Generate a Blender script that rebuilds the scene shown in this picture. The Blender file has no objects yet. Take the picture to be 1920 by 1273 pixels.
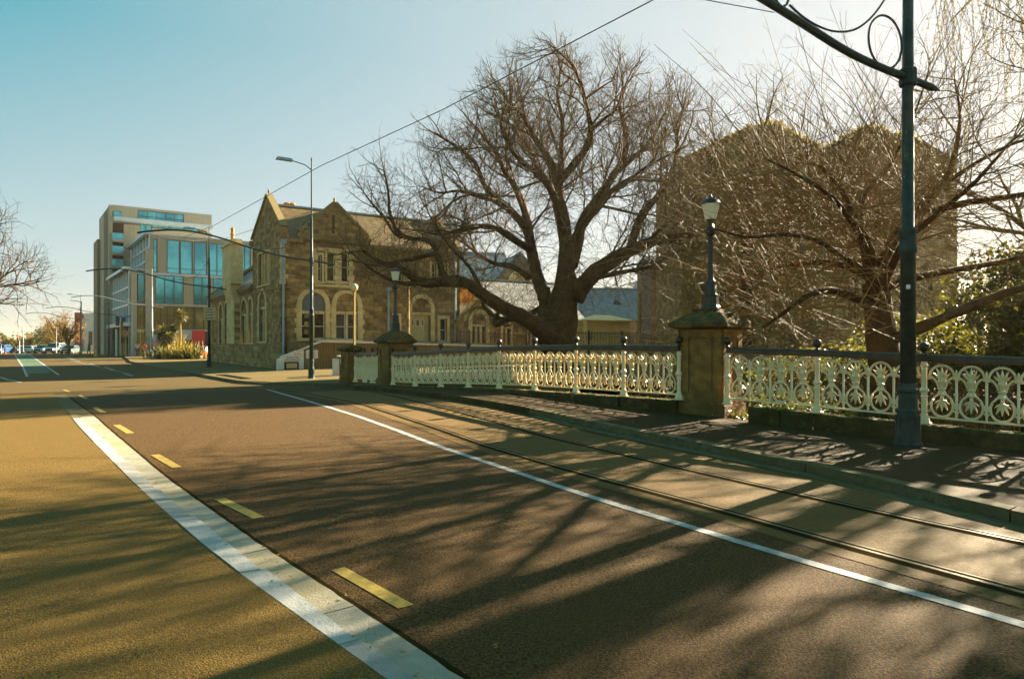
import bpy, math, random
from mathutils import Vector, Matrix, noise
from mathutils.geometry import tessellate_polygon
random.seed(7)
R = math.radians
SC = bpy.context.scene
COL = SC.collection
F = 1280.0          # focal length in photograph pixels
HY = 641.0          # horizon row
EYE = 1.6

# ------------------------------------------------------------------ camera, sky, sun, exposure
cam = bpy.data.cameras.new('camera'); camo = bpy.data.objects.new('camera', cam); COL.objects.link(camo)
camo.location = (0, 0, EYE); camo.rotation_euler = (R(90), 0, 0)
cam.lens = 24.0; cam.sensor_width = 36.0; cam.shift_y = (HY-636.5)/1920.0
cam.clip_end = 6000; cam.clip_start = 0.05
SC.camera = camo
SUN_AZ = 47.0; SUN_EL = 21.0
w = bpy.data.worlds.new('World'); SC.world = w; w.use_nodes = True
nt = w.node_tree; nt.nodes.clear()
sky = nt.nodes.new('ShaderNodeTexSky'); sky.sky_type = 'NISHITA'; sky.sun_disc = False
sky.sun_elevation = R(SUN_EL); sky.sun_rotation = R(SUN_AZ)
sky.air_density = 1.0; sky.dust_density = 0.4; sky.ozone_density = 1.0
# the clear sky, paled by thin high haze: deep teal away from the sun, milky towards it and towards the horizon
geo = nt.nodes.new('ShaderNodeTexCoord')
nrm = nt.nodes.new('ShaderNodeVectorMath'); nrm.operation = 'NORMALIZE'; nt.links.new(geo.outputs['Generated'], nrm.inputs[0])
dot = nt.nodes.new('ShaderNodeVectorMath'); dot.operation = 'DOT_PRODUCT'; nt.links.new(nrm.outputs[0], dot.inputs[0])
dot.inputs[1].default_value = (math.sin(R(SUN_AZ)), math.cos(R(SUN_AZ)), 0.0)
sep = nt.nodes.new('ShaderNodeSeparateXYZ'); nt.links.new(nrm.outputs[0], sep.inputs[0])
m1 = nt.nodes.new('ShaderNodeMapRange'); m1.inputs['From Min'].default_value = .88; m1.inputs['From Max'].default_value = -.02; nt.links.new(dot.outputs['Value'], m1.inputs['Value'])
m2 = nt.nodes.new('ShaderNodeMapRange'); m2.inputs['From Min'].default_value = -.02; m2.inputs['From Max'].default_value = .38; nt.links.new(sep.outputs['Z'], m2.inputs['Value'])
mu = nt.nodes.new('ShaderNodeMath'); mu.operation = 'MULTIPLY'; nt.links.new(m1.outputs[0], mu.inputs[0]); nt.links.new(m2.outputs[0], mu.inputs[1])
hz_ = nt.nodes.new('ShaderNodeMix'); hz_.data_type = 'RGBA'; nt.links.new(mu.outputs[0], hz_.inputs['Factor'])
hz_.inputs['A'].default_value = (1.98, 2.03, 1.95, 1); hz_.inputs['B'].default_value = (.0, 1.08, 1.32, 1)
tint = nt.nodes.new('ShaderNodeMix'); tint.data_type = 'RGBA'; tint.inputs['Factor'].default_value = .90
bg = nt.nodes.new('ShaderNodeBackground'); bg.inputs['Strength'].default_value = 0.05
wo = nt.nodes.new('ShaderNodeOutputWorld')
nt.links.new(sky.outputs[0], tint.inputs['A']); nt.links.new(hz_.outputs['Result'], tint.inputs['B']); nt.links.new(tint.outputs['Result'], bg.inputs['Color'])
nt.links.new(bg.outputs[0], wo.inputs['Surface'])
sl = bpy.data.lights.new('sun', 'SUN'); sl.energy = 5.0; sl.angle = R(0.5); sl.color = (1.0, 0.87, 0.64)
so = bpy.data.objects.new('sun', sl); COL.objects.link(so)
sd = Vector((math.sin(R(SUN_AZ))*math.cos(R(SUN_EL)), math.cos(R(SUN_AZ))*math.cos(R(SUN_EL)), math.sin(R(SUN_EL))))
so.rotation_euler = sd.to_track_quat('Z', 'Y').to_euler()
so.location = sd*50
SC.view_settings.view_transform = 'Standard'
try: SC.view_settings.look = 'None'
except Exception: pass
SC.view_settings.gamma = 1.0; SC.view_settings.use_curve_mapping = False
SC.view_settings.exposure = 2.8

# ------------------------------------------------------------------ helpers
class MB:
    def __init__(s): s.v = []; s.f = []; s.sm = False
    def add(s, vs, fs):
        n = len(s.v); s.v += [tuple(x) for x in vs]; s.f += [tuple(i+n for i in f) for f in fs]; return s
    def box(s, x0, x1, y0, y1, z0, z1):
        return s.add([(x0,y0,z0),(x1,y0,z0),(x1,y1,z0),(x0,y1,z0),(x0,y0,z1),(x1,y0,z1),(x1,y1,z1),(x0,y1,z1)],
                     [(0,3,2,1),(4,5,6,7),(0,1,5,4),(1,2,6,5),(2,3,7,6),(3,0,4,7)])
    def obox(s, c, sx, sy, z0, z1, rz, tx=1.0, ty=1.0):
        cs, sn = math.cos(rz), math.sin(rz); vs = []
        for z, a, b in ((z0,1,1),(z1,tx,ty)):
            for i, j in ((-1,-1),(1,-1),(1,1),(-1,1)):
                x, y = i*sx/2*a, j*sy/2*b
                vs.append((c[0]+x*cs-y*sn, c[1]+x*sn+y*cs, z))
        return s.add(vs, [(0,3,2,1),(4,5,6,7),(0,1,5,4),(1,2,6,5),(2,3,7,6),(3,0,4,7)])
    def bar(s, a, b, w, h):
        a = Vector(a); b = Vector(b); d = (b-a).normalized()
        sd_ = d.cross(Vector((0,0,1)))
        if sd_.length < 1e-4: sd_ = Vector((1,0,0))
        sd_.normalize(); up = sd_.cross(d)
        vs = [p+sd_*i*w/2+up*j*h/2 for p in (a,b) for i, j in ((-1,-1),(1,-1),(1,1),(-1,1))]
        return s.add(vs, [(0,3,2,1),(4,5,6,7),(0,1,5,4),(1,2,6,5),(2,3,7,6),(3,0,4,7)])
    def tube(s, pts, rad, n=6, cap=True):
        pts = [Vector(p) for p in pts]; k = len(pts)
        if not hasattr(rad, '__len__'): rad = [rad]*k
        n0 = len(s.v); ref = None
        for i, p in enumerate(pts):
            d = (pts[min(i+1,k-1)]-pts[max(i-1,0)])
            if d.length < 1e-9: d = Vector((0,0,1))
            d.normalize()
            if ref is None:
                ref = Vector((0,0,1)) if abs(d.z) < .9 else Vector((1,0,0))
            u = ref - d*ref.dot(d)
            if u.length < 1e-6: u = Vector((0,1,0)) - d*d.y
            u.normalize(); v = d.cross(u); ref = u
            for j in range(n):
                a = 2*math.pi*j/n; q = p+(u*math.cos(a)+v*math.sin(a))*rad[i]
                s.v.append((q.x, q.y, q.z))
        for i in range(k-1):
            for j in range(n):
                a = n0+i*n+j; b = n0+i*n+(j+1) % n
                s.f.append((a, b, b+n, a+n))
        if cap:
            s.f.append(tuple(n0+j for j in reversed(range(n)))); s.f.append(tuple(n0+(k-1)*n+j for j in range(n)))
        return s
    def lathe(s, prof, c=(0,0,0), n=12, ax='z'):
        n0 = len(s.v)
        for r, z in prof:
            for j in range(n):
                a = 2*math.pi*(j+.5)/n
                s.v.append((c[0]+r*math.cos(a), c[1]+r*math.sin(a), c[2]+z))
        for i in range(len(prof)-1):
            for j in range(n):
                a = n0+i*n+j; b = n0+i*n+(j+1) % n
                s.f.append((a, b, b+n, a+n))
        s.f.append(tuple(n0+j for j in reversed(range(n)))); s.f.append(tuple(n0+(len(prof)-1)*n+j for j in range(n)))
        return s
    def sphere(s, c, r, n=10, m=6, sz=1.0):
        return s.lathe([(max(1e-3, r*math.sin(math.pi*i/m)), -r*sz*math.cos(math.pi*i/m)) for i in range(m+1)], c, n)
    def prism(s, poly, fn, d):
        """poly = 2d outline (ccw), fn(a,b,depth)->xyz; extruded from depth 0 to d"""
        k = len(poly); n0 = len(s.v)
        tri = tessellate_polygon([[Vector((a, b, 0)) for a, b in poly]])
        for dd in (0, d):
            for a, b in poly: s.v.append(tuple(fn(a, b, dd)))
        for t in tri:
            s.f.append(tuple(n0+i for i in t)); s.f.append(tuple(n0+k+i for i in reversed(t)))
        for i in range(k):
            j = (i+1) % k; s.f.append((n0+i, n0+j, n0+k+j, n0+k+i))
        return s
    def build(s, name, mat, parent=None, smooth=False, kind=None, label=None):
        me = bpy.data.meshes.new(name); me.from_pydata(s.v, [], s.f)
        if smooth: me.polygons.foreach_set('use_smooth', [True]*len(me.polygons))
        me.materials.append(mat); me.update()
        o = bpy.data.objects.new(name, me); COL.objects.link(o)
        if parent is not None: o.parent = parent
        if kind: o['kind'] = kind
        if label: o['label'] = label
        return o
def fixnormals(o):
    import bmesh
    bm = bmesh.new(); bm.from_mesh(o.data); bmesh.ops.recalc_face_normals(bm, faces=bm.faces); bm.to_mesh(o.data); bm.free()
def inst(src, parent=None, loc=None, rz=None, name=None):
    o = src.copy(); COL.objects.link(o); o.parent = parent
    if loc is not None: o.location = loc
    if rz is not None: o.rotation_euler = (0, 0, rz)
    return o
def tag(o, label=None, cat=None, group=None, kind=None):
    if label: o['label'] = label
    if cat: o['category'] = cat
    if group: o['group'] = group
    if kind: o['kind'] = kind
    return o
def thing(name, label, cat, loc=(0,0,0), rz=0, group=None):
    o = bpy.data.objects.new(name, None); COL.objects.link(o); o.location = loc; o.rotation_euler = (0,0,rz)
    o.empty_display_size = .3
    return tag(o, label, cat, group)
def copy_tree(o, parent=None):
    c = o.copy(); COL.objects.link(c)
    if parent is not None: c.parent = parent
    for ch in [x for x in bpy.data.objects if x.parent == o]:
        copy_tree(ch, c)
    return c
def struct(name, mb, mat, kind='structure', smooth=False): return mb.build(name, mat, None, smooth, kind)
def text_part(name, body, size, mat, parent, M, ext=.004, sx=1.0):
    c = bpy.data.curves.new(name, 'FONT'); c.body = body; c.size = size; c.extrude = ext; c.align_x = 'CENTER'; c.align_y = 'CENTER'
    t = bpy.data.objects.new(name, c); COL.objects.link(t)
    me = bpy.data.meshes.new_from_object(t); bpy.data.objects.remove(t)
    me.transform(M @ Matrix.Diagonal((sx,1,1,1))); me.materials.clear(); me.materials.append(mat)
    o = bpy.data.objects.new(name, me); COL.objects.link(o); o.parent = parent
    return o

# ------------------------------------------------------------------ materials
def film(c):
    """pull earthy colours towards the warm print the photograph has; neutral and cold ones stay"""
    if c is None or c[2] > c[0]: return c
    k = min(1.0, max(0.0, (1-c[2]/max(c[0],1e-4)-.16)/.30))
    return (c[0], c[1]*(1-.17*k), c[2]*(1-.55*k))
def mat(name, c1, c2=None, scale=4.0, rough=.8, bump=0.0, bscale=None, metal=0.0, detail=6, spec=.5, c3=None, s3=.4, stretch=None, lo=.35, hi=.65, mixk=1.0):
    c1 = film(c1); c2 = film(c2); c3 = film(c3)
    m = bpy.data.materials.new(name); m.use_nodes = True; n = m.node_tree; L = n.links
    b = n.nodes['Principled BSDF']; b.inputs['Roughness'].default_value = rough; b.inputs['Metallic'].default_value = metal
    b.inputs['Specular IOR Level'].default_value = spec
    b.inputs['Base Color'].default_value = (*c1, 1)
    if c2 or bump:
        tc = n.nodes.new('ShaderNodeTexCoord'); src = tc.outputs['Object']
        if stretch:
            mp = n.nodes.new('ShaderNodeMapping'); mp.inputs['Scale'].default_value = stretch; L.new(src, mp.inputs[0]); src = mp.outputs[0]
    if c2:
        nz = n.nodes.new('ShaderNodeTexNoise'); nz.inputs['Scale'].default_value = scale; nz.inputs['Detail'].default_value = detail; nz.inputs['Roughness'].default_value = .65
        L.new(src, nz.inputs['Vector'])
        rp = n.nodes.new('ShaderNodeValToRGB'); rp.color_ramp.elements[0].position = lo; rp.color_ramp.elements[1].position = hi
        rp.color_ramp.elements[0].color = (*c1, 1); rp.color_ramp.elements[1].color = (*c2, 1)
        L.new(nz.outputs['Fac'], rp.inputs[0]); out = rp.outputs[0]
        if c3:
            n3 = n.nodes.new('ShaderNodeTexNoise'); n3.inputs['Scale'].default_value = s3; n3.inputs['Detail'].default_value = 4
            L.new(tc.outputs['Object'], n3.inputs['Vector'])
            r3 = n.nodes.new('ShaderNodeValToRGB'); r3.color_ramp.elements[0].position = .42; r3.color_ramp.elements[1].position = .68
            L.new(n3.outputs['Fac'], r3.inputs[0])
            r3.color_ramp.elements[1].color = (mixk,mixk,mixk,1)
            mx = n.nodes.new('ShaderNodeMix'); mx.data_type = 'RGBA'; L.new(r3.outputs[0], mx.inputs['Factor'])
            L.new(out, mx.inputs['A']); mx.inputs['B'].default_value = (*c3, 1); out = mx.outputs['Result']
        L.new(out, b.inputs['Base Color'])
    if bump:
        bn = n.nodes.new('ShaderNodeTexNoise'); bn.inputs['Scale'].default_value = bscale or scale*3; bn.inputs['Detail'].default_value = 5
        L.new(src, bn.inputs['Vector'])
        bu = n.nodes.new('ShaderNodeBump'); bu.inputs['Strength'].default_value = min(1, bump); bu.inputs['Distance'].default_value = .02
        L.new(bn.outputs['Fac'], bu.inputs['Height']); L.new(bu.outputs[0], b.inputs['Normal'])
    return m
def brickmat(name, c1, c2, cm, bw=.6, bh=.3, mortar=.015, rough=.9, bump=.6, var=(.12,.09,.05), gap_mix=None):
    c1 = film(c1); c2 = film(c2); cm = film(cm)
    m = bpy.data.materials.new(name); m.use_nodes = True; n = m.node_tree; L = n.links
    b = n.nodes['Principled BSDF']; b.inputs['Roughness'].default_value = rough; b.inputs['Specular IOR Level'].default_value = .3
    tc = n.nodes.new('ShaderNodeTexCoord'); sp = n.nodes.new('ShaderNodeSeparateXYZ'); L.new(tc.outputs['Object'], sp.inputs[0])
    ad = n.nodes.new('ShaderNodeMath'); L.new(sp.outputs[0], ad.inputs[0]); L.new(sp.outputs[1], ad.inputs[1])
    cb = n.nodes.new('ShaderNodeCombineXYZ'); L.new(ad.outputs[0], cb.inputs[0]); L.new(sp.outputs[2], cb.inputs[1])
    # wobble so that courses are uneven
    wz = n.nodes.new('ShaderNodeTexNoise'); wz.inputs['Scale'].default_value = 1.3; L.new(cb.outputs[0], wz.inputs['Vector'])
    mm = n.nodes.new('ShaderNodeVectorMath'); mm.operation = 'SCALE'; mm.inputs['Scale'].default_value = bh*.5; L.new(wz.outputs['Color'], mm.inputs[0])
    va = n.nodes.new('ShaderNodeVectorMath'); L.new(cb.outputs[0], va.inputs[0]); L.new(mm.outputs[0], va.inputs[1])
    br = n.nodes.new('ShaderNodeTexBrick'); br.inputs['Scale'].default_value = 1.0
    br.inputs['Brick Width'].default_value = bw; br.inputs['Row Height'].default_value = bh; br.inputs['Mortar Size'].default_value = mortar
    br.inputs['Mortar Smooth'].default_value = .4; br.inputs['Color1'].default_value = (*c1,1); br.inputs['Color2'].default_value = (*c2,1); br.inputs['Mortar'].default_value = (*cm,1)
    L.new(va.outputs[0], br.inputs['Vector'])
    nz = n.nodes.new('ShaderNodeTexNoise'); nz.inputs['Scale'].default_value = 2.2; nz.inputs['Detail'].default_value = 8; L.new(tc.outputs['Object'], nz.inputs['Vector'])
    rp = n.nodes.new('ShaderNodeValToRGB'); rp.color_ramp.elements[0].position = .35; rp.color_ramp.elements[1].position = .7
    rp.color_ramp.elements[0].color = (.45,.42,.38,1); rp.color_ramp.elements[1].color = (1.25,1.2,1.1,1)
    L.new(nz.outputs['Fac'], rp.inputs[0])
    mx = n.nodes.new('ShaderNodeMix'); mx.data_type = 'RGBA'; mx.blend_type = 'MULTIPLY'; mx.inputs['Factor'].default_value = .8
    L.new(br.outputs['Color'], mx.inputs['A']); L.new(rp.outputs[0], mx.inputs['B']); L.new(mx.outputs['Result'], b.inputs['Base Color'])
    sc = n.nodes.new('ShaderNodeMath'); sc.operation = 'MULTIPLY_ADD'; sc.inputs[1].default_value = -1.0
    nb = n.nodes.new('ShaderNodeTexNoise'); nb.inputs['Scale'].default_value = 9; L.new(tc.outputs['Object'], nb.inputs['Vector'])
    L.new(br.outputs['Fac'], sc.inputs[0]); L.new(nb.outputs['Fac'], sc.inputs[2])
    bu = n.nodes.new('ShaderNodeBump'); bu.inputs['Strength'].default_value = bump; bu.inputs['Distance'].default_value = .05
    L.new(sc.outputs[0], bu.inputs['Height']); L.new(bu.outputs[0], b.inputs['Normal'])
    return m

M = {}
M['asphalt']   = mat('asphalt', (0.0245, 0.0156, 0.0080), (0.1542, 0.0980, 0.0504), 60, .85, .7, 90, c3=(0.0876, 0.0555, 0.0293), s3=.35, lo=.41, hi=.61, mixk=.4, spec=.12)
M['asphalt_far'] = mat('old asphalt', (0.069, 0.053, 0.030), (0.110, 0.085, 0.049), 30, .85, .5, 60, c3=(0.099, 0.078, 0.042), s3=.2, spec=.12)
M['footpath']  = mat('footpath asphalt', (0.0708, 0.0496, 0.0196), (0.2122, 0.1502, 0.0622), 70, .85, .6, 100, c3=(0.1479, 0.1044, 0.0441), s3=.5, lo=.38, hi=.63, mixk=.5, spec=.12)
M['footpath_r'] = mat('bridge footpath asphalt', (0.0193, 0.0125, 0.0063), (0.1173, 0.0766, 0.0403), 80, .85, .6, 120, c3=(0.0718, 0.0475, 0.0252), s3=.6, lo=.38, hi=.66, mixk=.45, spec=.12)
M['paving']    = mat('pale paving', (0.1179, 0.0959, 0.0572), (0.1566, 0.1311, 0.0792), 8, .85, .3, 30, spec=.12)
M['track_bed'] = mat('track concrete', (0.1061, 0.0717, 0.0366), (0.1759, 0.1206, 0.0619), 24, .8, .5, 60, c3=(0.1280, 0.0861, 0.0430), s3=.7, spec=.12)
M['concrete']  = mat('kerb concrete', (0.2033, 0.1980, 0.1734), (0.2992, 0.2869, 0.2517), 5, .8, .3, 60, c3=(0.2517, 0.2394, 0.2033), s3=.9)
M['old_kerb']  = mat('bluestone kerb', (0.086, 0.076, 0.054), (0.184, 0.162, 0.114), 7, .85, .6, 30, c3=(0.119, 0.103, 0.065), s3=.9, spec=.12)
M['white_paint'] = mat('road paint white', (0.2992, 0.2948, 0.2728), (0.4048, 0.4004, 0.3696), 25, .7, .2, 60, c3=(0.1144, 0.1012, 0.0792), s3=16, mixk=.55)
M['yellow_paint'] = mat('road paint yellow', (.28,.215,.035), (.40,.32,.06), 18, .7, .2, 60, c3=(.10,.075,.03), s3=14, mixk=.5)
M['green_paint'] = mat('cycle lane green', (0.0336, 0.0720, 0.0336), (0.0528, 0.1008, 0.0480), 3, .8, .2, 30)
M['rail_steel'] = mat('rail steel', (.15,.125,.09), (.24,.20,.15), 12, .55, .1, metal=.2, spec=.2)
M['groove']    = mat('rail groove', (.030,.024,.016), rough=1.0, spec=0.0)
M['cream_iron'] = mat('cream painted iron', (.86,.75,.545), (.90,.805,.61), 6, .27, .15, 30, c3=(.74,.58,.40), s3=3, spec=.6)
M['bronze']    = mat('dark handrail', (.035,.026,.018), (.07,.055,.038), 7, .32, .1, 30, metal=.3)
M['sandstone'] = mat('weathered sandstone', (.17,.105,.048), (.34,.215,.10), 5, .92, .9, 22, c3=(.12,.08,.04), s3=1.1, spec=.2)
M['capstone']  = mat('mossy capstone', (.065,.047,.024), (.19,.145,.08), 7, .95, 1.0, 18, c3=(.06,.05,.02), s3=2.0, spec=.15)
M['plinthstone'] = mat('plinth stone', (.050,.036,.019), (.115,.085,.050), 6, .93, 1.0, 20, c3=(.050,.046,.018), s3=1.6, spec=.12)
M['moss']      = mat('moss', (.10,.11,.012), (.25,.23,.03), 9, .95, 1.0, 40)
M['pole_green'] = mat('deep green pole paint', (.022,.032,.022), (.048,.062,.044), 6, .55, .3, 60, spec=.25)
M['pole_dark'] = mat('dark green iron', (.010,.028,.022), (.018,.045,.036), 6, .45, .1, 40, spec=.25)
M['lamp_black'] = mat('black lamp iron', (.022,.018,.012), (.045,.036,.024), 9, .4, .2, 40)
M['steel_grey'] = mat('galvanised steel', (.30,.31,.30), (.42,.43,.41), 5, .5, .1, metal=.4)
M['wire']      = mat('wire', (.02,.02,.02), rough=.6)
M['lamp_glass'] = mat('frosted lamp glass', (.78,.74,.56), (.86,.82,.66), 12, .25, spec=.6)
M['globe']     = mat('lamp globe', (.55,.50,.34), (.70,.64,.45), 6, .15, spec=.8)
M['bark']      = mat('bark', (.075,.048,.022), (.19,.125,.060), 6, .95, 1.0, 18, c3=(.10,.085,.03), s3=1.5, stretch=(1,1,.35))
M['bark_twig'] = mat('twig bark', (0.0978, 0.0626, 0.0280), (0.2070, 0.1318, 0.0600), 3, .85, .3, 20, spec=.2)
M['pale_twig'] = mat('smooth golden brown twig', (0.1440, 0.0945, 0.0450), (0.2970, 0.2115, 0.1035), 1.5, .68, .2, 20, spec=.22)
M['dark_bark'] = mat('dark bark', (0.0331, 0.0188, 0.0092), (0.0943, 0.0540, 0.0260), 7, .9, 1.0, 11, c3=(0.0971, 0.0607, 0.0270), s3=2, stretch=(1,1,.3), spec=.2)
M['tan_twig']  = mat('tan twig', (.25,.17,.06), (.40,.29,.12), 1.0, .8)
M['mauve_twig'] = mat('mauve twig', (.050,.038,.032), (.095,.068,.054), 1.0, .85, spec=.15)
def leafmat(name, c1, c2, s=1.2, tr=.35):
    m = mat(name, c1, c2, s, .55)
    n = m.node_tree; b = n.nodes['Principled BSDF']; out = n.nodes['Material Output']
    t = n.nodes.new('ShaderNodeBsdfTranslucent'); t.inputs['Color'].default_value = (c2[0]*1.5, c2[1]*1.5, c2[2]*.9, 1)
    ms = n.nodes.new('ShaderNodeMixShader'); ms.inputs[0].default_value = tr
    n.links.new(b.outputs[0], ms.inputs[1]); n.links.new(t.outputs[0], ms.inputs[2]); n.links.new(ms.outputs[0], out.inputs['Surface'])
    return m
M['leaf_dark'] = leafmat('dark leaf', (.020,.028,.006), (.075,.080,.018))
M['leaf_yellow'] = leafmat('yellow green leaf', (0.0420, 0.0465, 0.0045), (0.0922, 0.0840, 0.0128))
M['leaf_olive'] = leafmat('olive leaf', (0.0480, 0.0528, 0.0120), (0.1248, 0.1152, 0.0288))
M['leaf_gold'] = leafmat('gold leaf', (0.150, 0.102, 0.014), (0.286, 0.211, 0.034))
M['ivy']       = leafmat('ivy leaf', (0.1584, 0.1295, 0.0536), (0.4108, 0.3264, 0.1429), 1.6, .25)
M['willow']    = leafmat('willow leaf', (.15,.13,.07), (.24,.21,.11), 2, .18)
M['grass']     = mat('grass bank', (0.029, 0.031, 0.006), (0.077, 0.072, 0.014), 3, .95, 1.0, 12, c3=(0.043, 0.036, 0.010), s3=.6, spec=.12)
M['earth']     = mat('ground', (0.084, 0.070, 0.038), (0.133, 0.112, 0.063), .6, .95, .3, 4)
M['water']     = mat('river water', (.02,.025,.015), rough=.08, bump=.3, bscale=3)
M['stone']     = brickmat('dark volcanic stone', (0.2065, 0.1475, 0.1003), (0.4720, 0.3599, 0.2419), (0.2832, 0.2242, 0.1534), .62, .27, .016, bump=.9)
M['stone_far'] = brickmat('distant stone', (.16,.145,.12), (.23,.21,.175), (.13,.12,.10), .62, .27, .012)
M['channel'] = mat('creamy cast channel', (.27,.24,.185), (.38,.345,.275), 6, .8, .3, 60, c3=(.30,.26,.19), s3=1.6)
M['channel_b'] = mat('creamy cast channel greyer', (.24,.22,.18), (.34,.315,.26), 6, .8, .3, 60, c3=(.27,.245,.19), s3=1.3)
M['concrete_b'] = mat('kerb concrete greyer', (0.2112, 0.2068, 0.1892), (0.3168, 0.3080, 0.2772), 5, .8, .3, 60, c3=(0.2552, 0.2464, 0.2156), s3=1.1)
M['concrete_c'] = mat('kerb concrete paler', (0.2816, 0.2728, 0.2464), (0.3872, 0.3784, 0.3432), 4, .8, .3, 60, c3=(0.3256, 0.3168, 0.2816), s3=.7)
M['stone_base'] = brickmat('plinth rubble stone', (0.2530, 0.1898, 0.1207), (0.5060, 0.3967, 0.2587), (0.2300, 0.1840, 0.1207), .9, .42, .022, bump=.9)
M['limestone'] = mat('limestone dressing', (0.5980, 0.4928, 0.3307), (0.7800, 0.6656, 0.4860), 5, .85, .4, 25, c3=(0.5200, 0.4224, 0.2700), s3=1.3)
M['slate_lit'] = brickmat('sunlit roof slates', (0.1239, 0.0958, 0.0523), (0.1800, 0.1423, 0.0803), (0.0678, 0.0523, 0.0310), .35, .16, .02, .6, .5)  # sunny-slope copy of the slates, sunlight put into the colour
M['slate_dark'] = brickmat('blue slates', (.060,.065,.062), (.095,.098,.09), (.04,.04,.04), .35, .16, .015, .5, .4)  # dark slates, also the painted shade-side copy of the main roof
M['slate_blue'] = brickmat('blue slate roof', (.085,.150,.190), (.115,.190,.230), (.07,.12,.15), .4, .18, .012, .45, .3)
M['slate_grey'] = brickmat('grey slate roof', (.20,.20,.19), (.27,.27,.25), (.14,.14,.14), .4, .18, .012, .45, .3)
M['coping']    = mat('coping stone', (0.2024, 0.1549, 0.0810), (0.2825, 0.2218, 0.1214), 5, .85, .4, 25)
M['terracotta'] = mat('terracotta pot', (.38,.17,.04), (.50,.26,.07), 6, .8)
M['win_dark']  = mat('dark window glass', (.022,.016,.010), (.045,.032,.02), 1.5, .12, spec=.6)
M['win_green'] = mat('window glass painted garden reflection', (.05,.055,.012), (.11,.11,.03), 4, .12, spec=.6)  # garden reflection put into the pane colour
M['blind']     = mat('grey board', (.10,.10,.095), (.14,.14,.13), 4, .7)
M['white_wood'] = mat('white sash paint', (.62,.57,.43), (.72,.67,.52), 4, .5)
M['cream_door'] = mat('cream door paint', (.50,.45,.27), (.60,.54,.35), 3, .5)
M['rib_concrete'] = mat('weathered ribbed concrete', (0.1950, 0.1430, 0.0845), (0.4030, 0.3185, 0.1950), 2.2, .9, .6, 14, stretch=(4,4,.5))
M['white_render'] = mat('white painted render', (.60,.57,.48), (.74,.71,.62), 3, .75, .2, 20)
M['downpipe']  = mat('blue grey downpipe', (.24,.29,.30), (.30,.35,.36), 4, .5)
M['cladding']  = mat('taupe cladding', (.30,.265,.215), (.36,.32,.265), .8, .6, stretch=(3,3,.3))
M['cladding_dark'] = mat('dark brown cladding', (.16,.13,.09), (.20,.165,.12), .8, .7, stretch=(3,3,.3))
M['cladding_grey'] = mat('grey cladding', (.36,.33,.27), (.42,.39,.32), .8, .5)
M['alu']       = mat('pale aluminium', (.46,.50,.49), (.56,.60,.58), 1, .35, metal=.3)
M['teal_glass'] = mat('teal curtain glass', (.03,.29,.36), (.12,.56,.62), .22, .10, metal=.55, spec=.7, detail=3, lo=.42, hi=.58)
M['tree_reflection_glass'] = mat('shopfront glass', (.10,.10,.035), (.30,.30,.13), .35, .15, metal=.3, spec=.7)  # reflections of greenish trees put into the glass colour
M['dark_metal'] = mat('dark frame metal', (.03,.03,.028), rough=.5)
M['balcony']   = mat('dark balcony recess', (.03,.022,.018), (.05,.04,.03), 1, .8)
M['tower_concrete'] = mat('tower column concrete', (.33,.30,.24), (.40,.36,.30), 2, .8)
M['red_sign']  = mat('red sign panel', (.62,.012,.03), rough=.5)
M['rust_panel'] = mat('rust red panel', (.30,.045,.012), (.42,.065,.02), .4, .7)
M['white_wall'] = mat('pale wall', (.58,.58,.55), (.66,.66,.62), .3, .7)
M['grey_sign'] = mat('grey sign panel', (.42,.40,.38), rough=.5)
M['blue_panel'] = mat('pale blue hoarding', (.30,.42,.46), (.38,.50,.52), .6, .6)
M['red_text']  = mat('red lettering', (.60,.03,.03), rough=.6)
M['orange_text'] = mat('orange lettering', (.65,.16,.05), rough=.6)
M['black_text'] = mat('brown black lettering', (.05,.03,.02), rough=.6)
M['graffiti']  = mat('graffiti paint', (.13,.055,.03), rough=.6)
M['pale_tag']  = mat('pale tag paint', (.35,.34,.30), rough=.6)
M['sticker']   = mat('white sticker', (.7,.68,.6), rough=.5)
M['cream_wall'] = mat('cream kiosk wall', (0.6400, 0.5120, 0.2890), (0.7520, 0.6160, 0.3655), 2, .8)
M['cream_roof'] = mat('cream kiosk roof', (0.6600, 0.5520, 0.3240), (0.7440, 0.6240, 0.3840), 2, .6)
M['yellow_pole'] = mat('yellow pole', (.75,.50,.02), rough=.45)
M['signal_black'] = mat('signal black', (.02,.012,.010), rough=.5)
M['fence_black'] = mat('black fence paint', (.020,.018,.014), rough=.5)
M['timber']    = mat('pale timber', (.34,.26,.12), (.44,.34,.17), 4, .8)
M['sign_face'] = mat('beige sign face', (.50,.41,.28), (.56,.46,.32), 4, .6)
M['blue_sign'] = mat('blue street sign', (.08,.22,.34), rough=.5)
M['skin']      = mat('skin', (.38,.22,.14), rough=.6)
M['shirt_grey'] = mat('pale shirt', (.50,.42,.38), (.58,.5,.46), 6, .8)
M['shirt_red'] = mat('red shirt', (.55,.04,.02), rough=.8)
M['trousers_blue'] = mat('blue jeans', (.06,.08,.13), rough=.85)
M['trousers_dark'] = mat('dark trousers', (.02,.02,.025), rough=.85)
M['hair']      = mat('dark hair', (.02,.012,.01), rough=.7)
M['car_teal']  = mat('teal car paint', (.05,.17,.18), rough=.25, metal=.3)
M['car_silver'] = mat('silver car paint', (.32,.38,.38), rough=.25, metal=.5)
M['car_grey']  = mat('grey car paint', (.12,.15,.15), rough=.25, metal=.4)
M['car_white'] = mat('white car paint', (.62,.60,.55), rough=.25)
M['car_orange'] = mat('orange car paint', (.55,.12,.02), rough=.25)
M['car_blue']  = mat('blue car paint', (.03,.10,.25), rough=.25, metal=.2)
M['car_glass'] = mat('car glass', (.02,.045,.05), rough=.08)
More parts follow.
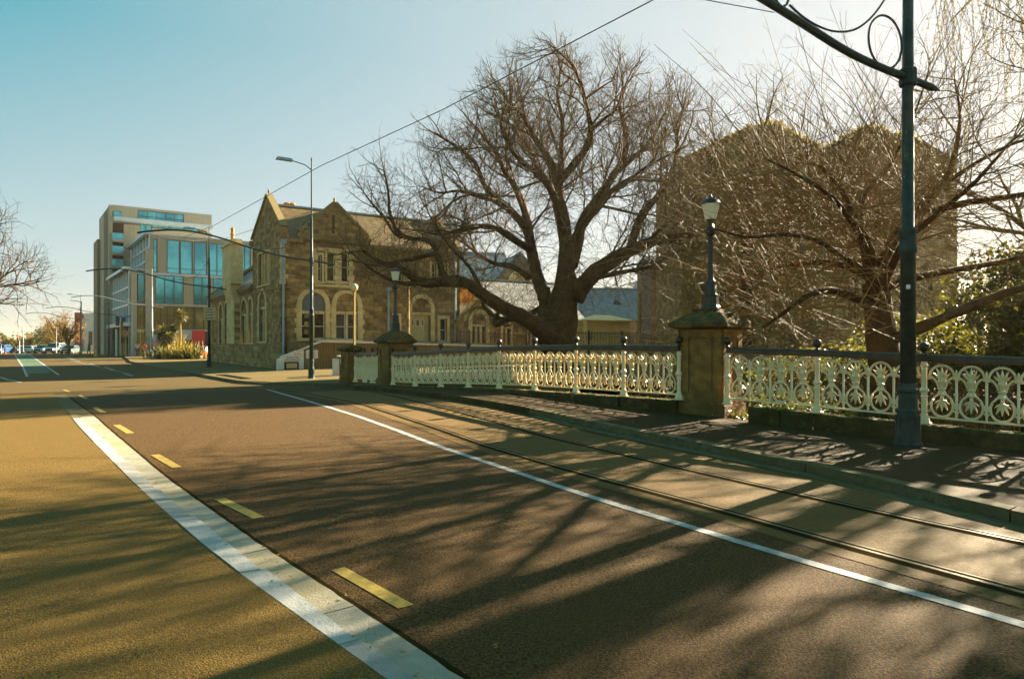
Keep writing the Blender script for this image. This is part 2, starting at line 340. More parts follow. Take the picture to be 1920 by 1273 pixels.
M['tyre']      = mat('tyre', (.015,.014,.013), rough=.85)
M['headlight'] = mat('headlight lens', (.75,.72,.62), rough=.1)
def emis(name, c, s):
    m = mat(name, c, rough=.4); b = m.node_tree.nodes['Principled BSDF']
    b.inputs['Emission Color'].default_value = (*c,1); b.inputs['Emission Strength'].default_value = s
    return m
M['lit_red']   = emis('lit red lamp', (1,.10,.03), 1.2)
M['lit_head']  = emis('lit headlamp', (1,.95,.7), 1.5)

# ------------------------------------------------------------------ ground shape: the bridge hump runs along q
D = Vector((-.580,.8146)); PR = Vector((.8146,.580))       # along the road, and to its right
def pq(x, y): return x*PR.x+y*PR.y, x*D.x+y*D.y
def xy(p, q): return p*PR.x+q*D.x, p*PR.y+q*D.y
GQ = [(-30,-.14),(3,-.12),(6,-.08),(8.8,0.0),(10.7,.09),(12.5,.14),(14.5,.16),(16.5,.13),(18.5,.07),(21,-.01),(26,-.16),(32,-.28),(40,-.30),(150,-.30),(165,-.36),(190,-1.2),(240,-2.6),(4000,-6)]
def g(q):
    if q <= GQ[0][0]: return GQ[0][1]
    for (a, za), (b, zb) in zip(GQ, GQ[1:]):
        if q <= b:
            t = (q-a)/(b-a); return za+(zb-za)*t
    return GQ[-1][1]
def U(px, py, off=0.0):
    """point of the ground seen at that pixel of the photograph"""
    z = off
    for _ in range(25):
        Y = F*(EYE-z)/(py-HY); X = (px-960)/F*Y
        z = .5*z+.5*(g(pq(X, Y)[1])+off)
    return Vector((X, Y, z))
def P3(px, py, Y): return Vector(((px-960)/F*Y, Y, EYE+(HY-py)/F*Y))
def curve_fn(pix, off):
    c = sorted([(pq(*U(a, b, off)[:2])[::-1]) for a, b in pix])
    def f(q):
        if q <= c[0][0]:
            sl_ = (c[1][1]-c[0][1])/(c[1][0]-c[0][0]); return c[0][1]+sl_*(q-c[0][0])*.6
        if q >= c[-1][0]: return c[-1][1]
        for i in range(len(c)-1):
            if q <= c[i+1][0]:
                t = (q-c[i][0])/(c[i+1][0]-c[i][0]); 
                p0, p1, p2, p3 = c[max(i-1,0)][1], c[i][1], c[i+1][1], c[min(i+2,len(c)-1)][1]
                return p1+(p2-p1)*t + .0*p0
        return c[-1][1]
    # light smoothing
    def fs(q): return sum(f(q+d) for d in (-1.2,-.6,0,.6,1.2))/5
    return fs
LE = curve_fn([(697,1248),(600,1185),(500,1115),(400,1040),(300,950),(250,905),(175,830),(140,792),(112,757),(98,735)], .02)
LK = curve_fn([(740,1250),(570,1130),(450,1040),(345,960),(230,862),(165,800),(128,762),(106,735)], .0)
LG = curve_fn([(870,1262),(800,1215),(700,1150),(600,1090),(500,1025),(400,955),(330,905),(260,850),(200,800),(158,765),(120,735)], .0)
RK = curve_fn([(1920,964),(1760,922),(1600,887),(1440,853),(1180,805),(1010,768),(803,737),(731,728)], .12)
WL = curve_fn([(1920,1172),(1460,1037),(1210,964),(960,882),(750,810),(600,760),(500,730),(440,722.5)], 0)
RL = curve_fn([(1920,1112),(1460,985),(1210,917),(960,850),(750,780),(600,741),(525,728.5)], 0)
RR = curve_fn([(1920,1017),(1560,940),(1210,860),(960,800),(800,757),(675,730)], 0)

def strip(fa, fb, q0, q1, dz, step=.6, mb=None, n=1):
    mb = mb or MB(); k = max(1, int((q1-q0)/step)); n0 = len(mb.v)
    for i in range(k+1):
        q = q0+(q1-q0)*i/k; a, b = fa(q), fb(q)
        for j in range(n+1):
            p = a+(b-a)*j/n; x, y = xy(p, q); mb.v.append((x, y, g(q)+(dz(q) if callable(dz) else dz)))
    for i in range(k):
        for j in range(n):
            a = n0+i*(n+1)+j; mb.f.append((a, a+1, a+n+2, a+n+1))
    return mb
# ------------------------------------------------------------------ ground, road, footpaths
C_ = lambda c: (lambda q: c)
# road over the bridge, and the open crossing beyond it
m = strip(lambda q: LE(q)-.3, lambda q: RK(q)+.3, -14, 21, 0, .5, n=2)
strip(lambda q: min(LE(q)-.3, LE(q)-(q-21)*.01), lambda q: RK(min(q,21))+.3+(q-21)*2.2, 21, 26, 0, .5, m, n=4)
struct('road', m, M['asphalt'])
m = strip(C_(-90), C_(75), 26, 300, -.0, 3, n=6)
# keep this sheet from underlying the left footpath corner at the same height
for i, v in enumerate(m.v): m.v[i] = (v[0], v[1], v[2]-.004)
struct('crossing_road', m, M['asphalt_far'])
# terrain sheet: everything else, with the river channel
m = MB(); xs = [-2500,-900,-400,-200,-120,-80,-60,-40,-25,-12]+[i*2.0 for i in range(-5, 31)]+[75,100,140,200,400,900,2500]
ys = [-60,-30,-15]+[i*2.0 for i in range(-6, 41)]+[90,100,115,130,150,180,230,300,450,800,1500,4000]
BLINE = [(11.0,5.0),(6.56,10.94),(4.19,13.28),(2.42,14.8),(-.34,18.03),(-4.07,23.3),(-7,28)]
def d_river(x, y):
    p, q = pq(x, y)
    pb = 11.7 if q < 5 else (11.7-(q-5)*.27 if q < 10.6 else 10.2)
    return p-pb
def terr(x, y):
    p, q = pq(x, y); d = d_river(x, y)
    base = -.55 if q < 125 else g(q)-.5
    if q < 34 and d > 0:
        z = -1.2-1.4*min(1, d/3.0)                      # falls to the water
        if d > 9: z = -2.6+2.0*min(1, (d-9)/5)
        if d > 3 and q > 24: z = z+(base-z)*min(1, (q-24)/8)
        return z
    if d > 0 and q < 40: return -.6
    return base
nx = len(xs)
for y in ys:
    for x in xs: m.v.append((x, y, terr(x, y)))
for j in range(len(ys)-1):
    for i in range(nx-1):
        a = j*nx+i; m.f.append((a, a+1, a+nx+1, a+nx))
struct('ground', m, M['grass'])
m = MB().add([(x_, y_, -2.35) for x_, y_ in (xy(12.5,-60), xy(26,-60), xy(26,30), xy(12.5,30))], [(0,1,2,3)])
struct('river', m, M['water'])
# left footpath (wide, sandy asphalt)
m = strip(C_(-45), lambda q: min(LE(q), (23.8-.8146*q)/.58), -14, 60, .026, .6, n=3)
struct('left_footpath', m, M['footpath'])
# right footpath over the bridge
BP = lambda q: 11.9 if q < 5 else (11.9-(q-5)*.27 if q < 10.6 else 10.39)
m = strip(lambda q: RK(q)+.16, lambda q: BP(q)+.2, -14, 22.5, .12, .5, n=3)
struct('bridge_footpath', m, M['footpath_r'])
# corner footpath in front of the stone building
corner = [(244,676.5),(300,688),(337,695),(369,699),(410,706),(453,713),(520,717),(600,718),(655,718),(705,722)]
ps = [U(a, b, .12) for a, b in corner]
poly = [(p.x, p.y) for p in ps]+[(2,24),(6,30),(40,60),(60,110),(-20,160),(-70,150),(-62,108)]
def flat(poly, zf, name, mt, side=0.0):
    m = MB(); k = len(poly)
    tri = tessellate_polygon([[Vector((a, b, 0)) for a, b in poly]])
    m.v = [(a, b, zf(a, b)) for a, b in poly]; m.f = [tuple(t) for t in tri]
    if side:
        m.v += [(a, b, zf(a, b)-side) for a, b in poly]
        for i in range(k): j = (i+1) % k; m.f.append((i, j, k+j, k+i))
    return m
m = flat(poly, lambda a, b: g(min(120,pq(a,b)[1]))+.12, '', None, .3)
struct('corner_footpath', m, M['paving'])

# left kerb: narrow flat kerb stones and a wider dished channel, in cast lengths
lk = MB(); 
kerb = thing('kerb', 'pale concrete kerb and channel curving along the left side of the road', 'kerb', (*xy(1.2,3), -.12))
kerb['kind'] = 'structure'; del kerb['category']; del kerb['label']
def relbuild(mb, name, mt, parent, **kw):
    L0 = parent.location; mb.v = [(a-L0[0], b-L0[1], c-L0[2]) for a, b, c in mb.v]
    return mb.build(name, mt, parent, **kw)
def slab(fa, fb, q0, q1, za, zb, th, n=3):
    """solid strip from q0 to q1; top heights za at fa and zb at fb above the road"""
    m = MB(); k = n
    for i in range(k+1):
        q = q0+(q1-q0)*i/k
        for f_, z_ in ((fa, za), (fb, zb)):
            x, y = xy(f_(q), q); m.v.append((x, y, g(q)+z_)); m.v.append((x, y, g(q)+z_-th))
    for i in range(k):
        a = i*4; b = a+4
        m.f += [(a, a+2, b+2, b), (a+1, b+1, b+3, a+3), (a, b, b+1, a+1), (a+2, a+3, b+3, b+2)]
    m.f += [(0,1,3,2), (4*k, 4*k+2, 4*k+3, 4*k+1)]
    return m
q = -3.0; i = 0
while q < 27.0:
    L_ = 1.45+.5*random.random()
    if q < 14.5: mt = random.choice([M['concrete'], M['concrete_b'], M['concrete_c']])
    else: mt = M['old_kerb']
    e = random.uniform(-.003, .003)
    q0_, L0_ = q, L_
    relbuild(slab(LE, lambda s: LK(s)+(.035*((s-q0_)/L0_-.5) if q < 12 else -.005), q+.006, q+L_-.006, .030+e, .027+e, .14, 2 if q < 8 else 4), 'kerbstone', mt, kerb)
    mc = mt if q >= 14.5 else random.choice([M['channel'], M['channel_b']])
    relbuild(slab(lambda s: LK(s)-.03, lambda s: LG(s)-.035+.012*noise.noise(Vector((s*7, 0, 1)))+.006*noise.noise(Vector((s*31, 0, 1))), q+.5+.006, q+.5+L_-.006, .005+e*.5, .012+e*.5, .12, 14 if q < 8 else 6), 'channel_slab', mc, kerb)
    q += L_; i += 1
struct('tar_seam', strip(lambda q: LG(q)-.06, lambda q: LG(q)+.012+.012*noise.noise(Vector((q*11, 2, 1))), -3, 26, .003, .09), M['groove'])
# right kerb with its stones
kr = thing('kerb', None, None, (*xy(8.6,5), .0)); kr['kind'] = 'structure'
q = -6.0
while q < 22:
    L_ = 1.9+.7*random.random(); e = random.uniform(-.004,.004)
    mt = M['old_kerb'] if q < 10.9 else M['plinthstone']
    relbuild(slab(RK, lambda s: RK(s)+.17, q+.008, q+L_-.008, .122+e, .128+e, .26), 'kerbstone', mt, kr)
    q += L_
# pale flat channel beside the right kerb
struct('gutter', strip(lambda q: RK(q)-.22, lambda q: RK(q)+.01, -8, 11, .004, .5), M['old_kerb'])
# tram track bed, rails with groove
struct('tram_track_bed', strip(lambda q: RL(q)-.34, lambda q: min(RR(q)+.85, RK(q)-.23), -10, 22, .004, .5, n=2), M['track_bed'])
for j, fr in enumerate((RL, RR)):
    t = thing('tram_rail', ['left rail of the tram track, set flush in the road nearest the white line', 'right rail of the tram track, set flush in the road nearest the bridge kerb'][j], 'rail', (*xy(fr(5), 5), -.1), 0, 'rails of the tram track')
    relbuild(strip(lambda q: fr(q)-.040, lambda q: fr(q)+.0, -10, 26, .010, .4), 'rail_head', M['rail_steel'], t)
    relbuild(strip(lambda q: fr(q)+.0, lambda q: fr(q)+.05, -10, 26, .0085, .4), 'groove', M['groove'], t)
    relbuild(strip(lambda q: fr(q)+.05, lambda q: fr(q)+.068, -10, 26, .010, .4), 'guard_lip', M['rail_steel'], t)
    relbuild(strip(lambda q: fr(q)-.13, lambda q: fr(q)-.046, -10, 26, .0065, .4), 'sealant', M['groove'], t)
# darker square patch between rails
# painted markings
struct('road_marking', strip(lambda q: WL(q)-.055, lambda q: WL(q)+.055, -6, 25.5, .005, .4), M['white_paint'])
YD = [((625,1068),(752,1140)),((405,936),(478,972)),((285,853),(326,877)),((214,797),(240,813)),((174,764),(191,774)),((147,741),(160,748)),((118,731),(128,735))]
yd = MB()
for (a, b) in YD:
    A, B = U(*a, 0), U(*b, 0)
    qa, qb = pq(A.x, A.y), pq(B.x, B.y)
    m = MB(); k = 5
    for i in range(k+1):
        t = i/k; q = qa[1]+(qb[1]-qa[1])*t; pc = qa[0]+(qb[0]-qa[0])*t+.035
        for s in (-.055, .055):
            x, y = xy(pc+s, q); m.v.append((x, y, g(q)+.0045))
    for i in range(k): m.f.append((2*i, 2*i+1, 2*i+3, 2*i+2))
    o = m.build('yellow_marking', M['yellow_paint']); o['kind'] = 'structure'
def paint(pix, mt, name, off=.004, zz=0.006):
    ps = [U(a, b, 0) for a, b in pix]; m = MB(); m.v = [(p.x, p.y, g(pq(p.x,p.y)[1])+zz) for p in ps]
    m.f = [tuple(t) for t in tessellate_polygon([[Vector((v[0], v[1], 0)) for v in m.v]])]
    o = m.build(name, mt); o['kind'] = 'structure'; return o
paint([(30,663),(54,663),(64,668),(84,685),(96,699),(47,701),(42,690),(36,676)], M['green_paint'], 'cycle_lane', zz=.002)
def pline(a, b, w, mt=None, name='road_marking', n=8, zz=.006):
    A, B = U(*a, 0), U(*b, 0); d = (B-A); d.z = 0; d.normalize(); s = Vector((-d.y, d.x, 0))*w/2; m = MB()
    for i in range(n+1):
        p = A+(B-A)*i/n
        for k in (-1, 1):
            v = p+s*k; m.v.append((v.x, v.y, g(pq(v.x,v.y)[1])+zz))
    for i in range(n): m.f.append((2*i, 2*i+1, 2*i+3, 2*i+2))
    o = m.build(name, mt or M['white_paint']); o['kind'] = 'structure'
for a, b in [((27,664),(43,688)),((43,688),(51,706)),((54,664),(110,703)),((124,670),(150,678)),((168,682),(186,687)),((196,688),(214,694)),
             ((232,701),(248,705)),((20,672),(30,672)),((92,672),(102,672)),((0,707),(14,712)),((14,712),(40,717)),((130,676),(250,703)),((172,676),(200,677))]:
    pline(a, b, .13 if a != (130,676) else .07)
paint([(318,688),(356,690),(453,714),(420,716),(370,706)], M['concrete'], 'traffic_island', zz=.05) if False else None
# dark kerb edge along the corner footpath
kc = thing('kerb', None, None, (*U(410,706,0)[:2], -.3)); kc['kind'] = 'structure'
for a, b in zip(ps, ps[1:]):
    n = max(1, int((b-a).length/2.2))
    for i in range(n):
        u_, v_ = a+(b-a)*(i/n), a+(b-a)*((i+1)/n-.004/n); d = (v_-u_).normalized(); s = Vector((-d.y, d.x, 0))
        if s.y > 0: s = -s
        m = MB(); z = g(pq(u_.x,u_.y)[1])
        m.add([(*(u_+s*.15)[:2],z-.1),(*(v_+s*.15)[:2],z-.1),(*v_[:2],z-.1),(*u_[:2],z-.1),(*(u_+s*.15)[:2],z+.125),(*(v_+s*.15)[:2],z+.125),(*v_[:2],z+.125),(*u_[:2],z+.125)],
              [(0,1,2,3),(4,7,6,5),(0,4,5,1),(1,5,6,2),(2,6,7,3),(3,7,4,0)])
        relbuild(m, 'kerbstone', M['old_kerb'], kc)
# grate by the corner
m = MB(); A = U(405,704,.12); B = U(455,712,.12)
gr = thing('drain_grate', 'dark metal grate set in the kerb at the building corner', 'grate', A)
d = (B-A).normalized(); s = Vector((-d.y,d.x,0))
for i in range(9): 
    p = (B-A)*(i/9); m.bar(p+Vector((0,0,.03)), p+s*.55+Vector((0,0,.03)), .06, .03)
m.build('grate_bar', M['dark_metal'], gr, kind=None)
# scattered dead leaves on the channel and the road
m = MB()
for k in range(260):
    if random.random() < .5: q = random.uniform(2, 16); p = random.uniform(LE(q)+.1, LG(q)); z = g(q)+.03
    elif random.random() < .6: q = random.uniform(4, 18); p = RK(q)+random.uniform(.2, 2.6); z = g(q)+.13
    else: q = random.uniform(2, 16); p = random.uniform(1.9, 8); z = g(q)+.012
    x, y = xy(p, q); a = random.random()*6.28; r = random.uniform(.008,.02)
    m.add([(x+math.cos(a)*r, y+math.sin(a)*r, z+random.random()*.008),(x+math.cos(a+1.7)*r*.6, y+math.sin(a+1.7)*r*.6, z),(x-math.cos(a)*r, y-math.sin(a)*r, z+.006),(x-math.cos(a+1.7)*r*.6, y-math.sin(a+1.7)*r*.6, z)], [(0,1,2,3)])
o = m.build('fallen_leaves', M['leaf_gold']); tag(o, 'small dead leaves scattered on the kerb channel and footpath', 'leaves', kind='stuff')

# ------------------------------------------------------------------ bridge balustrade
BAL = [(-4.07,23.3,.133),(-3.11,21.9,.18),(-2.14,20.5,.255),(-1.23,19.25,.314),(-.34,18.03,.37),(.556,16.95,.40),(1.48,15.8,.42),(2.42,14.8,.42),(3.43,14.02,.41)]
BNR = [(4.19,13.28,.386),(5.40,12.08,.345),(6.60,10.93,.29),(7.78,9.75,.25),(8.9,8.5,.20),(10.0,7.2,.16),(11.0,5.9,.12),(12.0,4.6,.08),(13.0,3.3,.05)]
BEND = [(-6.05,26.35,.06),(-5.55,25.7,.08),(-5.12,25.05,.10),(-4.8,24.45,.12)]
# --- one ornamental panel unit, width W (x), height 0..1 (z), built once
def arc(cx, cz, rx, rz_, a0, a1, n=9, y=0):
    return [(cx+rx*math.cos(R(a0+(a1-a0)*i/n)), y, cz+rz_*math.sin(R(a0+(a1-a0)*i/n))) for i in range(n+1)]
W = .43
def leafblade(mb, x0, z0, x1, z1, w, y=0.0, t=.012):
    dx, dz = x1-x0, z1-z0; L = math.hypot(dx, dz); nx_, nz_ = -dz/L*w, dx/L*w
    mx_, mz_ = x0+dx*.55, z0+dz*.55
    mb.add([(x0,y-t,z0),(mx_+nx_,y-t*.3,mz_+nz_),(x1,y-t*1.6,z1),(mx_-nx_,y-t*.3,mz_-nz_),(mx_,y-t*2.2,mz_),
            (x0,y+t,z0),(mx_+nx_,y+t*.3,mz_+nz_),(x1,y+t*1.6,z1),(mx_-nx_,y+t*.3,mz_-nz_),(mx_,y+t*2.2,mz_)],
           [(0,4,1),(1,4,2),(2,4,3),(3,4,0),(5,6,9),(6,7,9),(7,8,9),(8,5,9),(0,1,6,5),(1,2,7,6),(2,3,8,7),(3,0,5,8)])
def unit_mesh():
    m = MB()
    m.tube(arc(0,.76,.185,.185,-12,192,14), .021, 5)                                    # top hoop
    m.tube(arc(-W/2,.565,.165,.20,88,12,7), [.020]*8, 5); m.tube(arc(W/2,.565,.165,.20,92,168,7), [.020]*8, 5)   # curling arms to the uprights
    m.tube(arc(0,.31,.165,.175,-215,35,16), .021, 5)                                    # bottom hoop
    for s in (-1, 1):
        m.tube([(s*.03,0,.56),(s*.06,0,.49),(s*.115,0,.44),(s*.155,0,.405)], [.015,.017,.016,.012], 5)
        m.tube([(s*.165,0,.37),(s*.19,0,.33),(s*W/2,0,.315)], [.013,.014,.010], 5)
        m.tube([(s*.165,0,.25),(s*.20,0,.21),(s*W/2,0,.22)], [.013,.014,.010], 5)
    m.lathe([(.012,.40),(.03,.42),(.022,.46),(.058,.485),(.060,.50),(.032,.515),(.036,.55),(.066,.575),(.066,.59),(.036,.605),(.044,.64),(.066,.69),(.060,.73),(.035,.76)], n=8)
    for a, l, w_ in ((90,.205,.027),(66,.20,.024),(114,.20,.024),(42,.17,.021),(138,.17,.021)):
        leafblade(m, .01*math.cos(R(a)), .71, l*math.cos(R(a)), .71+l*math.sin(R(a)), w_)
    for a, l, w_ in ((-90,.205,.028),(-64,.20,.024),(-116,.20,.024),(-36,.14,.020),(-144,.14,.020)):
        leafblade(m, 0, .42, l*math.cos(R(a)), .42+l*math.sin(R(a)), w_)
    return m
def upright_mesh():
    m = MB(); m.box(-.016,.016,-.011,.011,.16,.80); m.box(-.026,.026,-.018,.018,.27,.33); m.box(-.026,.026,-.018,.018,.73,.785)
    m.lathe([(.020,.80),(.028,.815),(.014,.83),(.018,.85),(.004,.885)], n=6)
    m.lathe([(.004,.12),(.018,.14),(.014,.16)], n=6)
    return m
def post_mesh():
    m = MB(); m.lathe([(.105,0),(.105,.02),(.085,.035),(.07,.10),(.052,.13),(.055,.15),(.043,.17),(.043,.42),(.058,.44),(.043,.46),(.046,.50),(.068,.53),(.068,.55),(.045,.58),(.041,.60),(.041,.90),(.055,.92),(.055,.945),(.043,.96),(.043,1.0)], n=8)
    return m
unit0 = None
def balustrade(pts, label, units, first_post=True, ext_rail=0):
    global unit0
    t = thing('balustrade', label, 'balustrade', pts[0], 0, 'cast iron balustrade sections of the bridge'); O = Vector(pts[0])
    P = [Vector(p)-O for p in pts]
    for i, p in enumerate(P):
        d = (P[min(i+1,len(P)-1)]-P[max(i-1,0)]); rz = math.atan2(d.y, d.x)
        if i == 0 and not first_post: continue
        o = inst(proto['post'], t, p, rz)
        f = inst(proto['finial'], o, (0,0,0), 0)
    for a, b in zip(P, P[1:]):
        d = b-a; L = math.hypot(d.x, d.y); rz = math.atan2(d.y, d.x); n = units; bw = (L-.10)/n
        for k in range(n):
            tt = (.05+bw*(k+.5))/L; c = a+d*tt
            o = inst(proto['unit'], t, c, rz); o.scale = (bw/W, 1, 1)
            if k < n-1:
                c = a+d*((.05+bw*(k+1))/L); inst(proto['upright'], t, c, rz)
        m = MB(); m.bar(a+Vector((0,0,.115)), b+Vector((0,0,.115)), .05, .028); m.build('bottom_rail', M['cream_iron'], t)
        e = d.normalized()*.0
        m = MB()
        for w_, h_, z_ in ((.085,.035,1.012),(.125,.045,1.045)): m.bar(a+Vector((0,0,z_)), b+Vector((0,0,z_)), w_, h_)
        m.tube([a+Vector((0,0,1.068)), b+Vector((0,0,1.068))], .05, 8)
        m.build('handrail', M['bronze'], t)
    return t
proto = {}
proto['unit'] = unit_mesh().build('baluster', M['cream_iron'], smooth=False)
proto['upright'] = upright_mesh().build('upright', M['cream_iron'])
proto['post'] = post_mesh().build('post', M['cream_iron'], smooth=False)
proto['finial'] = MB().lathe([(.045,1.10),(.05,1.125),(.026,1.135),(.026,1.15),(.05,1.165),(.072,1.20),(.078,1.235),(.066,1.275),(.035,1.30),(.004,1.31)], n=10).build('ball_finial', M['bronze'], smooth=True)
balustrade(BAL, 'long cream cast iron balustrade with dark handrail between the two stone pillars', 4)
balustrade(BNR, 'cream openwork balustrade to the right of the near pillar, running behind the green pole', 4)
balustrade(BEND, 'short cream balustrade flaring back behind the far pillar', 3)
for k in list(proto): bpy.data.objects.remove(proto[k])

# plinth stones under the balustrade
def plinth(pts, label, drop, z0f, wdt=.34):
    t = thing('plinth_wall', label, 'stone plinth', (pts[0][0], pts[0][1], pts[0][2]-.3), 0, 'stone plinths under the balustrade'); O = t.location
    P = [Vector(p) for p in pts]; tot = []
    segs = []
    for a, b in zip(P, P[1:]): segs.append((a, b))
    for a, b in segs:
        d = b-a; L = d.length; n = 1 if L < 1.7 else 2
        n = 2 if random.random() < .4 else 1
        for i in range(n):
            u0, u1 = a+d*(i/n+.006), a+d*((i+1)/n-.006); dd = d.copy(); dd.z = 0; dd.normalize(); s = Vector((dd.y, -dd.x, 0))
            if s.x > 0: s = -s
            e = random.uniform(-.02,.02); wj = wdt/2+random.uniform(-.015,.015); m = MB(); K = 6
            # rows across the profile, K+1 along, slightly uneven
            prof = [(1.12,-1.0),(1.12,-.06),(.95,-.0),(-.95,-.0),(-1.1,-.06),(-1.1,-1.0)]
            for k in range(K+1):
                c = u0+(u1-u0)*(k/K); zb = z0f(c)
                for (w_, h_) in prof:
                    j = random.uniform(-.012,.012)
                    z = (c.z-.004+h_+e*0 if h_ > -.5 else zb)
                    m.v.append((c.x+s.x*(w_*wj+j)-O[0], c.y+s.y*(w_*wj+j)-O[1], z+(j*.3 if h_ < 0 else 0)-O[2]))
            N = len(prof)
            for k in range(K):
                for j in range(N-1): a_ = k*N+j; m.f.append((a_, a_+1, a_+N+1, a_+N))
            m.f.append(tuple(range(N))); m.f.append(tuple(K*N+j for j in reversed(range(N))))
            o = m.build('plinth_stone', M['plinthstone'], t); fixnormals(o)
        # moss strip on top
    m = MB()
    for k in range(420):
        a, b = random.choice(segs); c = a+(b-a)*random.random(); dd = (b-a).normalized(); s = Vector((dd.y, -dd.x, 0))
        if s.x > 0: s = -s
        w_ = random.uniform(-.8,.95)*wdt/2; r = random.uniform(.015,.05)
        n_ = noise.noise(Vector((c.x*.9, c.y*.9, 3)))
        if n_ < -.12: continue
        x, y, z = c.x+s.x*w_-O[0], c.y+s.y*w_-O[1], c.z-O[2]-.004
        m.lathe([(r,0),(r*.8,r*.25),(r*.2,r*.4)], (x, y, z), 5)
    m.build('moss', M['moss'], t, kind='stuff')
    return t
fpz = lambda c: g(pq(c.x,c.y)[1])+.12-.05
plinth([(a,b,c) for a,b,c in BAL], 'low mossy stone plinth under the long balustrade between the pillars', 0, fpz)
plinth([(4.55,12.93,.386)]+BNR[1:], 'dark mossy stone plinth under the balustrade beside the green pole', 0, fpz)

# ------------------------------------------------------------------ stone pillars
def panel_pillar(name, label, c, rz, w, zb, zt, capz, over=.11, domed=False, grp='stone pillars of the bridge'):
    t = thing(name, label, 'stone pillar', (c[0], c[1], zb), rz, grp); h = zt-zb
    m = MB(); a = w/2
    m.box(-a-.05,a+.05,-a-.05,a+.05,0,.26); m.box(-a-.02,a+.02,-a-.02,a+.02,.26,.31)
    m.build('base', M['sandstone'], t)
    # shaft with a sunk panel on each face
    m = MB(); b = a-.04; m.box(-b+.0,b-.0,-b+.0,b-.0,.31,h)
    for k in range(4):
        an = k*math.pi/2; cs, sn = math.cos(an), math.sin(an)
        def f(x, z, d): yy = -a+d; return (x*cs-yy*sn, x*sn+yy*cs, z)
        for x0, x1, z0, z1 in ((-a,-a*.56,.311,h-.001),(a*.56,a,.311,h-.001),(-a*.56+.001,a*.56-.001,.311,.50),(-a*.56+.001,a*.56-.001,h-.16,h-.001)):
            m.prism([(x0,z0),(x1,z0),(x1,z1),(x0,z1)], f, .039)
        for x0, x1, z0, z1 in ((-a*.46,a*.46,.54,h-.20),):
            m.prism([(x0,z0),(x1,z0),(x1,z1),(x0,z1)], lambda x, z, d, f=f: f(x, z, .04-d), .012)
    m.build('shaft', M['sandstone'], t)
    m = MB(); o = over; H = capz-zt
    prof = [(a+.02,0),(a+o*.6,.03),(a+o,.05),(a+o,.13),(a+o*.75,.16),(a*.72,H*.80),(a*.55,H*.86),(a*.55,H)] if not domed else \
           [(a+.02,0),(a+o,.04),(a+o+.01,.12),(a+o*.6,.17),(a*.85,H*.65),(a*.62,H*.86),(a*.4,H)]
    n0 = 0; S = 7
    rng = random.Random(5)
    for r_, z in prof:
        for k in range(4):
            for j in range(S):
                u = -1+2*j/S; cs, sn = math.cos(k*math.pi/2), math.sin(k*math.pi/2); x, y = u*r_, -r_
                jj = rng.uniform(-.018,.018) if z > .1 else rng.uniform(-.006,.006)
                m.v.append((x*cs-y*sn+jj, x*sn+y*cs+jj, h+z+(jj if .1 < z < H-.02 else 0)))
    N = 4*S
    for i in range(len(prof)-1):
        for j in range(N): m.f.append((i*N+j, i*N+(j+1)%N, (i+1)*N+(j+1)%N, (i+1)*N+j))
    m.f.append(tuple(reversed(range(N)))); m.f.append(tuple((len(prof)-1)*N+j for j in range(N)))
    o_ = m.build('capstone', M['capstone'], t)
    return t
rzN = math.atan2(-.65,.76)
dN = Vector((.76,-.65)); pN = Vector((.65,.76)); CN = Vector((4.04,13.43)); cN = CN-dN*.47+pN*.5+Vector((.10,.0))
panel_pillar('stone_pillar', 'large square sandstone pillar with sunk panel and mossy cap, nearer of the bridge pillars', cN, rzN, .96, .08, 1.85, 2.27, .14)
rzF = math.atan2(-.82,.57); dF = Vector((.57,-.82)); pF = Vector((.82,.57)); cF = Vector((-4.16,23.35))-dF*.5+pF*.42
panel_pillar('stone_pillar', 'smaller looking square stone pillar at the far end of the long balustrade', cF, rzF, .92, .05, 1.54, 1.97, domed=True)
panel_pillar('stone_pillar', 'low end pillar at the tip of the short flared balustrade, beside the white blocks', (-6.35,26.9), R(-45), .55, .0, 1.22, 1.48, .1, True)

# lamps on the two pillars
def pillar_lamp(label, c, z0, k, rz):
    t = thing('pillar_lamp', label, 'lamp', (c[0], c[1], z0), rz, 'lamps on the bridge pillars')
    m = MB()
    m.lathe([(.205,0),(.205,.05),(.175,.09),(.168,.28),(.175,.31),(.135,.35),(.118,.56),(.125,.60),(.095,.64)], n=8)
    m.build('lamp_base', M['lamp_black'], t)
    m = MB().lathe([(.085,.62),(.068,.70),(.060,1.2),(.055,1.50),(.085,1.52),(.085,1.55),(.052,1.58),(.11,1.66),(.12,1.72),(.085,1.78),(.058,1.85),(.07,1.92),(.105,1.95)], n=8)
    m.build('column', M['lamp_black'], t, smooth=False)
    m = MB().lathe([(.115,1.95),(.125,1.99),(.19,2.28)], n=6); m.build('lamp_glass', M['lamp_glass'], t)
    m = MB().lathe([(.215,2.28),(.21,2.30),(.175,2.36),(.11,2.41),(.045,2.43),(.03,2.46),(.008,2.50)], n=6); m.build('lamp_hood', M['lamp_black'], t)
    t.scale = (k,k,k); return t
pillar_lamp('black iron lamp with cream glass lantern standing on the nearer, larger pillar', cN, 2.265, .955, rzN)
pillar_lamp('black iron lamp with lantern on the far pillar, in front of the stone building', cF, 1.965, .92, rzF)
# loose pale slates on the near cap
m = MB()
for k in range(7):
    a = random.random()*6.28; c = Vector((cN.x+.15+random.uniform(-.05,.28), cN.y+random.uniform(-.3,.0), 0))
    m.obox(c, random.uniform(.12,.26), random.uniform(.08,.16), 2.11+k*.016, 2.125+k*.016, a)
o = m.build('broken_slate', M['old_kerb']); tag(o, 'pale broken stone flakes lying on the cap of the near pillar', 'stone flakes')

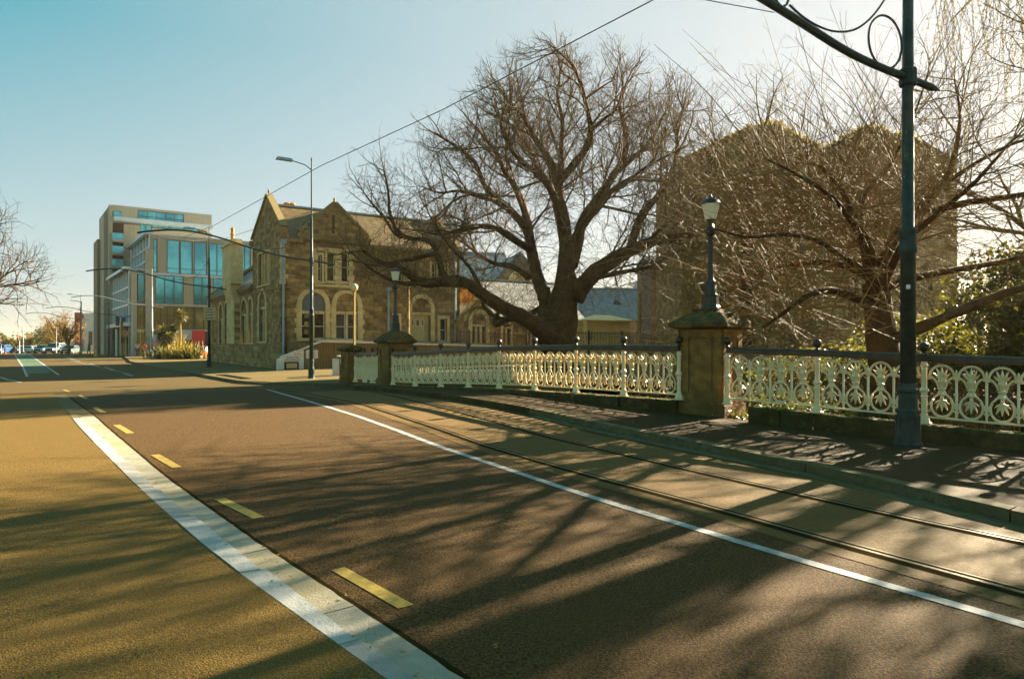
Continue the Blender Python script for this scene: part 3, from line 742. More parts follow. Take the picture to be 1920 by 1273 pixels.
# ------------------------------------------------------------------ tram poles with bracket arms
def smooth_line(c, n=4):
    out = []
    for i in range(len(c)-1):
        p0, p1, p2, p3 = c[max(i-1,0)], c[i], c[i+1], c[min(i+2,len(c)-1)]
        for j in range(n):
            t = j/n; out.append(tuple(.5*((2*p1[k])+(p2[k]-p0[k])*t+(2*p0[k]-5*p1[k]+4*p2[k]-p3[k])*t*t+(-p0[k]+3*p1[k]-3*p2[k]+p3[k])*t*t*t) for k in (0,1)))
    return out+[c[-1]]
def tram_pole(label, base, H, armdir, prof, rscale=1.0, scroll=True, light=None, simple=False, tip=.9, mt='pole_dark', ring_z=None):
    t = thing('tram_pole', label, 'tram pole', base, 0, 'tram wire poles with bracket arms')
    n = 14 if not simple else 8; s = rscale
    pr = [(.20,0),(.205,.03),(.185,.08),(.165,.30),(.15,.50),(.155,.53),(.135,.56),(.13,.80),(.155,.82),(.155,.86),(.135,.88),(.13,.95)]
    m = MB().lathe([(a*s, b) for a, b in pr], n=n if simple else 12)
    if not simple:
        for k in range(12):
            a = 2*math.pi*(k+.5)/12; m.obox((math.cos(a)*.162*s, math.sin(a)*.162*s), .012, .05, .10, .46, a)
    m.build('pole_base', M[mt], t)
    m = MB().lathe([(.112*s,.95),(.104*s,2.9),(.125*s,2.92),(.135*s,2.96),(.125*s,3.02),(.118*s,3.04),(.118*s,3.22),(.13*s,3.25),(.12*s,3.29),(.088*s,3.31),(.080*s,5.5),(.070*s,H if H < 9 else 7.5)], n=n)
    m.build('shaft', M[mt], t, smooth=True)
    if H > 9: MB().lathe([(.05*s,7.4),(.055*s,7.55),(.04*s,7.7),(.032*s,H-.2),(.045*s,H-.12),(.01,H)], n=8).build('mast', M[mt], t)
    d = Vector((armdir[0], armdir[1], 0)).normalized()
    pts = [d*x+Vector((0,0,z)) for x, z in smooth_line(prof)]
    MB().tube(pts, [.01,.03]+[(.055 if scroll else .040)]*(len(pts)-3)+[.03], 8).build('bracket_arm', M[mt], t)
    z0 = prof[2][1]
    MB().lathe([(.115*s,z0-.12),(.125*s,z0-.10),(.125*s,z0+.12),(.115*s,z0+.14)], n=10).build('collar', M[mt], t)
    if scroll:
        m = MB()
        m.tube([d*(.50+.36*math.cos(a))+Vector((0,0,z0+.46+.39*math.sin(a))) for a in [2*math.pi*i/28 for i in range(29)]], .017, 6)
        sp = smooth_line([(2.42,6.20),(2.15,6.08),(1.85,6.01),(1.55,6.0),(1.2,6.08),(.9,6.26),(.6,6.56),(.3,7.0),(.08,7.5)])
        m.tube([d*x+Vector((0,0,z)) for x, z in sp], .016, 6)
        m.tube([d*(2.56+.12*math.cos(a))+Vector((0,0,6.28+.12*math.sin(a))) for a in [2*math.pi*i/16-1.2 for i in range(15)]], .018, 6)
        m.build('scroll', M[mt], t)
    else:
        m = MB()
        arm = lambda x: next((za+(zb-za)*(x-xa)/(xb-xa) for (xa,za),(xb,zb) in zip(prof, prof[1:]) if xa <= x <= xb), prof[-1][1])
        m.tube([d*(2.35+.16*math.cos(a))+Vector((0,0,arm(2.3)+.20+.16*math.sin(a))) for a in [2*math.pi*i/14 for i in range(13)]], .018, 5)
        m.tube([d*(.25+.16*math.cos(a))+Vector((0,0,z0+1.6+.16*math.sin(a))) for a in [2*math.pi*i/14 for i in range(13)]], .018, 5)
        m.tube([d*.1+Vector((0,0,z0+1.75)), d*.7+Vector((0,0,z0+.75)), d*1.4+Vector((0,0,z0+.45)), d*2.3+Vector((0,0,arm(2.3)+.05))], .012, 4)
        m.build('scroll', M[mt], t)
    if light:
        L, zz = light
        m = MB().tube([Vector((0,0,zz-.25)), d*.3+Vector((0,0,zz-.05)), d*L+Vector((0,0,zz+.08))], .025, 6); m.build('light_arm', M[mt], t)
        m = MB(); rz = math.atan2(d.y, d.x); c = d*(L+.25)
        m.obox(c, .75, .26, zz+.02, zz+.14, rz, .85, .7); m.build('lamp_head', M['steel_grey'], t)
    return t
PROF = [(-1.15,5.42),(-.6,5.50),(0,5.56),(.8,5.62),(1.5,5.70),(2.2,5.83),(3.0,6.02),(3.8,6.24),(4.6,6.40),(5.3,6.47),(6.0,6.45),(6.8,6.32),(7.2,6.22)]
NPROF = [(-.74,5.50),(-.3,5.55),(0,5.58),(.73,5.66),(1.4,5.78),(2.23,6.01),(3.0,6.21),(4,6.42),(5,6.52),(6,6.5),(7,6.38)]
_old = [(-.62,5.38),(-.3,5.46),(0,5.55),(.5,5.68),(1.0,5.86),(1.5,6.08),(2.0,6.36),(2.6,6.72),(3.3,7.08),(4.2,7.4),(5.2,7.6),(6.2,7.62),(7.0,7.5)]
bN = (6.0,10.35,0.0)
tram_pole('tall dark green tram pole in the right foreground with scrolled arm overhead', (6.02,10.38,g(pq(6.02,10.38)[1])+.12), 9.0, (-.91,-.41), NPROF, 1.0, True, mt='pole_green')
b1 = U(584,711,.12)
tram_pole('tram pole in front of the stone building carrying a street light and long arm', b1, 10.4, (-.832,-.555), PROF, .85, False, (1.0,10.05))
b2 = U(392,689.5,.12)
p2 = tram_pole('dark tram pole with a beige notice sign at the left end of the stone building', b2, 9.7, (-.832,-.555), [(a*1.0,b+.0) for a,b in PROF], .9, False, (1.0,9.4))
b3 = U(285,672.5,.12)
tram_pole('pale tram pole beside the flax garden', b3, 9.5, (-.832,-.555), PROF, .8, False, (1.2,9.3), simple=True, mt='steel_grey')
b4 = U(204,665.5,.1)
tram_pole('distant tram pole at the left side of the glass building', b4, 9.6, (-.832,-.555), PROF, .9, False, None, simple=True)
b5 = U(151,663.2,.0)
tram_pole('farthest tram pole, in front of the rust red panel', b5, 9.6, (-.832,-.555), PROF, .9, False, (1.2,9.4), simple=True)
# sticker, tagging and clamp on the near pole
t = thing('pole_sticker', 'small white square sticker on the green pole', 'sticker', (6.02,10.38,2.43))
def onpole(ang, r, z): return (r*math.cos(ang), r*math.sin(ang), z)
MB().obox((math.cos(R(-118))*.112, math.sin(R(-118))*.112), .004, .055, -.03, .03, R(-118)).build('sticker_face', M['sticker'], t)
# sign on pole 2
sg = thing('pole_sign', 'beige rectangular notice sign fixed to the dark tram pole', 'sign', (b2[0]+.1, b2[1]-.14, b2[2]))
Y2 = b2[1]; s_ = Y2/F; zt, zb = EYE+(HY-577)*s_-b2[2], EYE+(HY-600)*s_-b2[2]
MB().box(-.42,.42,-.03,0,zb,zt).build('sign_board', M['sign_face'], sg)
m = MB()
for k in range(5): 
    zz = zt-.16-k*.19; w_ = [.22,.30,.26,.30,.18][k]; m.box(-w_,w_,-.034,-.031,zz,zz+.05)
m.build('lettering_line', M['black_text'], sg)

# tram contact wire and span wire
t = thing('tram_wire', 'thin dark tram contact wire sloping across the sky to the top edge', 'wire', (0,0,6))
pts = [P3(341,447,29.4), P3(401,423,24.5), P3(600,312,16.2), P3(830,206,12.0), P3(1225,0,8.55), P3(1700,-260,6.6)]
m = MB(); 
fine = []
for a, b in zip(pts, pts[1:]):
    for i in range(6): fine.append(a+(b-a)*(i/6)-Vector((0,0,.0)))
fine.append(pts[-1]); m.v = []
m.tube([p-Vector((0,0,6)) for p in fine], .0085, 5); m.build('contact_wire', M['wire'], t)
def wire(label, pts, r=.008):
    t = thing('span_wire', label, 'wire', pts[0]); m = MB().tube([Vector(p)-Vector(pts[0]) for p in pts], r, 4); m.build('cable', M['wire'], t)
wire('short span wire tied to the overhead arm near the top of the picture', [P3(1452,24,9.4), P3(1310,-2,8.9), P3(1000,-60,8.0)], .007)
wire('thin wire running from the glass building towards the tram pole', [P3(430,447,60), P3(360,452,32), P3(290,441,30)], .012)
wire('crossing thin wire above the far tram arms', [P3(590,395,33), P3(470,432,45), P3(400,455,60), P3(300,447,80)], .014)
# ------------------------------------------------------------------ building helpers
def wall(outline, holes, fn, mt, name, parent, th=.35):
    loops = [outline]+holes; m = MB(); flatv = [p for l in loops for p in l]
    tri = tessellate_polygon([[Vector((a, b, 0)) for a, b in l] for l in loops])
    m.v = [tuple(fn(a, b, 0)) for a, b in flatv]; m.f = [tuple(t) for t in tri]; n0 = len(m.v)
    m.v += [tuple(fn(a, b, th)) for a, b in flatv]; off = 0
    for l in loops:
        k = len(l)
        for i in range(k): j = (i+1) % k; m.f.append((off+i, off+j, n0+off+j, n0+off+i))
        off += k
    o = m.build(name, mt, parent); return o
def archpoly(a0, a1, zb, zt, seg=10, pointed=0.0):
    r = (a1-a0)/2; zs = zt-r*(1+pointed); c = (a0+a1)/2
    pts = [(a0, zb), (a1, zb)]
    for i in range(seg+1):
        an = math.pi*i/seg; pts.append((c+r*math.cos(an), zs+r*(1+pointed)*math.sin(an)))
    return pts, zs
def ring(inner, outer, fn, d0, d1, name, mt, parent, closed=False):
    m = MB(); k = len(inner)
    for (a, b) in inner: m.v += [tuple(fn(a,b,d0)), tuple(fn(a,b,d1))]
    n0 = len(m.v)
    for (a, b) in outer: m.v += [tuple(fn(a,b,d0)), tuple(fn(a,b,d1))]
    for i in range(k if closed else k-1):
        j = (i+1) % k
        m.f += [(2*i, 2*j, n0+2*j, n0+2*i), (2*i, 2*i+1, 2*j+1, 2*j), (n0+2*i, n0+2*j, n0+2*j+1, n0+2*i+1)]
    if not closed: m.f += [(0,n0,n0+1,1),(2*k-2,2*k-1,n0+2*k-1,n0+2*k-2)]
    return m.build(name, mt, parent)
def fbox(m, fn, a0, a1, z0, z1, d0, d1):
    vs = [fn(a,z,d) for d in (d0,d1) for a,z in ((a0,z0),(a1,z0),(a1,z1),(a0,z1))]
    return m.add(vs, [(0,3,2,1),(4,5,6,7),(0,1,5,4),(1,2,6,5),(2,3,7,6),(3,0,4,7)])
def window(parent, fn, a0, a1, zb, zt, arched=True, lights=2, glass='win_dark', sw=.16, tymp=True, transom=None, sash=True, pointed=0.0, sill=True, quoins=False, tm='stone', frame='white_wood', surround=True, trim='limestone'):
    """opening with dressed surround; returns hole outline"""
    if arched: hole, zs = archpoly(a0, a1, zb, zt, 10, pointed)
    else: hole, zs = [(a0,zb),(a1,zb),(a1,zt),(a0,zt)], zt
    path = hole[1:]+[hole[0]] if arched else [(a1,zb),(a1,zt),(a0,zt),(a0,zb)]
    c = (a0+a1)/2
    if surround:
        if arched:
            r = (a1-a0)/2; outer = [(a1+sw, zb)]+[(c+(p[0]-c)*(r+sw)/r, zs+(p[1]-zs)*(r+sw)/r) for p in hole[2:]]+[(a0-sw, zb)]
        else: outer = [(a1+sw,zb),(a1+sw,zt+sw),(a0-sw,zt+sw),(a0-sw,zb)]
        win = ring(path, outer, fn, -.055, .10, 'window', M[trim], parent)
    else: win = ring(path, [(c+(a-c)*1.02, b) for a,b in path], fn, -.003, .02, 'window', M[frame], parent)
    gl = MB().prism(hole, lambda a, b, d: fn(a, b, .26+d), .02); gl.build('glass', M[glass], win)
    if arched and tymp:
        tz = transom if transom else zs
        tp = [(a1, tz), (a1, zs)] if tz < zs-.01 else [(a1, zs)]
        poly = tp+[p for p in hole[3:-1]]+([(a0,zs),(a0,tz)] if tz < zs-.01 else [(a0,zs)])
        if tm: MB().prism(poly, lambda a, b, d: fn(a, b, .10+d), .08).build('tympanum', M[tm], win)
        top = tz
        m = MB(); fbox(m, fn, a0, a1, tz-.07, tz+.07, .06, .2); m.build('lintel', M[trim], win)
        top = tz-.07
    else: top = zt if not arched else zs
    m = MB(); lw = (a1-a0)/lights
    for i in range(1, lights):
        x = a0+lw*i; fbox(m, fn, x-.07, x+.07, zb, top, .03, .2)
    if lights > 1: m.build('mullion', M[trim], win)
    if sash:
        m = MB()
        for i in range(lights):
            x0, x1 = a0+lw*i+(.07 if i else 0), a0+lw*(i+1)-(.07 if i < lights-1 else 0)
            for u0,u1,v0,v1 in ((x0,x0+.05,zb,top),(x1-.05,x1,zb,top),(x0,x1,zb,zb+.07),(x0,x1,top-.05,top),(x0,x1,(zb+top)/2-.025,(zb+top)/2+.025)):
                fbox(m, fn, u0, u1, v0, v1, .19+.004*(v1-v0 < .2), .25)
        m.build('sash', M[frame], win)
    if sill:
        m = MB(); fbox(m, fn, a0-sw-.05, a1+sw+.05, zb-.12, zb-.002, -.10, .26); m.build('sill', M[trim], win)
    if quoins:
        m = MB(); z = zb+.1; k = 0
        while z < zs-.2:
            e = .16 if k % 2 else .04
            fbox(m, fn, a0-sw-e, a0-sw+.02, z, z+.30, -.048, .1); fbox(m, fn, a1+sw-.02, a1+sw+e, z, z+.30, -.048, .1)
            z += .32; k += 1
        m.build('quoin', M[trim], win)
    return hole

# ------------------------------------------------------------------ old stone building
ZB = -.25
A0 = Vector((-14.51, 43.0)); VV = Vector((.832,.555)); UU = Vector((-.555,.832)); ANG = math.atan2(.555,.832)
def FW(px, py, A=A0, V=VV, zb=ZB, dep=0.0):
    B = A+Vector((-V.y, V.x))*dep; k = (px-960)/F; s = (B.x-k*B.y)/(k*V.y-V.x); Y = B.y+V.y*s
    return s, EYE+(HY-py)/F*Y-zb
def LW(px, py, A=A0, V=VV, zb=ZB):
    Ux = Vector((-V.y, V.x)); k = (px-960)/F; t = (A.x-k*A.y)/(k*Ux.y-Ux.x); Y = A.y+Ux.y*t
    return t, EYE+(HY-py)/F*Y-zb
hb = thing('stone_school', 'old two storey stone building with steep gables, arched windows and slate roof', 'building', (A0.x, A0.y, ZB), ANG)
ff = lambda a, z, d: (a, d, z)
lf = lambda a, z, d: (d, a, z)
SE = 12.83; EV = 8.4; RZ = 11.15; DP = 7.6
holes = []
def fwin(x0, x1, y0, y1, **kw):
    s0, _ = FW(x0, 600); s1, _ = FW(x1, 600); sm = (x0+x1)/2
    z1, z0 = FW(sm, y0)[1], FW(sm, y1)[1]
    holes.append(window(hb, ff, s0, s1, z0, z1, **kw))
fwin(565.6, 610, 548, 636, transom=FW(588,585)[1], quoins=True, tm='blind', sw=.30)
fwin(630, 671, 550, 637, transom=FW(650,586)[1], quoins=True, sw=.30, glass='win_dark')
fwin(596, 603.5, 478, 528, arched=False, lights=1, sw=.12, glass='win_green')
fwin(613, 628, 474, 528, arched=False, lights=1, sw=.12, glass='win_green')
fwin(640, 654, 474, 529, arched=False, lights=1, sw=.12)
fwin(809, 818, 494, 527, arched=False, lights=1, sw=.12)
fwin(828, 838, 495, 528, arched=False, lights=1, sw=.12)
fwin(739.5, 748, 592, 636, arched=False, lights=1, sw=.16)
fwin(825, 838, 597, 640, arched=False, lights=1, sw=.2)
fwin(746, 756, 492, 527, arched=False, lights=1, sw=.12)
# door arch: opening with a tympanum, cream door with fanlight
s0, s1 = FW(772,600)[0], FW(808,600)[0]; zt, zb = FW(790,559)[1], FW(790,641)[1]
dh, zs = archpoly(s0, s1, zb, zt); holes.append(dh)
c = (s0+s1)/2; r = (s1-s0)/2; sw = .28
outer = [(s1+sw,zb)]+[(c+(p[0]-c)*(r+sw)/r, zs+(p[1]-zs)*(r+sw)/r) for p in dh[2:]]+[(s0-sw,zb)]
dr = ring(dh[1:]+[dh[0]], outer, ff, -.07, .12, 'doorway', M['limestone'], hb)
MB().prism([(s1,zs-.3),(s1,zs)]+dh[3:-1]+[(s0,zs),(s0,zs-.3)], lambda a,b,d: ff(a,b,.08+d), .1).build('tympanum', M['stone'], dr)
m = MB(); fbox(m, ff, s0, s1, zs-.42, zs-.28, .04, .3); m.build('lintel', M['limestone'], dr)
m = MB(); fbox(m, ff, s0, s1, zb, zs-.4, .4, .45); m.build('recess', M['limestone'], dr)
d0, d1 = FW(774,600)[0]+.05, FW(794,600)[0]+.12; dz = FW(784,612)[1]; dt = FW(784,600)[1]
m = MB(); fbox(m, ff, d0, d1, zb, dz, .30, .36); m.build('door_leaf', M['cream_door'], dr)
m = MB()
for i in range(4): fbox(m, ff, d0+.1+(i%2)*(d1-d0)/2, d0-.08+(i%2+1)*(d1-d0)/2, zb+.2+(i//2)*.95, zb+1.0+(i//2)*.95, .285, .299)
m.build('door_panel', M['cream_door'], dr)
m = MB(); fbox(m, ff, d0, d1, dz+.06, dt, .30, .34); m.build('fanlight', M['win_dark'], dr)
m = MB(); fbox(m, ff, d0-.06, d0, zb, dt+.05, .27, .35); fbox(m, ff, d1, d1+.06, zb, dt+.05, .27, .35); fbox(m, ff, d0, d1, dz, dz+.06, .27, .35); fbox(m, ff, d0, d1, dt, dt+.06, .27, .35); m.build('door_frame', M['white_wood'], dr)
# front wall with centre gable and right gable peak
gs, gz = FW(628,382); gl, gr = gs-2.15, gs+2.15
o = [(0,0),(SE,0),(SE,EV),(gr,EV),(gr,8.95),(gs,gz),(gl,8.95),(gl,EV),(0,EV)]
wall(o, holes, ff, M['stone'], 'front_wall', hb)
slit = MB(); a_, z_ = FW(625,418); fbox(slit, ff, a_-.09, a_+.09, z_-.7, z_+.5, -.012, -.002); slit.build('gable_slit', M['win_dark'], hb)
# left gabled wall and low wing wall
holes = []
def lwin(x0, x1, y0, y1, **kw):
    t1, t0 = LW(x0,600)[0], LW(x1,600)[0]; xm = (x0+x1)/2
    holes.append(window(hb, lf, t0, t1, LW(xm,y1)[1], LW(xm,y0)[1], **kw))
lwin(486, 498.5, 548, 640, sw=.25, transom=LW(492,577)[1], sash=False, quoins=True)
tl0, tl1 = LW(505,500)[0], LW(486,500)[0]
lwin(484.5, 506, 474, 534, arched=False, lights=4, sw=.12, sash=False)
pk, pz = LW(504,366); pk = 3.5
wall([(0,0),(DP,0),(DP,9.25),(DP-.05,9.35),(pk,pz),(.05,9.2),(0,9.1)], holes, lf, M['stone'], 'gable_wall', hb)
holes = []; TW = 24.0; WE = 5.9
for x0, x1, y0, y1 in ((452.5,463,562,644),(466.5,473.5,560,643),(411,418,571,646),(421.5,428.5,567,646)):
    lwin(x0, x1, y0, y1, sw=.2, transom=LW((x0+x1)/2, y0+28)[1], sash=False)
wall([(DP,0),(TW,0),(TW,WE),(DP,WE)], holes, lf, M['stone'], 'wing_wall', hb)
# plinth, string courses, cornices
m = MB(); zpl = FW(520,645)[1]
for f_, L_ in ((lf, TW),): fbox(m, f_, -.08, L_, 0, 1.55, -.09, -.001)
m.build('rubble_plinth', M['stone_base'], hb)
m = MB(); fbox(m, lf, -.10, TW, 1.55, 1.68, -.12, 0); fbox(m, ff, -.10, SE, 5.25, 5.37, -.09, 0); fbox(m, lf, -.09, DP, 5.25, 5.37, -.094, 0)
m.build('string_course', M['coping'], hb)
m = MB()
fbox(m, ff, -.15, gl, EV-.22, EV, -.25, .05); fbox(m, ff, gr, SE, EV-.22, EV, -.25, .05); fbox(m, lf, DP, TW, WE-.2, WE, -.25, .05)
m.build('cornice', M['coping'], hb)
m = MB(); t = DP+.3
while t < TW: fbox(m, lf, t, t+.18, WE-.48, WE-.2, -.17, 0); t += .42
s = .2
while s < SE:
    if not gl-.2 < s < gr: fbox(m, ff, s, s+.18, EV-.48, EV-.22, -.16, 0)
    s += .45
m.build('corbel', M['coping'], hb)
# quoins at the corner and window group panels
m = MB(); z = 5.5; k = 0
while z < 8.9:
    e = .42 if k % 2 else .25
    m.box(-.03, e, -.03, .67-e, z, z+.30); z += .33; k += 1
m.build('quoin', M['limestone'], hb)
# pale jamb blocks beside the upper windows
m = MB()
for xx in (590, 634, 659):
    s_, _ = FW(xx, 500); z = 5.6; k = 0
    while z < 7.7: e = .28 if k % 2 else .17; fbox(m, ff, s_-e, s_+e*.6, z, z+.30, -.04, .0); z += .33; k += 1
m.build('quoin', M['limestone'], hb)
s_0, s_1 = FW(592,500)[0], FW(660,500)[0]
m = MB(); fbox(m, ff, s_0-.1, s_1+.1, 5.42, 5.60, -.14, -.0); fbox(m, ff, s_0+.1, s_1-.1, 7.80, 7.98, -.07, -.0); m.build('window_ledge', M['limestone'], hb)
m = MB()
for xx in (577, 617, 676, 760, 815):
    for yy in (592, 607, 622):
        a_, z_ = FW(xx-3 if xx != 617 else 617, yy); fbox(m, ff, a_-.13, a_+.13, z_-.14, z_+.14, -.05, -.003)
m.build('dark_inset_block', M['stone_base'], hb)
# gable copings and kneelers
def cop(fn, a0, z0, a1, z1, w=.45, h=.16, d0=-.12):
    m = MB(); L = math.hypot(a1-a0, z1-z0); nx_, nz_ = -(z1-z0)/L*h, (a1-a0)/L*h
    if nz_ < 0: nx_, nz_ = -nx_, -nz_
    m.prism([(a0,z0),(a1,z1),(a1+nx_,z1+nz_),(a0+nx_,z0+nz_)], lambda a,b,d: fn(a,b,d0+d), w); return m.build('coping', M['coping'], hb)
cop(lf, -.15, 9.05, pk, pz+.02); cop(lf, DP+.15, 9.2, pk, pz+.02)
cop(ff, gl-.15, 8.85, gs, gz+.02); cop(ff, gr+.15, 8.85, gs, gz+.02)
m = MB()
for fn_, a_, z_ in ((lf,-.1,8.95),(lf,DP+.1,9.1),(ff,gl-.1,8.8),(ff,gr+.1,8.8)):
    fbox(m, fn_, a_-.22, a_+.22, z_-.28, z_+.02, -.2, .35); fbox(m, fn_, a_-.14, a_+.14, z_-.5, z_-.28, -.12, .3)
m.build('kneeler', M['coping'], hb)
m = MB()
m.lathe([(.09,0),(.12,.08),(.05,.16),(.10,.26),(.01,.45)], (.1,pk,pz+.05), 6); m.lathe([(.09,0),(.12,.08),(.05,.16),(.10,.26),(.01,.40)], (gs,.1,gz+.05), 6)
m.build('finial', M['coping'], hb)
# roofs
def roofslab(vs, mt, name, th=.12, parent=None):
    m = MB(); k = len(vs); n = (Vector(vs[1])-Vector(vs[0])).cross(Vector(vs[2])-Vector(vs[0])).normalized()
    if n.z < 0: n = -n
    m.v = [tuple(v) for v in vs]+[tuple(Vector(v)-n*th) for v in vs]
    m.f = [tuple(range(k)), tuple(reversed(range(k, 2*k)))]+[(i, (i+1)%k, k+(i+1)%k, k+i) for i in range(k)]
    return m.build(name, M[mt], parent or hb)
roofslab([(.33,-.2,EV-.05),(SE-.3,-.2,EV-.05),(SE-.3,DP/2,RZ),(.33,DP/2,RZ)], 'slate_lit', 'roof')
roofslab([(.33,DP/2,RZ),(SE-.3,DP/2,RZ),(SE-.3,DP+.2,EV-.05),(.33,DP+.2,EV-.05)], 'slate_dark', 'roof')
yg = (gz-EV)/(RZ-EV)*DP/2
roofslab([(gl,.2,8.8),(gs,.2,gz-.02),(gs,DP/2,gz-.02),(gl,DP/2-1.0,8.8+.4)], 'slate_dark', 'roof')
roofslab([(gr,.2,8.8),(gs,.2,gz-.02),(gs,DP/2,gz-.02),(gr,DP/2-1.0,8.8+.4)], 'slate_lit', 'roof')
m = MB(); m.bar((.33,DP/2,RZ+.04),(SE-.3,DP/2,RZ+.04),.22,.12); m.build('ridge_tile', M['downpipe'], hb)
# right end wall with parapet gable, rear wall
re_ = lambda a, z, d: (SE-d, a, z)
wall([(0,0),(DP,0),(DP,EV+.3),(DP/2,RZ+.45),(0,EV+.3)], [], re_, M['stone'], 'end_wall', hb)
cop(re_, -.1, EV+.25, DP/2, RZ+.45, .4); cop(re_, DP+.1, EV+.25, DP/2, RZ+.45, .4)
m = MB(); m.box(-.0,SE,DP-.3,DP,0,EV); m.build('rear_wall', M['stone'], hb)
# wing roof: eave along the left wall, ridge set back
roofslab([(-.2,DP+.02,WE-.03),(-.2,TW,WE-.03),(4.0,TW,8.9),(4.0,DP+.02,8.9)], 'slate_dark', 'wing_roof')
roofslab([(4.0,DP,8.9),(4.0,TW,8.9),(8.2,TW,WE),(8.2,DP,WE)], 'slate_dark', 'wing_roof')
ew = lambda a, z, d: (a, TW-d, z)
wall([(0,0),(8,0),(8,WE),(4,8.9+.3),(0,WE)], [], ew, M['stone'], 'wing_end_wall', hb)
cop(ew, -.3, WE-.05, 4, 9.15, .5); cop(ew, 8.3, WE-.05, 4, 9.15, .5)
fx = MB(); fbox(fx, lf, TW-.9, TW+.1, 0, WE-.1, -.22, -.0); fx.build('corner_pilaster', M['limestone'], hb)
# buttress chimney on the wing wall
tc, _ = LW(443, 600); t0, t1 = LW(452,600)[0], LW(433,600)[0]
zc0 = 6.3; zc1 = LW(447,462)[1]
ch = MB(); ch.box(-.75,.15,t0-.0,t1-.5,zc0,zc1); o = ch.build('chimney', M['limestone'], hb)
m = MB(); m.box(-.88,.28,t0-.13,t1-.37,zc1,zc1+.14); m.box(-.68,.08,t0+.07,t1-.57,zc1+.14,zc1+.45); m.build('chimney_cap', M['limestone'], o)
m = MB().lathe([(.17,0),(.14,.1),(.13,.45),(.18,.5),(.18,.58),(.10,.62),(.13,.75),(.13,.95),(.16,1.0),(.10,1.06)], (-.3,(t0+t1-.5)/2,zc1+.45), 8); m.build('chimney_pot', M['terracotta'], o)
m = MB(); fbox(m, lf, t0+.4, t1-.6, 1.7, 4.9, -.45, 0); m.prism([(0,0),(0,1.4),(-.75,1.4),(-.45,0)], lambda a,b,d: (a, t0+.4+d, 4.9+b), t1-t0-1.0); m.build('buttress', M['limestone'], hb)
m = MB()
for k in range(5): fbox(m, lf, t0+.15, t0+.4, 2.0+k*.62, 2.32+k*.62, -.42, 0)
m.build('buttress_quoin', M['stone_base'], hb)
# ridge chimney pots
m = MB()
for xx in (545, 555):
    s_ = FW(xx, 380, dep=DP/2)[0]; m.lathe([(.20,0),(.17,.12),(.16,.35),(.24,.42),(.24,.5),(.12,.56)], (s_,DP/2+.9,RZ-.1), 8)
m.build('chimney_pot', M['terracotta'], hb)
m = MB(); s_ = FW(550,380,dep=DP/2)[0]; m.box(s_-.8,s_+.8,DP/2+.55,DP/2+1.25,RZ-1.2,RZ-.1); m.build('ridge_chimney', M['stone_base'], hb)
# downpipes
for xx, z1 in ((530, EV-.4), (727, 5.3), (852, EV-.3)):
    s_ = FW(xx, 600)[0]; m = MB(); m.tube([(s_,-.14,.3 if xx == 530 else 1.9),(s_,-.14,z1)], .075, 8); m.box(s_-.17,s_+.17,-.3,-.01,z1,z1+.28)
    for zz in (2.5, 4.4, 6.6):
        if zz < z1: m.box(s_-.11,s_+.11,-.22,-.0,zz,zz+.06)
    m.build('downpipe', M['downpipe'], hb)

# ------------------------------------------------------------------ terrace wall with ramp wedge in front
W0 = Vector((-14.0, 40.6))
tw = thing('terrace_wall', 'ribbed grey brown retaining wall with pale coping in front of the stone building', 'wall', (W0.x, W0.y, ZB), ANG)
def TW_(px, py): return FW(px, py, W0)
s_a = TW_(569,690)[0]; s_r = TW_(604,640)[0]; ztop = TW_(604,641)[1]; LWL = 15.5
zt2 = lambda s: ztop-(max(0,s-s_r))*.028
m = MB(); m.prism([(s_a,0),(LWL,0),(LWL,zt2(LWL)),(s_r,ztop),(s_a,TW_(569,658)[1])], lambda a,b,d:(a,d,b), .3); m.build('wall_body', M['rib_concrete'], tw)
rib = MB().box(-.035,.035,-.03,.002,.12,1.0).build('rib', M['rib_concrete'], tw)
s = s_a+.1; first = True
while s < LWL:
    h = zt2(s)-.04 if s > s_r else TW_(569,658)[1]+(ztop-TW_(569,658)[1])*(s-s_a)/(s_r-s_a)-.06
    o = rib if first else inst(rib, tw); o.location = (s, 0, 0); o.scale = (1,1,(h-.12)/.88 if not first else (h-.12)/.88); o.location.z = .12-.12*o.scale.z; first = False
    s += .17
m = MB(); sl_ = TW_(521,672)
m.prism([(sl_[0]-.0,0),(s_a,0),(s_a,TW_(569,656)[1]),(TW_(527,671)[0],TW_(527,671)[1]),(sl_[0],sl_[1]-.05)], lambda a,b,d:(a,-.06+d,b), .4); m.build('ramp_wedge', M['white_render'], tw)
m = MB(); m.bar((TW_(527,671)[0],.1,TW_(527,671)[1]+.03),(s_r,.1,ztop+.05),.42,.09); m.bar((s_r,.1,ztop+.05),(LWL,.1,zt2(LWL)+.05),.46,.13); m.build('coping', M['white_render'], tw)
m = MB()
m.tube([(s_r-.4,.1,ztop+.25),(LWL,.1,zt2(LWL)+.25)], .02, 5)
s = s_r
while s < LWL: m.tube([(s,.1,ztop-.35),(s,.1,zt2(s)+.25)], .014, 4); s += 1.1
m.build('rail', M['fence_black'], tw)
nb = MB(); a0_, z0_ = TW_(532.5,693); a1_, z1_ = TW_(559,678); nb.box(a0_,a1_,-.13,-.061,z0_,z1_); o = nb.build('notice_case', M['trousers_dark'], tw)
MB().box(a0_+.1,a1_-.1,-.14,-.131,z0_+.08,z1_-.09).build('notice_paper', M['sign_face'], o)
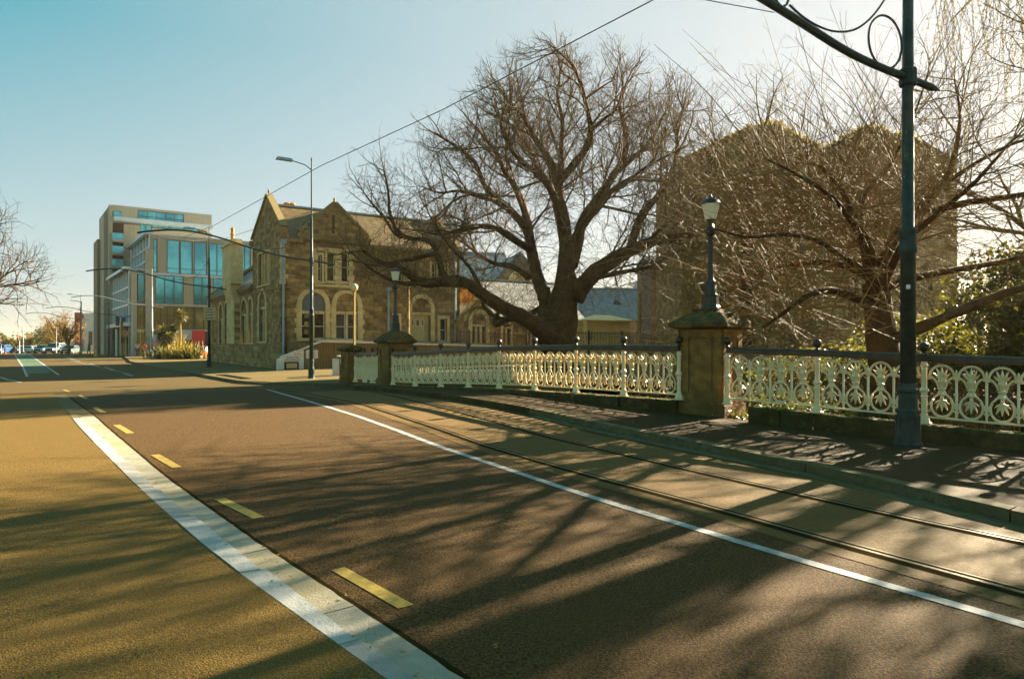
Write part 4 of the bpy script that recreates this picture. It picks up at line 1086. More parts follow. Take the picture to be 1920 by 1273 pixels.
def wtext(name, s, x0, x1, yc, hpx, mt):
    a, z = TW_((x0+x1)/2, yc); w_ = TW_(x1,yc)[0]-TW_(x0,yc)[0]; size = hpx*41/F*1.35
    Mx = Matrix.Translation((a,-.067,z)) @ Matrix.Rotation(R(90),4,'X')
    o = text_part(name, s, size, mt, tw, Mx, .003); xs_ = [v.co.x for v in o.data.vertices]; k = w_/(max(xs_)-min(xs_))
    for v in o.data.vertices: v.co.x = a+(v.co.x-a)*k
wtext('red_lettering', 'SLOW', 551, 563, 664, 4.0, M['orange_text'])
wtext('lettering', 'COMMON AREA', 536.5, 560.5, 670.3, 3.4, M['black_text'])
wtext('lettering', 'RESTRICTED PARKING', 533.5, 563.5, 675.0, 3.2, M['black_text'])
sg = thing('wall_sign', 'small pale notice board on the ribbed wall behind the tram pole', 'sign', (*(W0+VV*TW_(584,664)[0]-UU*.12), TW_(584,672)[1]+ZB), ANG)
m = MB().box(-.36,.36,-.02,.02,0,.52); m.build('sign_board', M['white_render'], sg)
m = MB()
for k in range(4): m.box(-.24,.2-.05*(k%2),-.024,-.021,.10+k*.1,.13+k*.1)
m.build('lettering_line', M['black_text'], sg)
# terrace deck behind the wall
m = MB(); dk = [W0+VV*1.2, W0+VV*16, W0+VV*16+UU*2.1, W0+VV*1.2+UU*2.1]
m = flat([(p.x,p.y) for p in dk], lambda a,b: 1.5, '', None, 1.7); struct('terrace', m, M['paving'])

# white concrete planter blocks beside the end pillar
p = U(640,707,.12); t = thing('white_block', 'pair of white painted concrete blocks with capping beside the low end pillar', 'concrete block', p, R(25))
sY = p.y/F
m = MB(); m.prism([(-.36,0),(-.10,0),(-.10,.92),(-.36,.92)], lambda a,b,d:(a,d,b), .45); m.build('block', M['white_render'], t)
m = MB(); m.prism([(-.09,0),(.42,0),(.42,.95),(-.09,.95)], lambda a,b,d:(a,.06+d,b), .6); m.build('block', M['paving'], t)
m = MB(); m.prism([(.08,0.02),(.14,0.02),(.42,.90),(-.06,.90)], lambda a,b,d:(a,-.0+d,b), .059); m.build('sunlit_face', M['white_render'], t)  # white trapezoid paints the sunlit patch on the block
m = MB(); m.box(-.10,.45,-.03,.70,1.0,1.07); m.build('capping', M['white_render'], t)
m = MB(); m.box(-.07,.42,.0,.67,.951,.999); m.build('timber_strip', M['coping'], t)

# globe lamps on the terrace
def globe_lamp(px, gy, Y, label, r, mt):
    x = (px-960)/F*Y; zt = EYE+(HY-gy)/F*Y; zb = 1.3
    t = thing('globe_lamp', label, 'lamp', (x, Y, zb), 0, 'globe lamps on the terrace')
    MB().tube([(0,0,0),(0,0,zt-zb-r)], r*.28, 8).build('post', mt, t)
    MB().lathe([(r*.3,zt-zb-r*1.25),(r*.55,zt-zb-r*.95),(r*.5,zt-zb-r*.8)], n=10).build('collar', mt, t)
    MB().sphere((0,0,zt-zb), r, 14, 10).build('globe', M['globe'], t, smooth=True)
globe_lamp(664, 539, 41.5, 'globe lamp on a yellowish post in front of the second arched window', .235, M['timber'])
globe_lamp(765.5, 520, 38.5, 'globe lamp on a grey post left of the cream door', .255, M['stone_base'])

# ------------------------------------------------------------------ gabled porch hall and other stone buildings behind the big tree
def gen_building(name, label, A, ang, L, dp, ev, rz_, wallm, roofm, cat='building', zb=ZB, over=.2, wins=(), gable_front=None):
    t = thing(name, label, cat, (A[0], A[1], zb), ang)
    hs = []
    for w_ in wins: hs.append(window(t, ff, *w_[:4], **w_[4]))
    wall([(0,0),(L,0),(L,ev),(0,ev)], hs, ff, M[wallm], 'front_wall', t)
    m = MB(); m.box(0,L,dp-.3,dp,0,ev); m.build('rear_wall', M[wallm], t)
    for x in (0, L):
        wall([(0,0),(dp,0),(dp,ev),(dp/2,rz_),(0,ev)], [], (lambda a,z,d: (d+.001,a,z)) if x == 0 else (lambda a,z,d: (L-d-.001,a,z)), M[wallm], 'side_wall', t, .3)
    m = MB()
    roofslab([(-over,-over,ev-.05),(L+over,-over,ev-.05),(L+over,dp/2,rz_+.1),(-over,dp/2,rz_+.1)], roofm, 'roof', .12, t)
    roofslab([(-over,dp/2,rz_+.1),(L+over,dp/2,rz_+.1),(L+over,dp+over,ev-.05),(-over,dp+over,ev-.05)], roofm, 'roof', .12, t)
    m = MB(); m.bar((-over,dp/2,rz_+.14),(L+over,dp/2,rz_+.14),.2,.1); m.build('ridge_tile', M['downpipe'], t)
    return t
# porch with big arch, in line with the front
PA = A0+VV*(SE+.05)-UU*.6
t = thing('stone_porch', 'small gabled stone porch with a round arch and dark doors, right of the stone building', 'porch', (PA.x, PA.y, ZB), ANG)
def PW(px, py): return FW(px, py, PA)
hs = []; a0_, a1_ = PW(885,600)[0], PW(911,600)[0]; zt_, zb_ = PW(898,587)[1], PW(898,645)[1]
hs.append(window(t, ff, a0_, a1_, zb_, zt_, sw=.3, transom=PW(898,610)[1], lights=3, sill=False, sash=False))
g0, g1 = PW(860,600)[0], PW(934,600)[0]; gc_ = (g0+g1)/2; ge = PW(862,603)[1]; gp = PW(898,565)[1]
wall([(g0,0),(g1,0),(g1,ge),(gc_,gp),(g0,ge)], hs, ff, M['stone'], 'front_wall', t)
m = MB(); r1 = (a1_-a0_)/2+.55; c_ = (a0_+a1_)/2; zs_ = zt_-(a1_-a0_)/2
ring([(c_+r1*math.cos(math.pi*i/12), zs_+r1*math.sin(math.pi*i/12)) for i in range(13)], [(c_+(r1+.16)*math.cos(math.pi*i/12), zs_+(r1+.16)*math.sin(math.pi*i/12)) for i in range(13)], ff, -.1, 0, 'hood_mould', M['limestone'], t)
_hb = hb; hb = t
cop(ff, g0-.15, ge-.05, gc_, gp+.02); cop(ff, g1+.15, ge-.05, gc_, gp+.02)
roofslab([(g0-.1,.3,ge-.1),(gc_,.3,gp-.05),(gc_,6,gp-.05),(g0-.1,6,ge-.1)], 'slate_grey', 'roof', .12, t)
roofslab([(g1+.1,.3,ge-.1),(gc_,.3,gp-.05),(gc_,6,gp-.05),(g1+.1,6,ge-.1)], 'slate_grey', 'roof', .12, t)
m = MB(); m.box(g0,g0+.3,.36,6,0,ge-.1); m.box(g1-.3,g1,.36,6,0,ge-.1); m.build('side_wall', M['stone'], t)
hb = _hb
# low hall right of porch
HA = PA+VV*(g1+.1)+UU*.8
def relx(A, px, py): return FW(px, py, A)
s0,z0 = relx(HA,943,630); s1,_ = relx(HA,957,630)
gen_building('stone_hall', 'low stone hall with grey slate roof seen behind the big tree trunk', HA, ANG, 9.0, 9.0, 3.6, 6.9, 'stone', 'slate_grey',
   wins=((s0,s1,1.6,relx(HA,950,606)[1],dict(sw=.2,sash=False,tm=None)),(3.2,3.9,1.6,3.0,dict(sw=.2,sash=False,tm=None)),(5.2,5.9,1.6,3.0,dict(sw=.2,sash=False,tm=None))))
# gabled stone front with pale arched window high up
def front_gable(name, label, x0, x1, Y, ey, py_, wallm, roofm, dp, ang=0, win=None, zb=ZB, roofmats=None):
    A = P3(x0, HY, Y); t = thing(name, label, 'building', (A.x, A.y, zb), ang); V = Vector((math.cos(ang), math.sin(ang)))
    f_ = lambda a, b: FW(a, b, Vector((A.x,A.y)), V, zb)
    L = f_(x1, ey)[0]; ev = f_(x0, ey)[1]; pz_ = f_((x0+x1)/2, py_)[1]; hs = []
    for w_ in (win or []):
        wx0, wx1, wy0, wy1, kw = w_; hs.append(window(t, ff, f_(wx0,600)[0], f_(wx1,600)[0], f_(wx0,wy1)[1], f_((wx0+wx1)/2,wy0)[1], **kw))
    wall([(0,0),(L,0),(L,ev),(L/2,pz_),(0,ev)], hs, ff, M[wallm], 'front_wall', t)
    m = MB(); m.box(0,.3,.36,dp,0,ev); m.box(L-.3,L,.36,dp,0,ev); m.prism([(0,0),(L,0),(L,ev),(L/2,pz_),(0,ev)], lambda a,b,d:(a,dp+d,b), .3); m.build('side_wall', M[wallm], t)
    roofslab([(-.2,-.05,ev-.1),(L/2,-.05,pz_+.05),(L/2,dp,pz_+.05),(-.2,dp,ev-.1)], roofm, 'roof', .15, t)
    roofslab([(L+.2,-.05,ev-.1),(L/2,-.05,pz_+.05),(L/2,dp,pz_+.05),(L+.2,dp,ev-.1)], roofm, 'roof', .15, t)
    return t, f_, L
front_gable('gabled_stone_house', 'tan stone gable with a pale round headed window behind the big tree', 915, 1035, 66, 540, 472, 'stone_far', 'slate_blue', 9, R(12),
   win=[(962,988,516,541,dict(sw=.5,glass='globe',tymp=False,sash=True,lights=2))])
A = P3(858, HY, 76)
gen_building('tall_slate_hall', 'tall hall with blue slate roof just right of the stone building gable', (A.x, A.y), R(14), 6.5, 12, EYE+(HY-522)/F*76-ZB, EYE+(HY-470)/F*80-ZB, 'stone_far', 'slate_blue')
# long hall with blue slate roof at right
A = P3(1082, HY, 60); Ys = 60
sw_ = dict(sw=.22, sash=False, tm=None)
bl = gen_building('blue_roofed_hall', 'long stone hall with bright blue slate roof between the tree trunk and the pillar', (A.x, A.y), R(4), 9.0, 9, EYE+(HY-599)/F*60-ZB, EYE+(HY-543)/F*64.5-ZB, 'stone_far', 'slate_blue',
   wins=((5.9,6.5,1.2,2.9,sw_),(7.2,7.8,1.2,2.9,sw_),(8.3,8.7,1.2,2.9,sw_)))
m = MB(); m.box(3.72,4.4,2.0,2.9,3.6,5.4); m.lathe([(.42,0),(.42,.05),(.2,.3)], (4.06,2.45,5.38), 4); m.build('vent_stack', M['balcony'], bl)
m = MB().lathe([(.22,0),(.22,.5),(.30,.55),(.26,.7),(.12,1.1),(.03,1.5)], (2.0,4.5,EYE+(HY-545)/F*64.5-ZB), 6); m.build('pinnacle', M['slate_grey'], bl)
roofslab([(6.7,4.0,EYE+(HY-543)/F*64.5-ZB-.1),(9.3,4.0,EYE+(HY-543)/F*64.5-ZB-.1),(9.3,6.5,EYE+(HY-525)/F*66-ZB),(6.2,6.5,EYE+(HY-528)/F*66-ZB)], 'slate_blue', 'upper_roof', .2, bl)
# kiosk
A = P3(1100, HY, 47)
kz = -.3; t = thing('cream_kiosk', 'small cream building with low hipped roof and scribbled graffiti, behind the fence', 'kiosk', (A.x, A.y, kz), R(6))
h0 = EYE+(HY-601)/F*47-kz
m = MB(); m.box(0,3.05,0,3.2,0,h0); m.build('wall', M['cream_wall'], t)
m = MB(); m.box(-2.2,-.001,1.3,3.0,0,h0+.1); m.build('side_wall', M['cream_wall'], t)
m = MB(); m.add([(-.25,-.3,h0),(3.3,-.3,h0-.05),(3.3,3.4,h0-.05),(-.25,3.4,h0),(.9,1.5,h0+.45),(2.1,1.5,h0+.42),(-.25,-.3,h0+.05),(3.3,-.3,h0),(3.3,3.4,h0),(-.25,3.4,h0+.05)],
   [(6,7,5,4),(7,8,5),(8,9,4,5),(9,6,4),(0,1,7,6),(1,2,8,7),(2,3,9,8),(3,0,6,9),(0,3,2,1)]); m.build('hip_roof', M['cream_roof'], t)
m = MB(); m.bar((-.30,-.33,h0-.01),(3.35,-.33,h0-.06),.06,.07); m.build('fascia', M['cream_roof'], t)
gf = MB()
def scrib(pts, x, z, k): gf.tube([(x+a*k, -.012, z+b*k) for a, b in pts], .014, 4)
scrib([(.2,.5),(0,.4),(-.05,.1),(.1,0),(.25,.15),(.25,.5),(.3,0)], .05, 2.05, .8); scrib([(0,0),(0,1.0),(.05,.9)], .36, 2.0, .8)
scrib([(0,.3),(.3,.4),(.25,.65),(.05,.6),(0,.2),(.2,0),(.4,.2)], .5, 2.0, .9); scrib([(0,.6),(.02,.1),(.2,0),(.35,.2),(.38,.6)], 1.0, 2.05, .9)
gf.build('graffiti', M['graffiti'], t)

# dark metal pale fences
def pale_fence(label, A, B, h, step=.13, posts=(0,1), zt=None):
    A = Vector(A); B = Vector(B); t = thing('pale_fence', label, 'fence', A, 0, 'black metal pale fences'); d = B-A; L = d.length; n = int(L/step)
    src = MB().box(-.012,.012,-.012,.012,.08,h).build('pale', M['fence_black'], t)
    for i in range(n+1):
        o = src if i == 0 else inst(src, t); o.location = d*(i/n)
    for z in (.18, h-.12):
        m = MB().bar(Vector((0,0,z)), d+Vector((0,0,z)), .03, .04); m.build('rail', M['fence_black'], t)
    ps_ = MB().box(-.05,.05,-.05,.05,0,h+.06).build('post', M['fence_black'], t)
    for i, k in enumerate(posts):
        o = ps_ if i == 0 else inst(ps_, t); o.location = d*k
    return t
TQ = lambda px, py, dd: (W0+VV*TW_(px,py)[0]+UU*dd)
a_ = TQ(868,640,.4); b_ = TQ(994,640,.4)
pale_fence('black pale fence on the terrace in front of the porch arch', (a_.x,a_.y,1.15), (b_.x,b_.y,.95), 1.25, .12, (0,.13,.5,.99))
a_ = P3(1076,HY,43); b_ = P3(1196,HY,45.5)
pale_fence('black pale fence in front of the cream kiosk', (a_.x,a_.y,-.3), (b_.x,b_.y,-.3), EYE+(HY-621)/F*43+.3, .12, (.0,.22,.74,1))
a_ = P3(1143,HY,41); b_ = P3(1265,HY,41)
t = thing('timber_rail', 'pale timber stair rails to the right of the kiosk', 'railing', (a_.x,a_.y,-.3))
m = MB(); dd = (b_-a_)
for i in range(8): m.box(dd.x*i/7-.04,dd.x*i/7+.04,-.04,.04,0,2.0+(.35 if i%3==0 else 0))
m.build('post', M['timber'], t); m = MB()
for z in (.9,1.25,1.6,1.95): m.bar((0,0,z+.25),(dd.x,0,z-.1),.05,.05)
m.build('rail', M['timber'], t)
# yellowish post with the blue slates behind
p = P3(1199,641,44); t = thing('timber_mast', 'tall yellowish post standing in front of the blue slate roof', 'post', (p.x,p.y,-.4))
MB().lathe([(.14,0),(.13,.2),(.11,5.0),(.13,5.02),(.13,5.15),(.02,5.2)], n=8).build('shaft', M['timber'], t)

# ------------------------------------------------------------------ large dark stone building with creeper, right
def big_gables():
    Y = 40.0; A = P3(1284, HY, Y); zb = -.6
    t = thing('creeper_clad_hall', 'large dark stone building with two gables, left one thick with creeper, behind the bare tree', 'building', (A.x, A.y, zb), 0)
    f_ = lambda a, b: ((a-1284)/F*Y, EYE+(HY-b)/F*Y-zb)
    L = f_(1795,0)[0]
    prof = [(1284,305),(1300,296),(1340,276),(1395,248),(1420,238),(1437,236),(1455,239),(1490,258),(1535,282),(1548,280),(1580,263),(1618,246),(1645,241),(1662,249),(1682,258),(1700,257),(1730,266),(1760,285),(1795,300)]
    out = [(0,0),(L,0)]+[f_(a,b) for a,b in reversed(prof)]
    hs = []
    for (x0,x1,y0,y1) in ((1345,1362,400,470),(1400,1425,380,470),(1455,1472,400,470),(1590,1610,400,470),(1640,1665,390,470),(1730,1748,370,430),(1345,1365,520,600),(1400,1425,520,600),(1460,1480,520,600),(1590,1610,520,600),(1730,1748,500,580)):
        a0, z1 = f_(x0,y0); a1, z0 = f_(x1,y1); hs.append(window(t, ff, a0, a1, z0, z1, sw=.15, sash=True, tm=None, trim='stone_base', frame='stone_base'))
    wall(out, hs, ff, M['stone'], 'front_wall', t, .5)
    m = MB(); pf = [f_(a,b) for a,b in prof]
    for (a,b),(c,d) in zip(pf, pf[1:]): m.add([(a,-.1,b+.05),(c,-.1,d+.05),(c,8,d+.05),(a,8,b+.05),(a,-.1,b-.1),(c,-.1,d-.1),(c,8,d-.1),(a,8,b-.1)], [(0,1,2,3),(7,6,5,4),(0,4,5,1),(2,6,7,3)])
    m.build('roof', M['slate_dark'], t)
    m = MB(); m.box(0,.4,0.52,8,0,pf[0][1]-.2); m.box(L-.4,L,0.52,8,0,pf[-1][1]-.2); m.build('side_wall', M['stone'], t)
    m = MB(); a_, z_ = f_(1648,250); m.box(a_-.5,a_+.5,.6,1.8,z_-1,z_+.25)
    m.build('chimney', M['stone_base'], t)
    m = MB(); a0,z0=f_(1530,330); m.box(a0-.2,a0+.2,-.25,-.001,0,z0); a0,z0=f_(1690,330); m.box(a0-.2,a0+.2,-.25,-.001,0,z0); m.build('buttress', M['stone_base'], t)
    # creeper: thousands of leaves hugging the left gable and its roof edge
    m = MB(); rng = random.Random(3); n = 0
    def top(a):
        for (x0,z0),(x1,z1) in zip(pf, pf[1:]):
            if x0 <= a <= x1: return z0+(z1-z0)*(a-x0)/(x1-x0)
        return pf[0][1]
    while n < 26000:
        a = rng.uniform(-.35, L*.80); hT = top(max(0,min(L,a))); z = rng.uniform(2.0, hT+.25)
        nn = noise.noise(Vector((a*.35, z*.35, 1)))+.55*noise.noise(Vector((a*1.3, z*1.3, 5)))
        lim = .45 if a < L*.45 else .1
        if nn > lim: continue
        y = -rng.uniform(.02,.40)-.25*max(0,noise.noise(Vector((a*.9,z*.9,9)))); s = rng.uniform(.06,.13)
        an = rng.random()*6.28; tl = rng.uniform(-.5,.5)
        dx, dz, dy = math.cos(an)*s, math.sin(an)*s, math.sin(an*1.7)*s*.8
        ex, ez, ey = -math.sin(an)*s*.8, math.cos(an)*s*.8, tl*s
        m.v += [(a-dx,y-dy,z-dz),(a+ex,y+ey,z+ez),(a+dx,y+dy,z+dz),(a-ex,y-ey,z-ez)]; k = len(m.v)-4; m.f.append((k,k+1,k+2,k+3)); n += 1
    for k in range(2600):     # leaves breaking the roof line
        a = rng.uniform(-.3, L*.86); z = top(max(0,min(L,a)))+abs(rng.gauss(0,.10)); y = rng.uniform(-.3,6); s = rng.uniform(.06,.14); an = rng.random()*6.28
        dx, dz = math.cos(an)*s, math.sin(an)*s
        m.v += [(a-dx,y,z-dz),(a-dz,y+s*.5,z+dx),(a+dx,y,z+dz),(a+dz,y-s*.5,z-dx)]; k = len(m.v)-4; m.f.append((k,k+1,k+2,k+3))
    m.build('creeper', M['ivy'], t, kind='stuff')
big_gables()
# lower dark block left of it
A = P3(1222, HY, 52)
t = thing('dark_stone_block', 'narrow dark stone block between blue slate roof and creeper clad building', 'building', (A.x, A.y, -.5), 0)
m = MB(); h = EYE+(HY-500)/F*52+.5; m.box(0,5,0,6,0,h); m.build('wall', M['stone_far'], t)
m = MB(); m.add([(-.2,-.2,h),(5.2,-.2,h),(5.2,6.2,h),(-.2,6.2,h),(-.2,3,h+1.0),(5.2,3,h+1.0)], [(0,1,5,4),(1,2,5),(2,3,4,5),(3,0,4),(0,3,2,1)]); m.build('roof', M['slate_dark'], t)

# ------------------------------------------------------------------ glass and taupe office building, left
MA = Vector((-48.2, 86.0)); MV = Vector((.806,.592)); MU = Vector((-.592,.806)); MANG = math.atan2(.592,.806)
ob = thing('glass_office_building', 'modern office building with teal glass, taupe panels and stepped fins at the crossing', 'building', (MA.x, MA.y, -.3), MANG)
def MW(px, py, dep=0): return FW(px, py, MA, MV, -.3, dep)
def ML(px, py, sx=0):
    B = MA+MV*sx; k = (px-960)/F; t = (B.x-k*B.y)/(k*MU.y-MU.x); Y = B.y+MU.y*t; return t, EYE+(HY-py)/F*Y+.3
zl = MW(242,505)[1]; s1 = MW(281,500)[0]; zu = MW(283,439)[1]; LR = 36.0
zA = MW(283,571)[1]; zB = MW(283,514)[1]      # floor lines
# core volumes
m = MB(); m.box(s1+.3,LR,.3,24,zA+.0,zu-.6); m.box(.3,s1+.3,.3,26,zA,zl-.5); m.build('core', M['cladding_dark'], ob)
# right face: panels
def panel(x0, x1, y0, y1, mt, name='panel', d0=-.0, d1=.28):
    a0, z1 = MW(x0,y0); a1, z0 = MW(x1,y1); z1 = MW((x0+x1)/2,y0)[1]; z0 = MW((x0+x1)/2,y1)[1]
    m = MB(); fbox(m, ff, a0, a1, z0, z1, d0, d1); return m.build(name, M[mt], ob)
def rowz(py): return MW(283, py)[1]
def pz_(a0, a1, z0, z1, mt, name, d0=0., d1=.28, par=None):
    m = MB(); fbox(m, ff, a0, a1, z0, z1, d0, d1); return m.build(name, M[mt], par or ob)
S = lambda px: MW(px, 500)[0]
# top floor
zt1, zt0 = rowz(447), rowz(511)
pz_(s1, LR, rowz(447)+.0, zu, 'cladding', 'parapet_panel')
def glazing(a0, a1, z0, z1, n, mt='teal_glass', tr=None):
    w_ = MB(); fbox(w_, ff, a0+.06, a1-.06, z0+.06, z1-.06, .10, .13); o = w_.build('window', M[mt], ob)
    m = MB(); 
    fbox(m, ff, a0, a1, z0, z0+.08, .0, .14); fbox(m, ff, a0, a1, z1-.08, z1, .0, .14)
    for i in range(n+1):
        a = a0+(a1-a0-.08)*i/n; fbox(m, ff, a, a+.08, z0+.08, z1-.08, .0, .14)
    if tr: 
        for t_ in tr: fbox(m, ff, a0+.08, a1-.08, z0+(z1-z0)*t_-.03, z0+(z1-z0)*t_+.03, .02, .14)
    m.build('frame', M['dark_metal'], o); return o
xs_ = [(287,295,1),(313,337,1),(338,361,1),(364,388,1),(391,423,2)]
prev = s1
for x0, x1, n in xs_:
    pz_(prev, S(x0)-.02, zt0, zt1, 'cladding', 'wall_panel'); glazing(S(x0), S(x1), zt0, zt1, n, tr=(.16,)); prev = S(x1)+.02
pz_(prev, S(436), zt0, zt1, 'cladding_grey', 'wall_panel'); glazing(S(437), S(470), zt0, zt1, 3, tr=(.16,)); pz_(S(470)+.02, LR, zt0, zt1, 'cladding', 'wall_panel')
pz_(0, LR, rowz(515), zt0-.005, 'alu', 'floor_band', -.06)
# second floor
z1_, z0_ = rowz(515)-.01, rowz(569); prev = 0
pz_(0, S(256), z0_-0, z1_, 'cladding_grey', 'wall_panel')
for a, b, n in ((258,271,1),(291,344,3),(363,395,2),(400,436,2)):
    if n > 1: pz_(prev, S(a)-.02, z0_, z1_, 'cladding', 'wall_panel')
    glazing(S(a), S(b), z0_, z1_, n, tr=(.18,)); prev = S(b)+.02
pz_(prev, LR, z0_, z1_, 'cladding', 'wall_panel')
pz_(0, LR, rowz(573), z0_-.005, 'cladding_grey', 'floor_band', -.08)
# mezzanine and shopfront
zm1, zm0 = rowz(573)-.01, rowz(617)
glazing(S(257), S(283), zm0, zm1, 2, 'tree_reflection_glass', (.25,.55)); glazing(S(288), S(365), zm0, zm1, 6, 'tree_reflection_glass', (.3,.62)); glazing(S(365)+.01, S(430), zm0, zm1, 4, 'tree_reflection_glass', (.3,))
pz_(0, LR, zm0-.25, zm0-.005, 'cladding_grey', 'floor_band', -.08)
glazing(S(257), S(330), 0, zm0-.26, 5, 'tree_reflection_glass', (.35,)); pz_(S(330)+.05, LR, 0, zm0-.26, 'balcony', 'shopfront_recess', .3, .5)
a0,_=MW(330,0); pz_(S(333), S(359), rowz(637), rowz(619.5), 'grey_sign', 'sign_panel', -.25, -.09); pz_(S(359)+.01, S(384), rowz(645), rowz(619), 'red_sign', 'sign_panel', -.25, -.09)
# round columns / square piers in front
for x0, x1 in ((245,256),(272,287)):
    pz_(S(x0), S(x1), 0, zu-2 if x0 > 260 else zl, 'tower_concrete', 'pier', -.35, -.001)
# left face: fins and glass, two volumes
lfo = lambda a, z, d: (d, a, z)
def left_face(sx, t0, t1, z0, z1, slope, name):
    f_ = lambda a, z, d: (sx+d, a, z)
    m = MB(); fbox(m, f_, t0, t1, z0, z1-.3, .12, .16); o = m.build('window', M['teal_glass'], ob)
    m = MB(); nf = int((t1-t0)/2.6)
    for i in range(nf+1):
        t = t0+(t1-t0-.15)*i/nf; fbox(m, f_, t, t+.16, z0, z1, -.12, .11)
    m.build('fin', M['alu'], o)
    m = MB(); fbox(m, f_, t0, t1, z1, z1+.35, -.6, .2); fbox(m, f_, t0, t1, (z0*2+z1)/3-.12, (z0*2+z1)/3+.12, -.1, .11); fbox(m, f_, t0, t1, (z0+2*z1)/3-.1, (z0+2*z1)/3+.1, -.1, .11)
    m.build('edge_beam', M['alu'], o)
left_face(s1, 0, 25, zl-.2, zu-.0, 0, 'a')
left_face(0, 0, 27, 4.4, zl, 0, 'b')
m = MB(); m.box(-.5,.2,-.2,27,3.9,4.39); m.build('canopy_beam', M['alu'], ob)
m = MB()
for k in range(6): m.box(.0,.35,k*4.5+.6,k*4.5+1.1,0,3.9)
m.build('colonnade_pier', M['tower_concrete'], ob)
m = MB(); m.box(1.6,1.9,.5,27,0,3.9); m.build('shop_glazing', M['tree_reflection_glass'], ob)
# roofs of volumes
m = MB(); m.box(s1,LR,.0,25,zu,zu+.12); m.box(-.3,s1,0,27,zl,zl+.1); m.build('roof', M['alu'], ob)
# hoarding banner
bn = thing('banner', 'pale blue banner with large red lettering beside the flax garden', 'banner', (*(MA+MV*S(288.5)-MU*1.2), -.25), MANG)
bw = S(303)-S(288.5); z1b = rowz(628)+0.0; m = MB().box(-.6,bw,-.03,.03,.35,z1b); m.build('banner_cloth', M['blue_panel'], bn)
sz = 1.35
for s_, zz in (('URBAN', rowz(643.5)), ('CITY', rowz(653))):
    Mx = Matrix.Translation((bw/2-.25,-.035,zz)) @ Matrix.Rotation(R(90),4,'X'); o = text_part('lettering', s_, .95, M['red_text'], bn, Mx, .004)
    xs2 = [v.co.x for v in o.data.vertices]; k = (bw+.4)/(max(xs2)-min(xs2))
    for v in o.data.vertices: v.co.x = bw/2-.28+(v.co.x-(bw/2-.25))*k
# tower behind
TA = Vector((-59.0, 100.0)); tb = thing('apartment_tower', 'tall taupe tower with dark balconies and teal top glazing behind the glass office', 'tower', (TA.x, TA.y, -.3), MANG)
def TWR(px, py): return FW(px, py, TA, MV, -.3)
TL = TWR(397, 400)[0]; TH = TWR(205,384)[1]; zc = lambda px, py: TWR(px,py)[1]
def tp(x0, x1, y0, y1, mt, name, d0=0, d1=.3, par=None, yx=None):
    a0, a1 = TWR(x0,500)[0], TWR(x1,500)[0]; xr = yx or x0; z1, z0 = zc(xr,y0), zc(xr,y1)
    m = MB(); fbox(m, ff, a0, a1, z0, z1, d0, d1); return m.build(name, M[mt], par or tb)
m = MB(); m.box(.31,TL-.3,1.6,14,0,TH-.3); m.build('core', M['cladding_dark'], tb)
yb = [384,397.5,413,436,446,461,470,485,494,512]
# left pier, balcony bays, main wall
tp(205,211,384,680,'tower_concrete','corner_pier',0,1.6,yx=205)
tp(211,397,384,388.5,'cladding','parapet',0,1.6,yx=211)
tp(211.05,228.0,388.6,395,'cladding','wall_panel',0,.3,yx=211); 
w_ = tp(213,228,396,411.5,'teal_glass','window',.1,.14,yx=213)
tp(228,258,388.6,411.5,'cladding','wall_panel',0,.3,yx=211)
def tglaze(x0, x1, y0, y1, n, rows=(.5,), yx=None):
    a0, a1 = TWR(x0,500)[0], TWR(x1,500)[0]; z1, z0 = zc(yx or x0,y0), zc(yx or x0,y1); w_ = MB(); fbox(w_, ff, a0, a1, z0, z1, .10, .13); o = w_.build('window', M['teal_glass'], tb)
    m = MB()
    for i in range(n+1):
        a = a0+(a1-a0-.08)*i/n; fbox(m, ff, a, a+.08, z0, z1, 0, .099)
    for r in (0,*rows,1): z = z0+(z1-z0-.08)*r; fbox(m, ff, a0, a1, z, z+.08, .004, .098)
    m.build('frame', M['dark_metal'], o)
tglaze(258,345,388.7,411.5,5,yx=211)
tp(345,397,388.6,411.5,'cladding','wall_panel',0,.3,yx=211)
# projecting slab canopy
a0, a1 = TWR(211,500)[0], TWR(394,500)[0]; z = zc(211,415.5)
m = MB(); m.box(a0,a1,-1.6,1.2,z,z+.55); m.build('canopy', M['alu'], tb)
tp(232,262,420,520,'cladding','wall_panel',0,.3,yx=232); tglaze(262,285,420,448,2,(.2,)); tglaze(285.2,318,420,427,3,(),yx=285); tglaze(318.2,372,420,427,4,(),yx=285)
tp(285,397,427.5,520,'cladding','wall_panel',.0,.3,yx=285)
# balconies
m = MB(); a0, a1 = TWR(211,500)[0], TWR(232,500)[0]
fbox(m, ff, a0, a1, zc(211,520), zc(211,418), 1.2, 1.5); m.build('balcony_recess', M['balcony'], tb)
for k in range(5):
    y = 449+k*24.5
    m = MB(); fbox(m, ff, a0-.1, a1, zc(211,y+4.5), zc(211,y), -.5, 1.2); o = m.build('balcony', M['tower_concrete'], tb)
    m = MB(); fbox(m, ff, a0-.05, a1-.05, zc(211,y)+.01, zc(211,y-12), -.45, -.41); fbox(m, ff, a0-.05, a0-.01, zc(211,y)+.01, zc(211,y-12), -.41, 1.1); m.build('glass_guard', M['teal_glass'], o)
# left flank
m = MB(); m.box(0,.3,1.61,14,0,TH-.1); m.build('flank_wall', M['cladding_dark'], tb)
m = MB(); m.box(-.4,-.001,3.0,8.0,0,TH-.9); m.build('flank_fin', M['cladding'], tb)
m = MB(); t0,_=0,0; m.box(-.8,-.001,8.01,13.9,0,zc(192,436)); m.build('flank_block', M['cladding_dark'], tb)
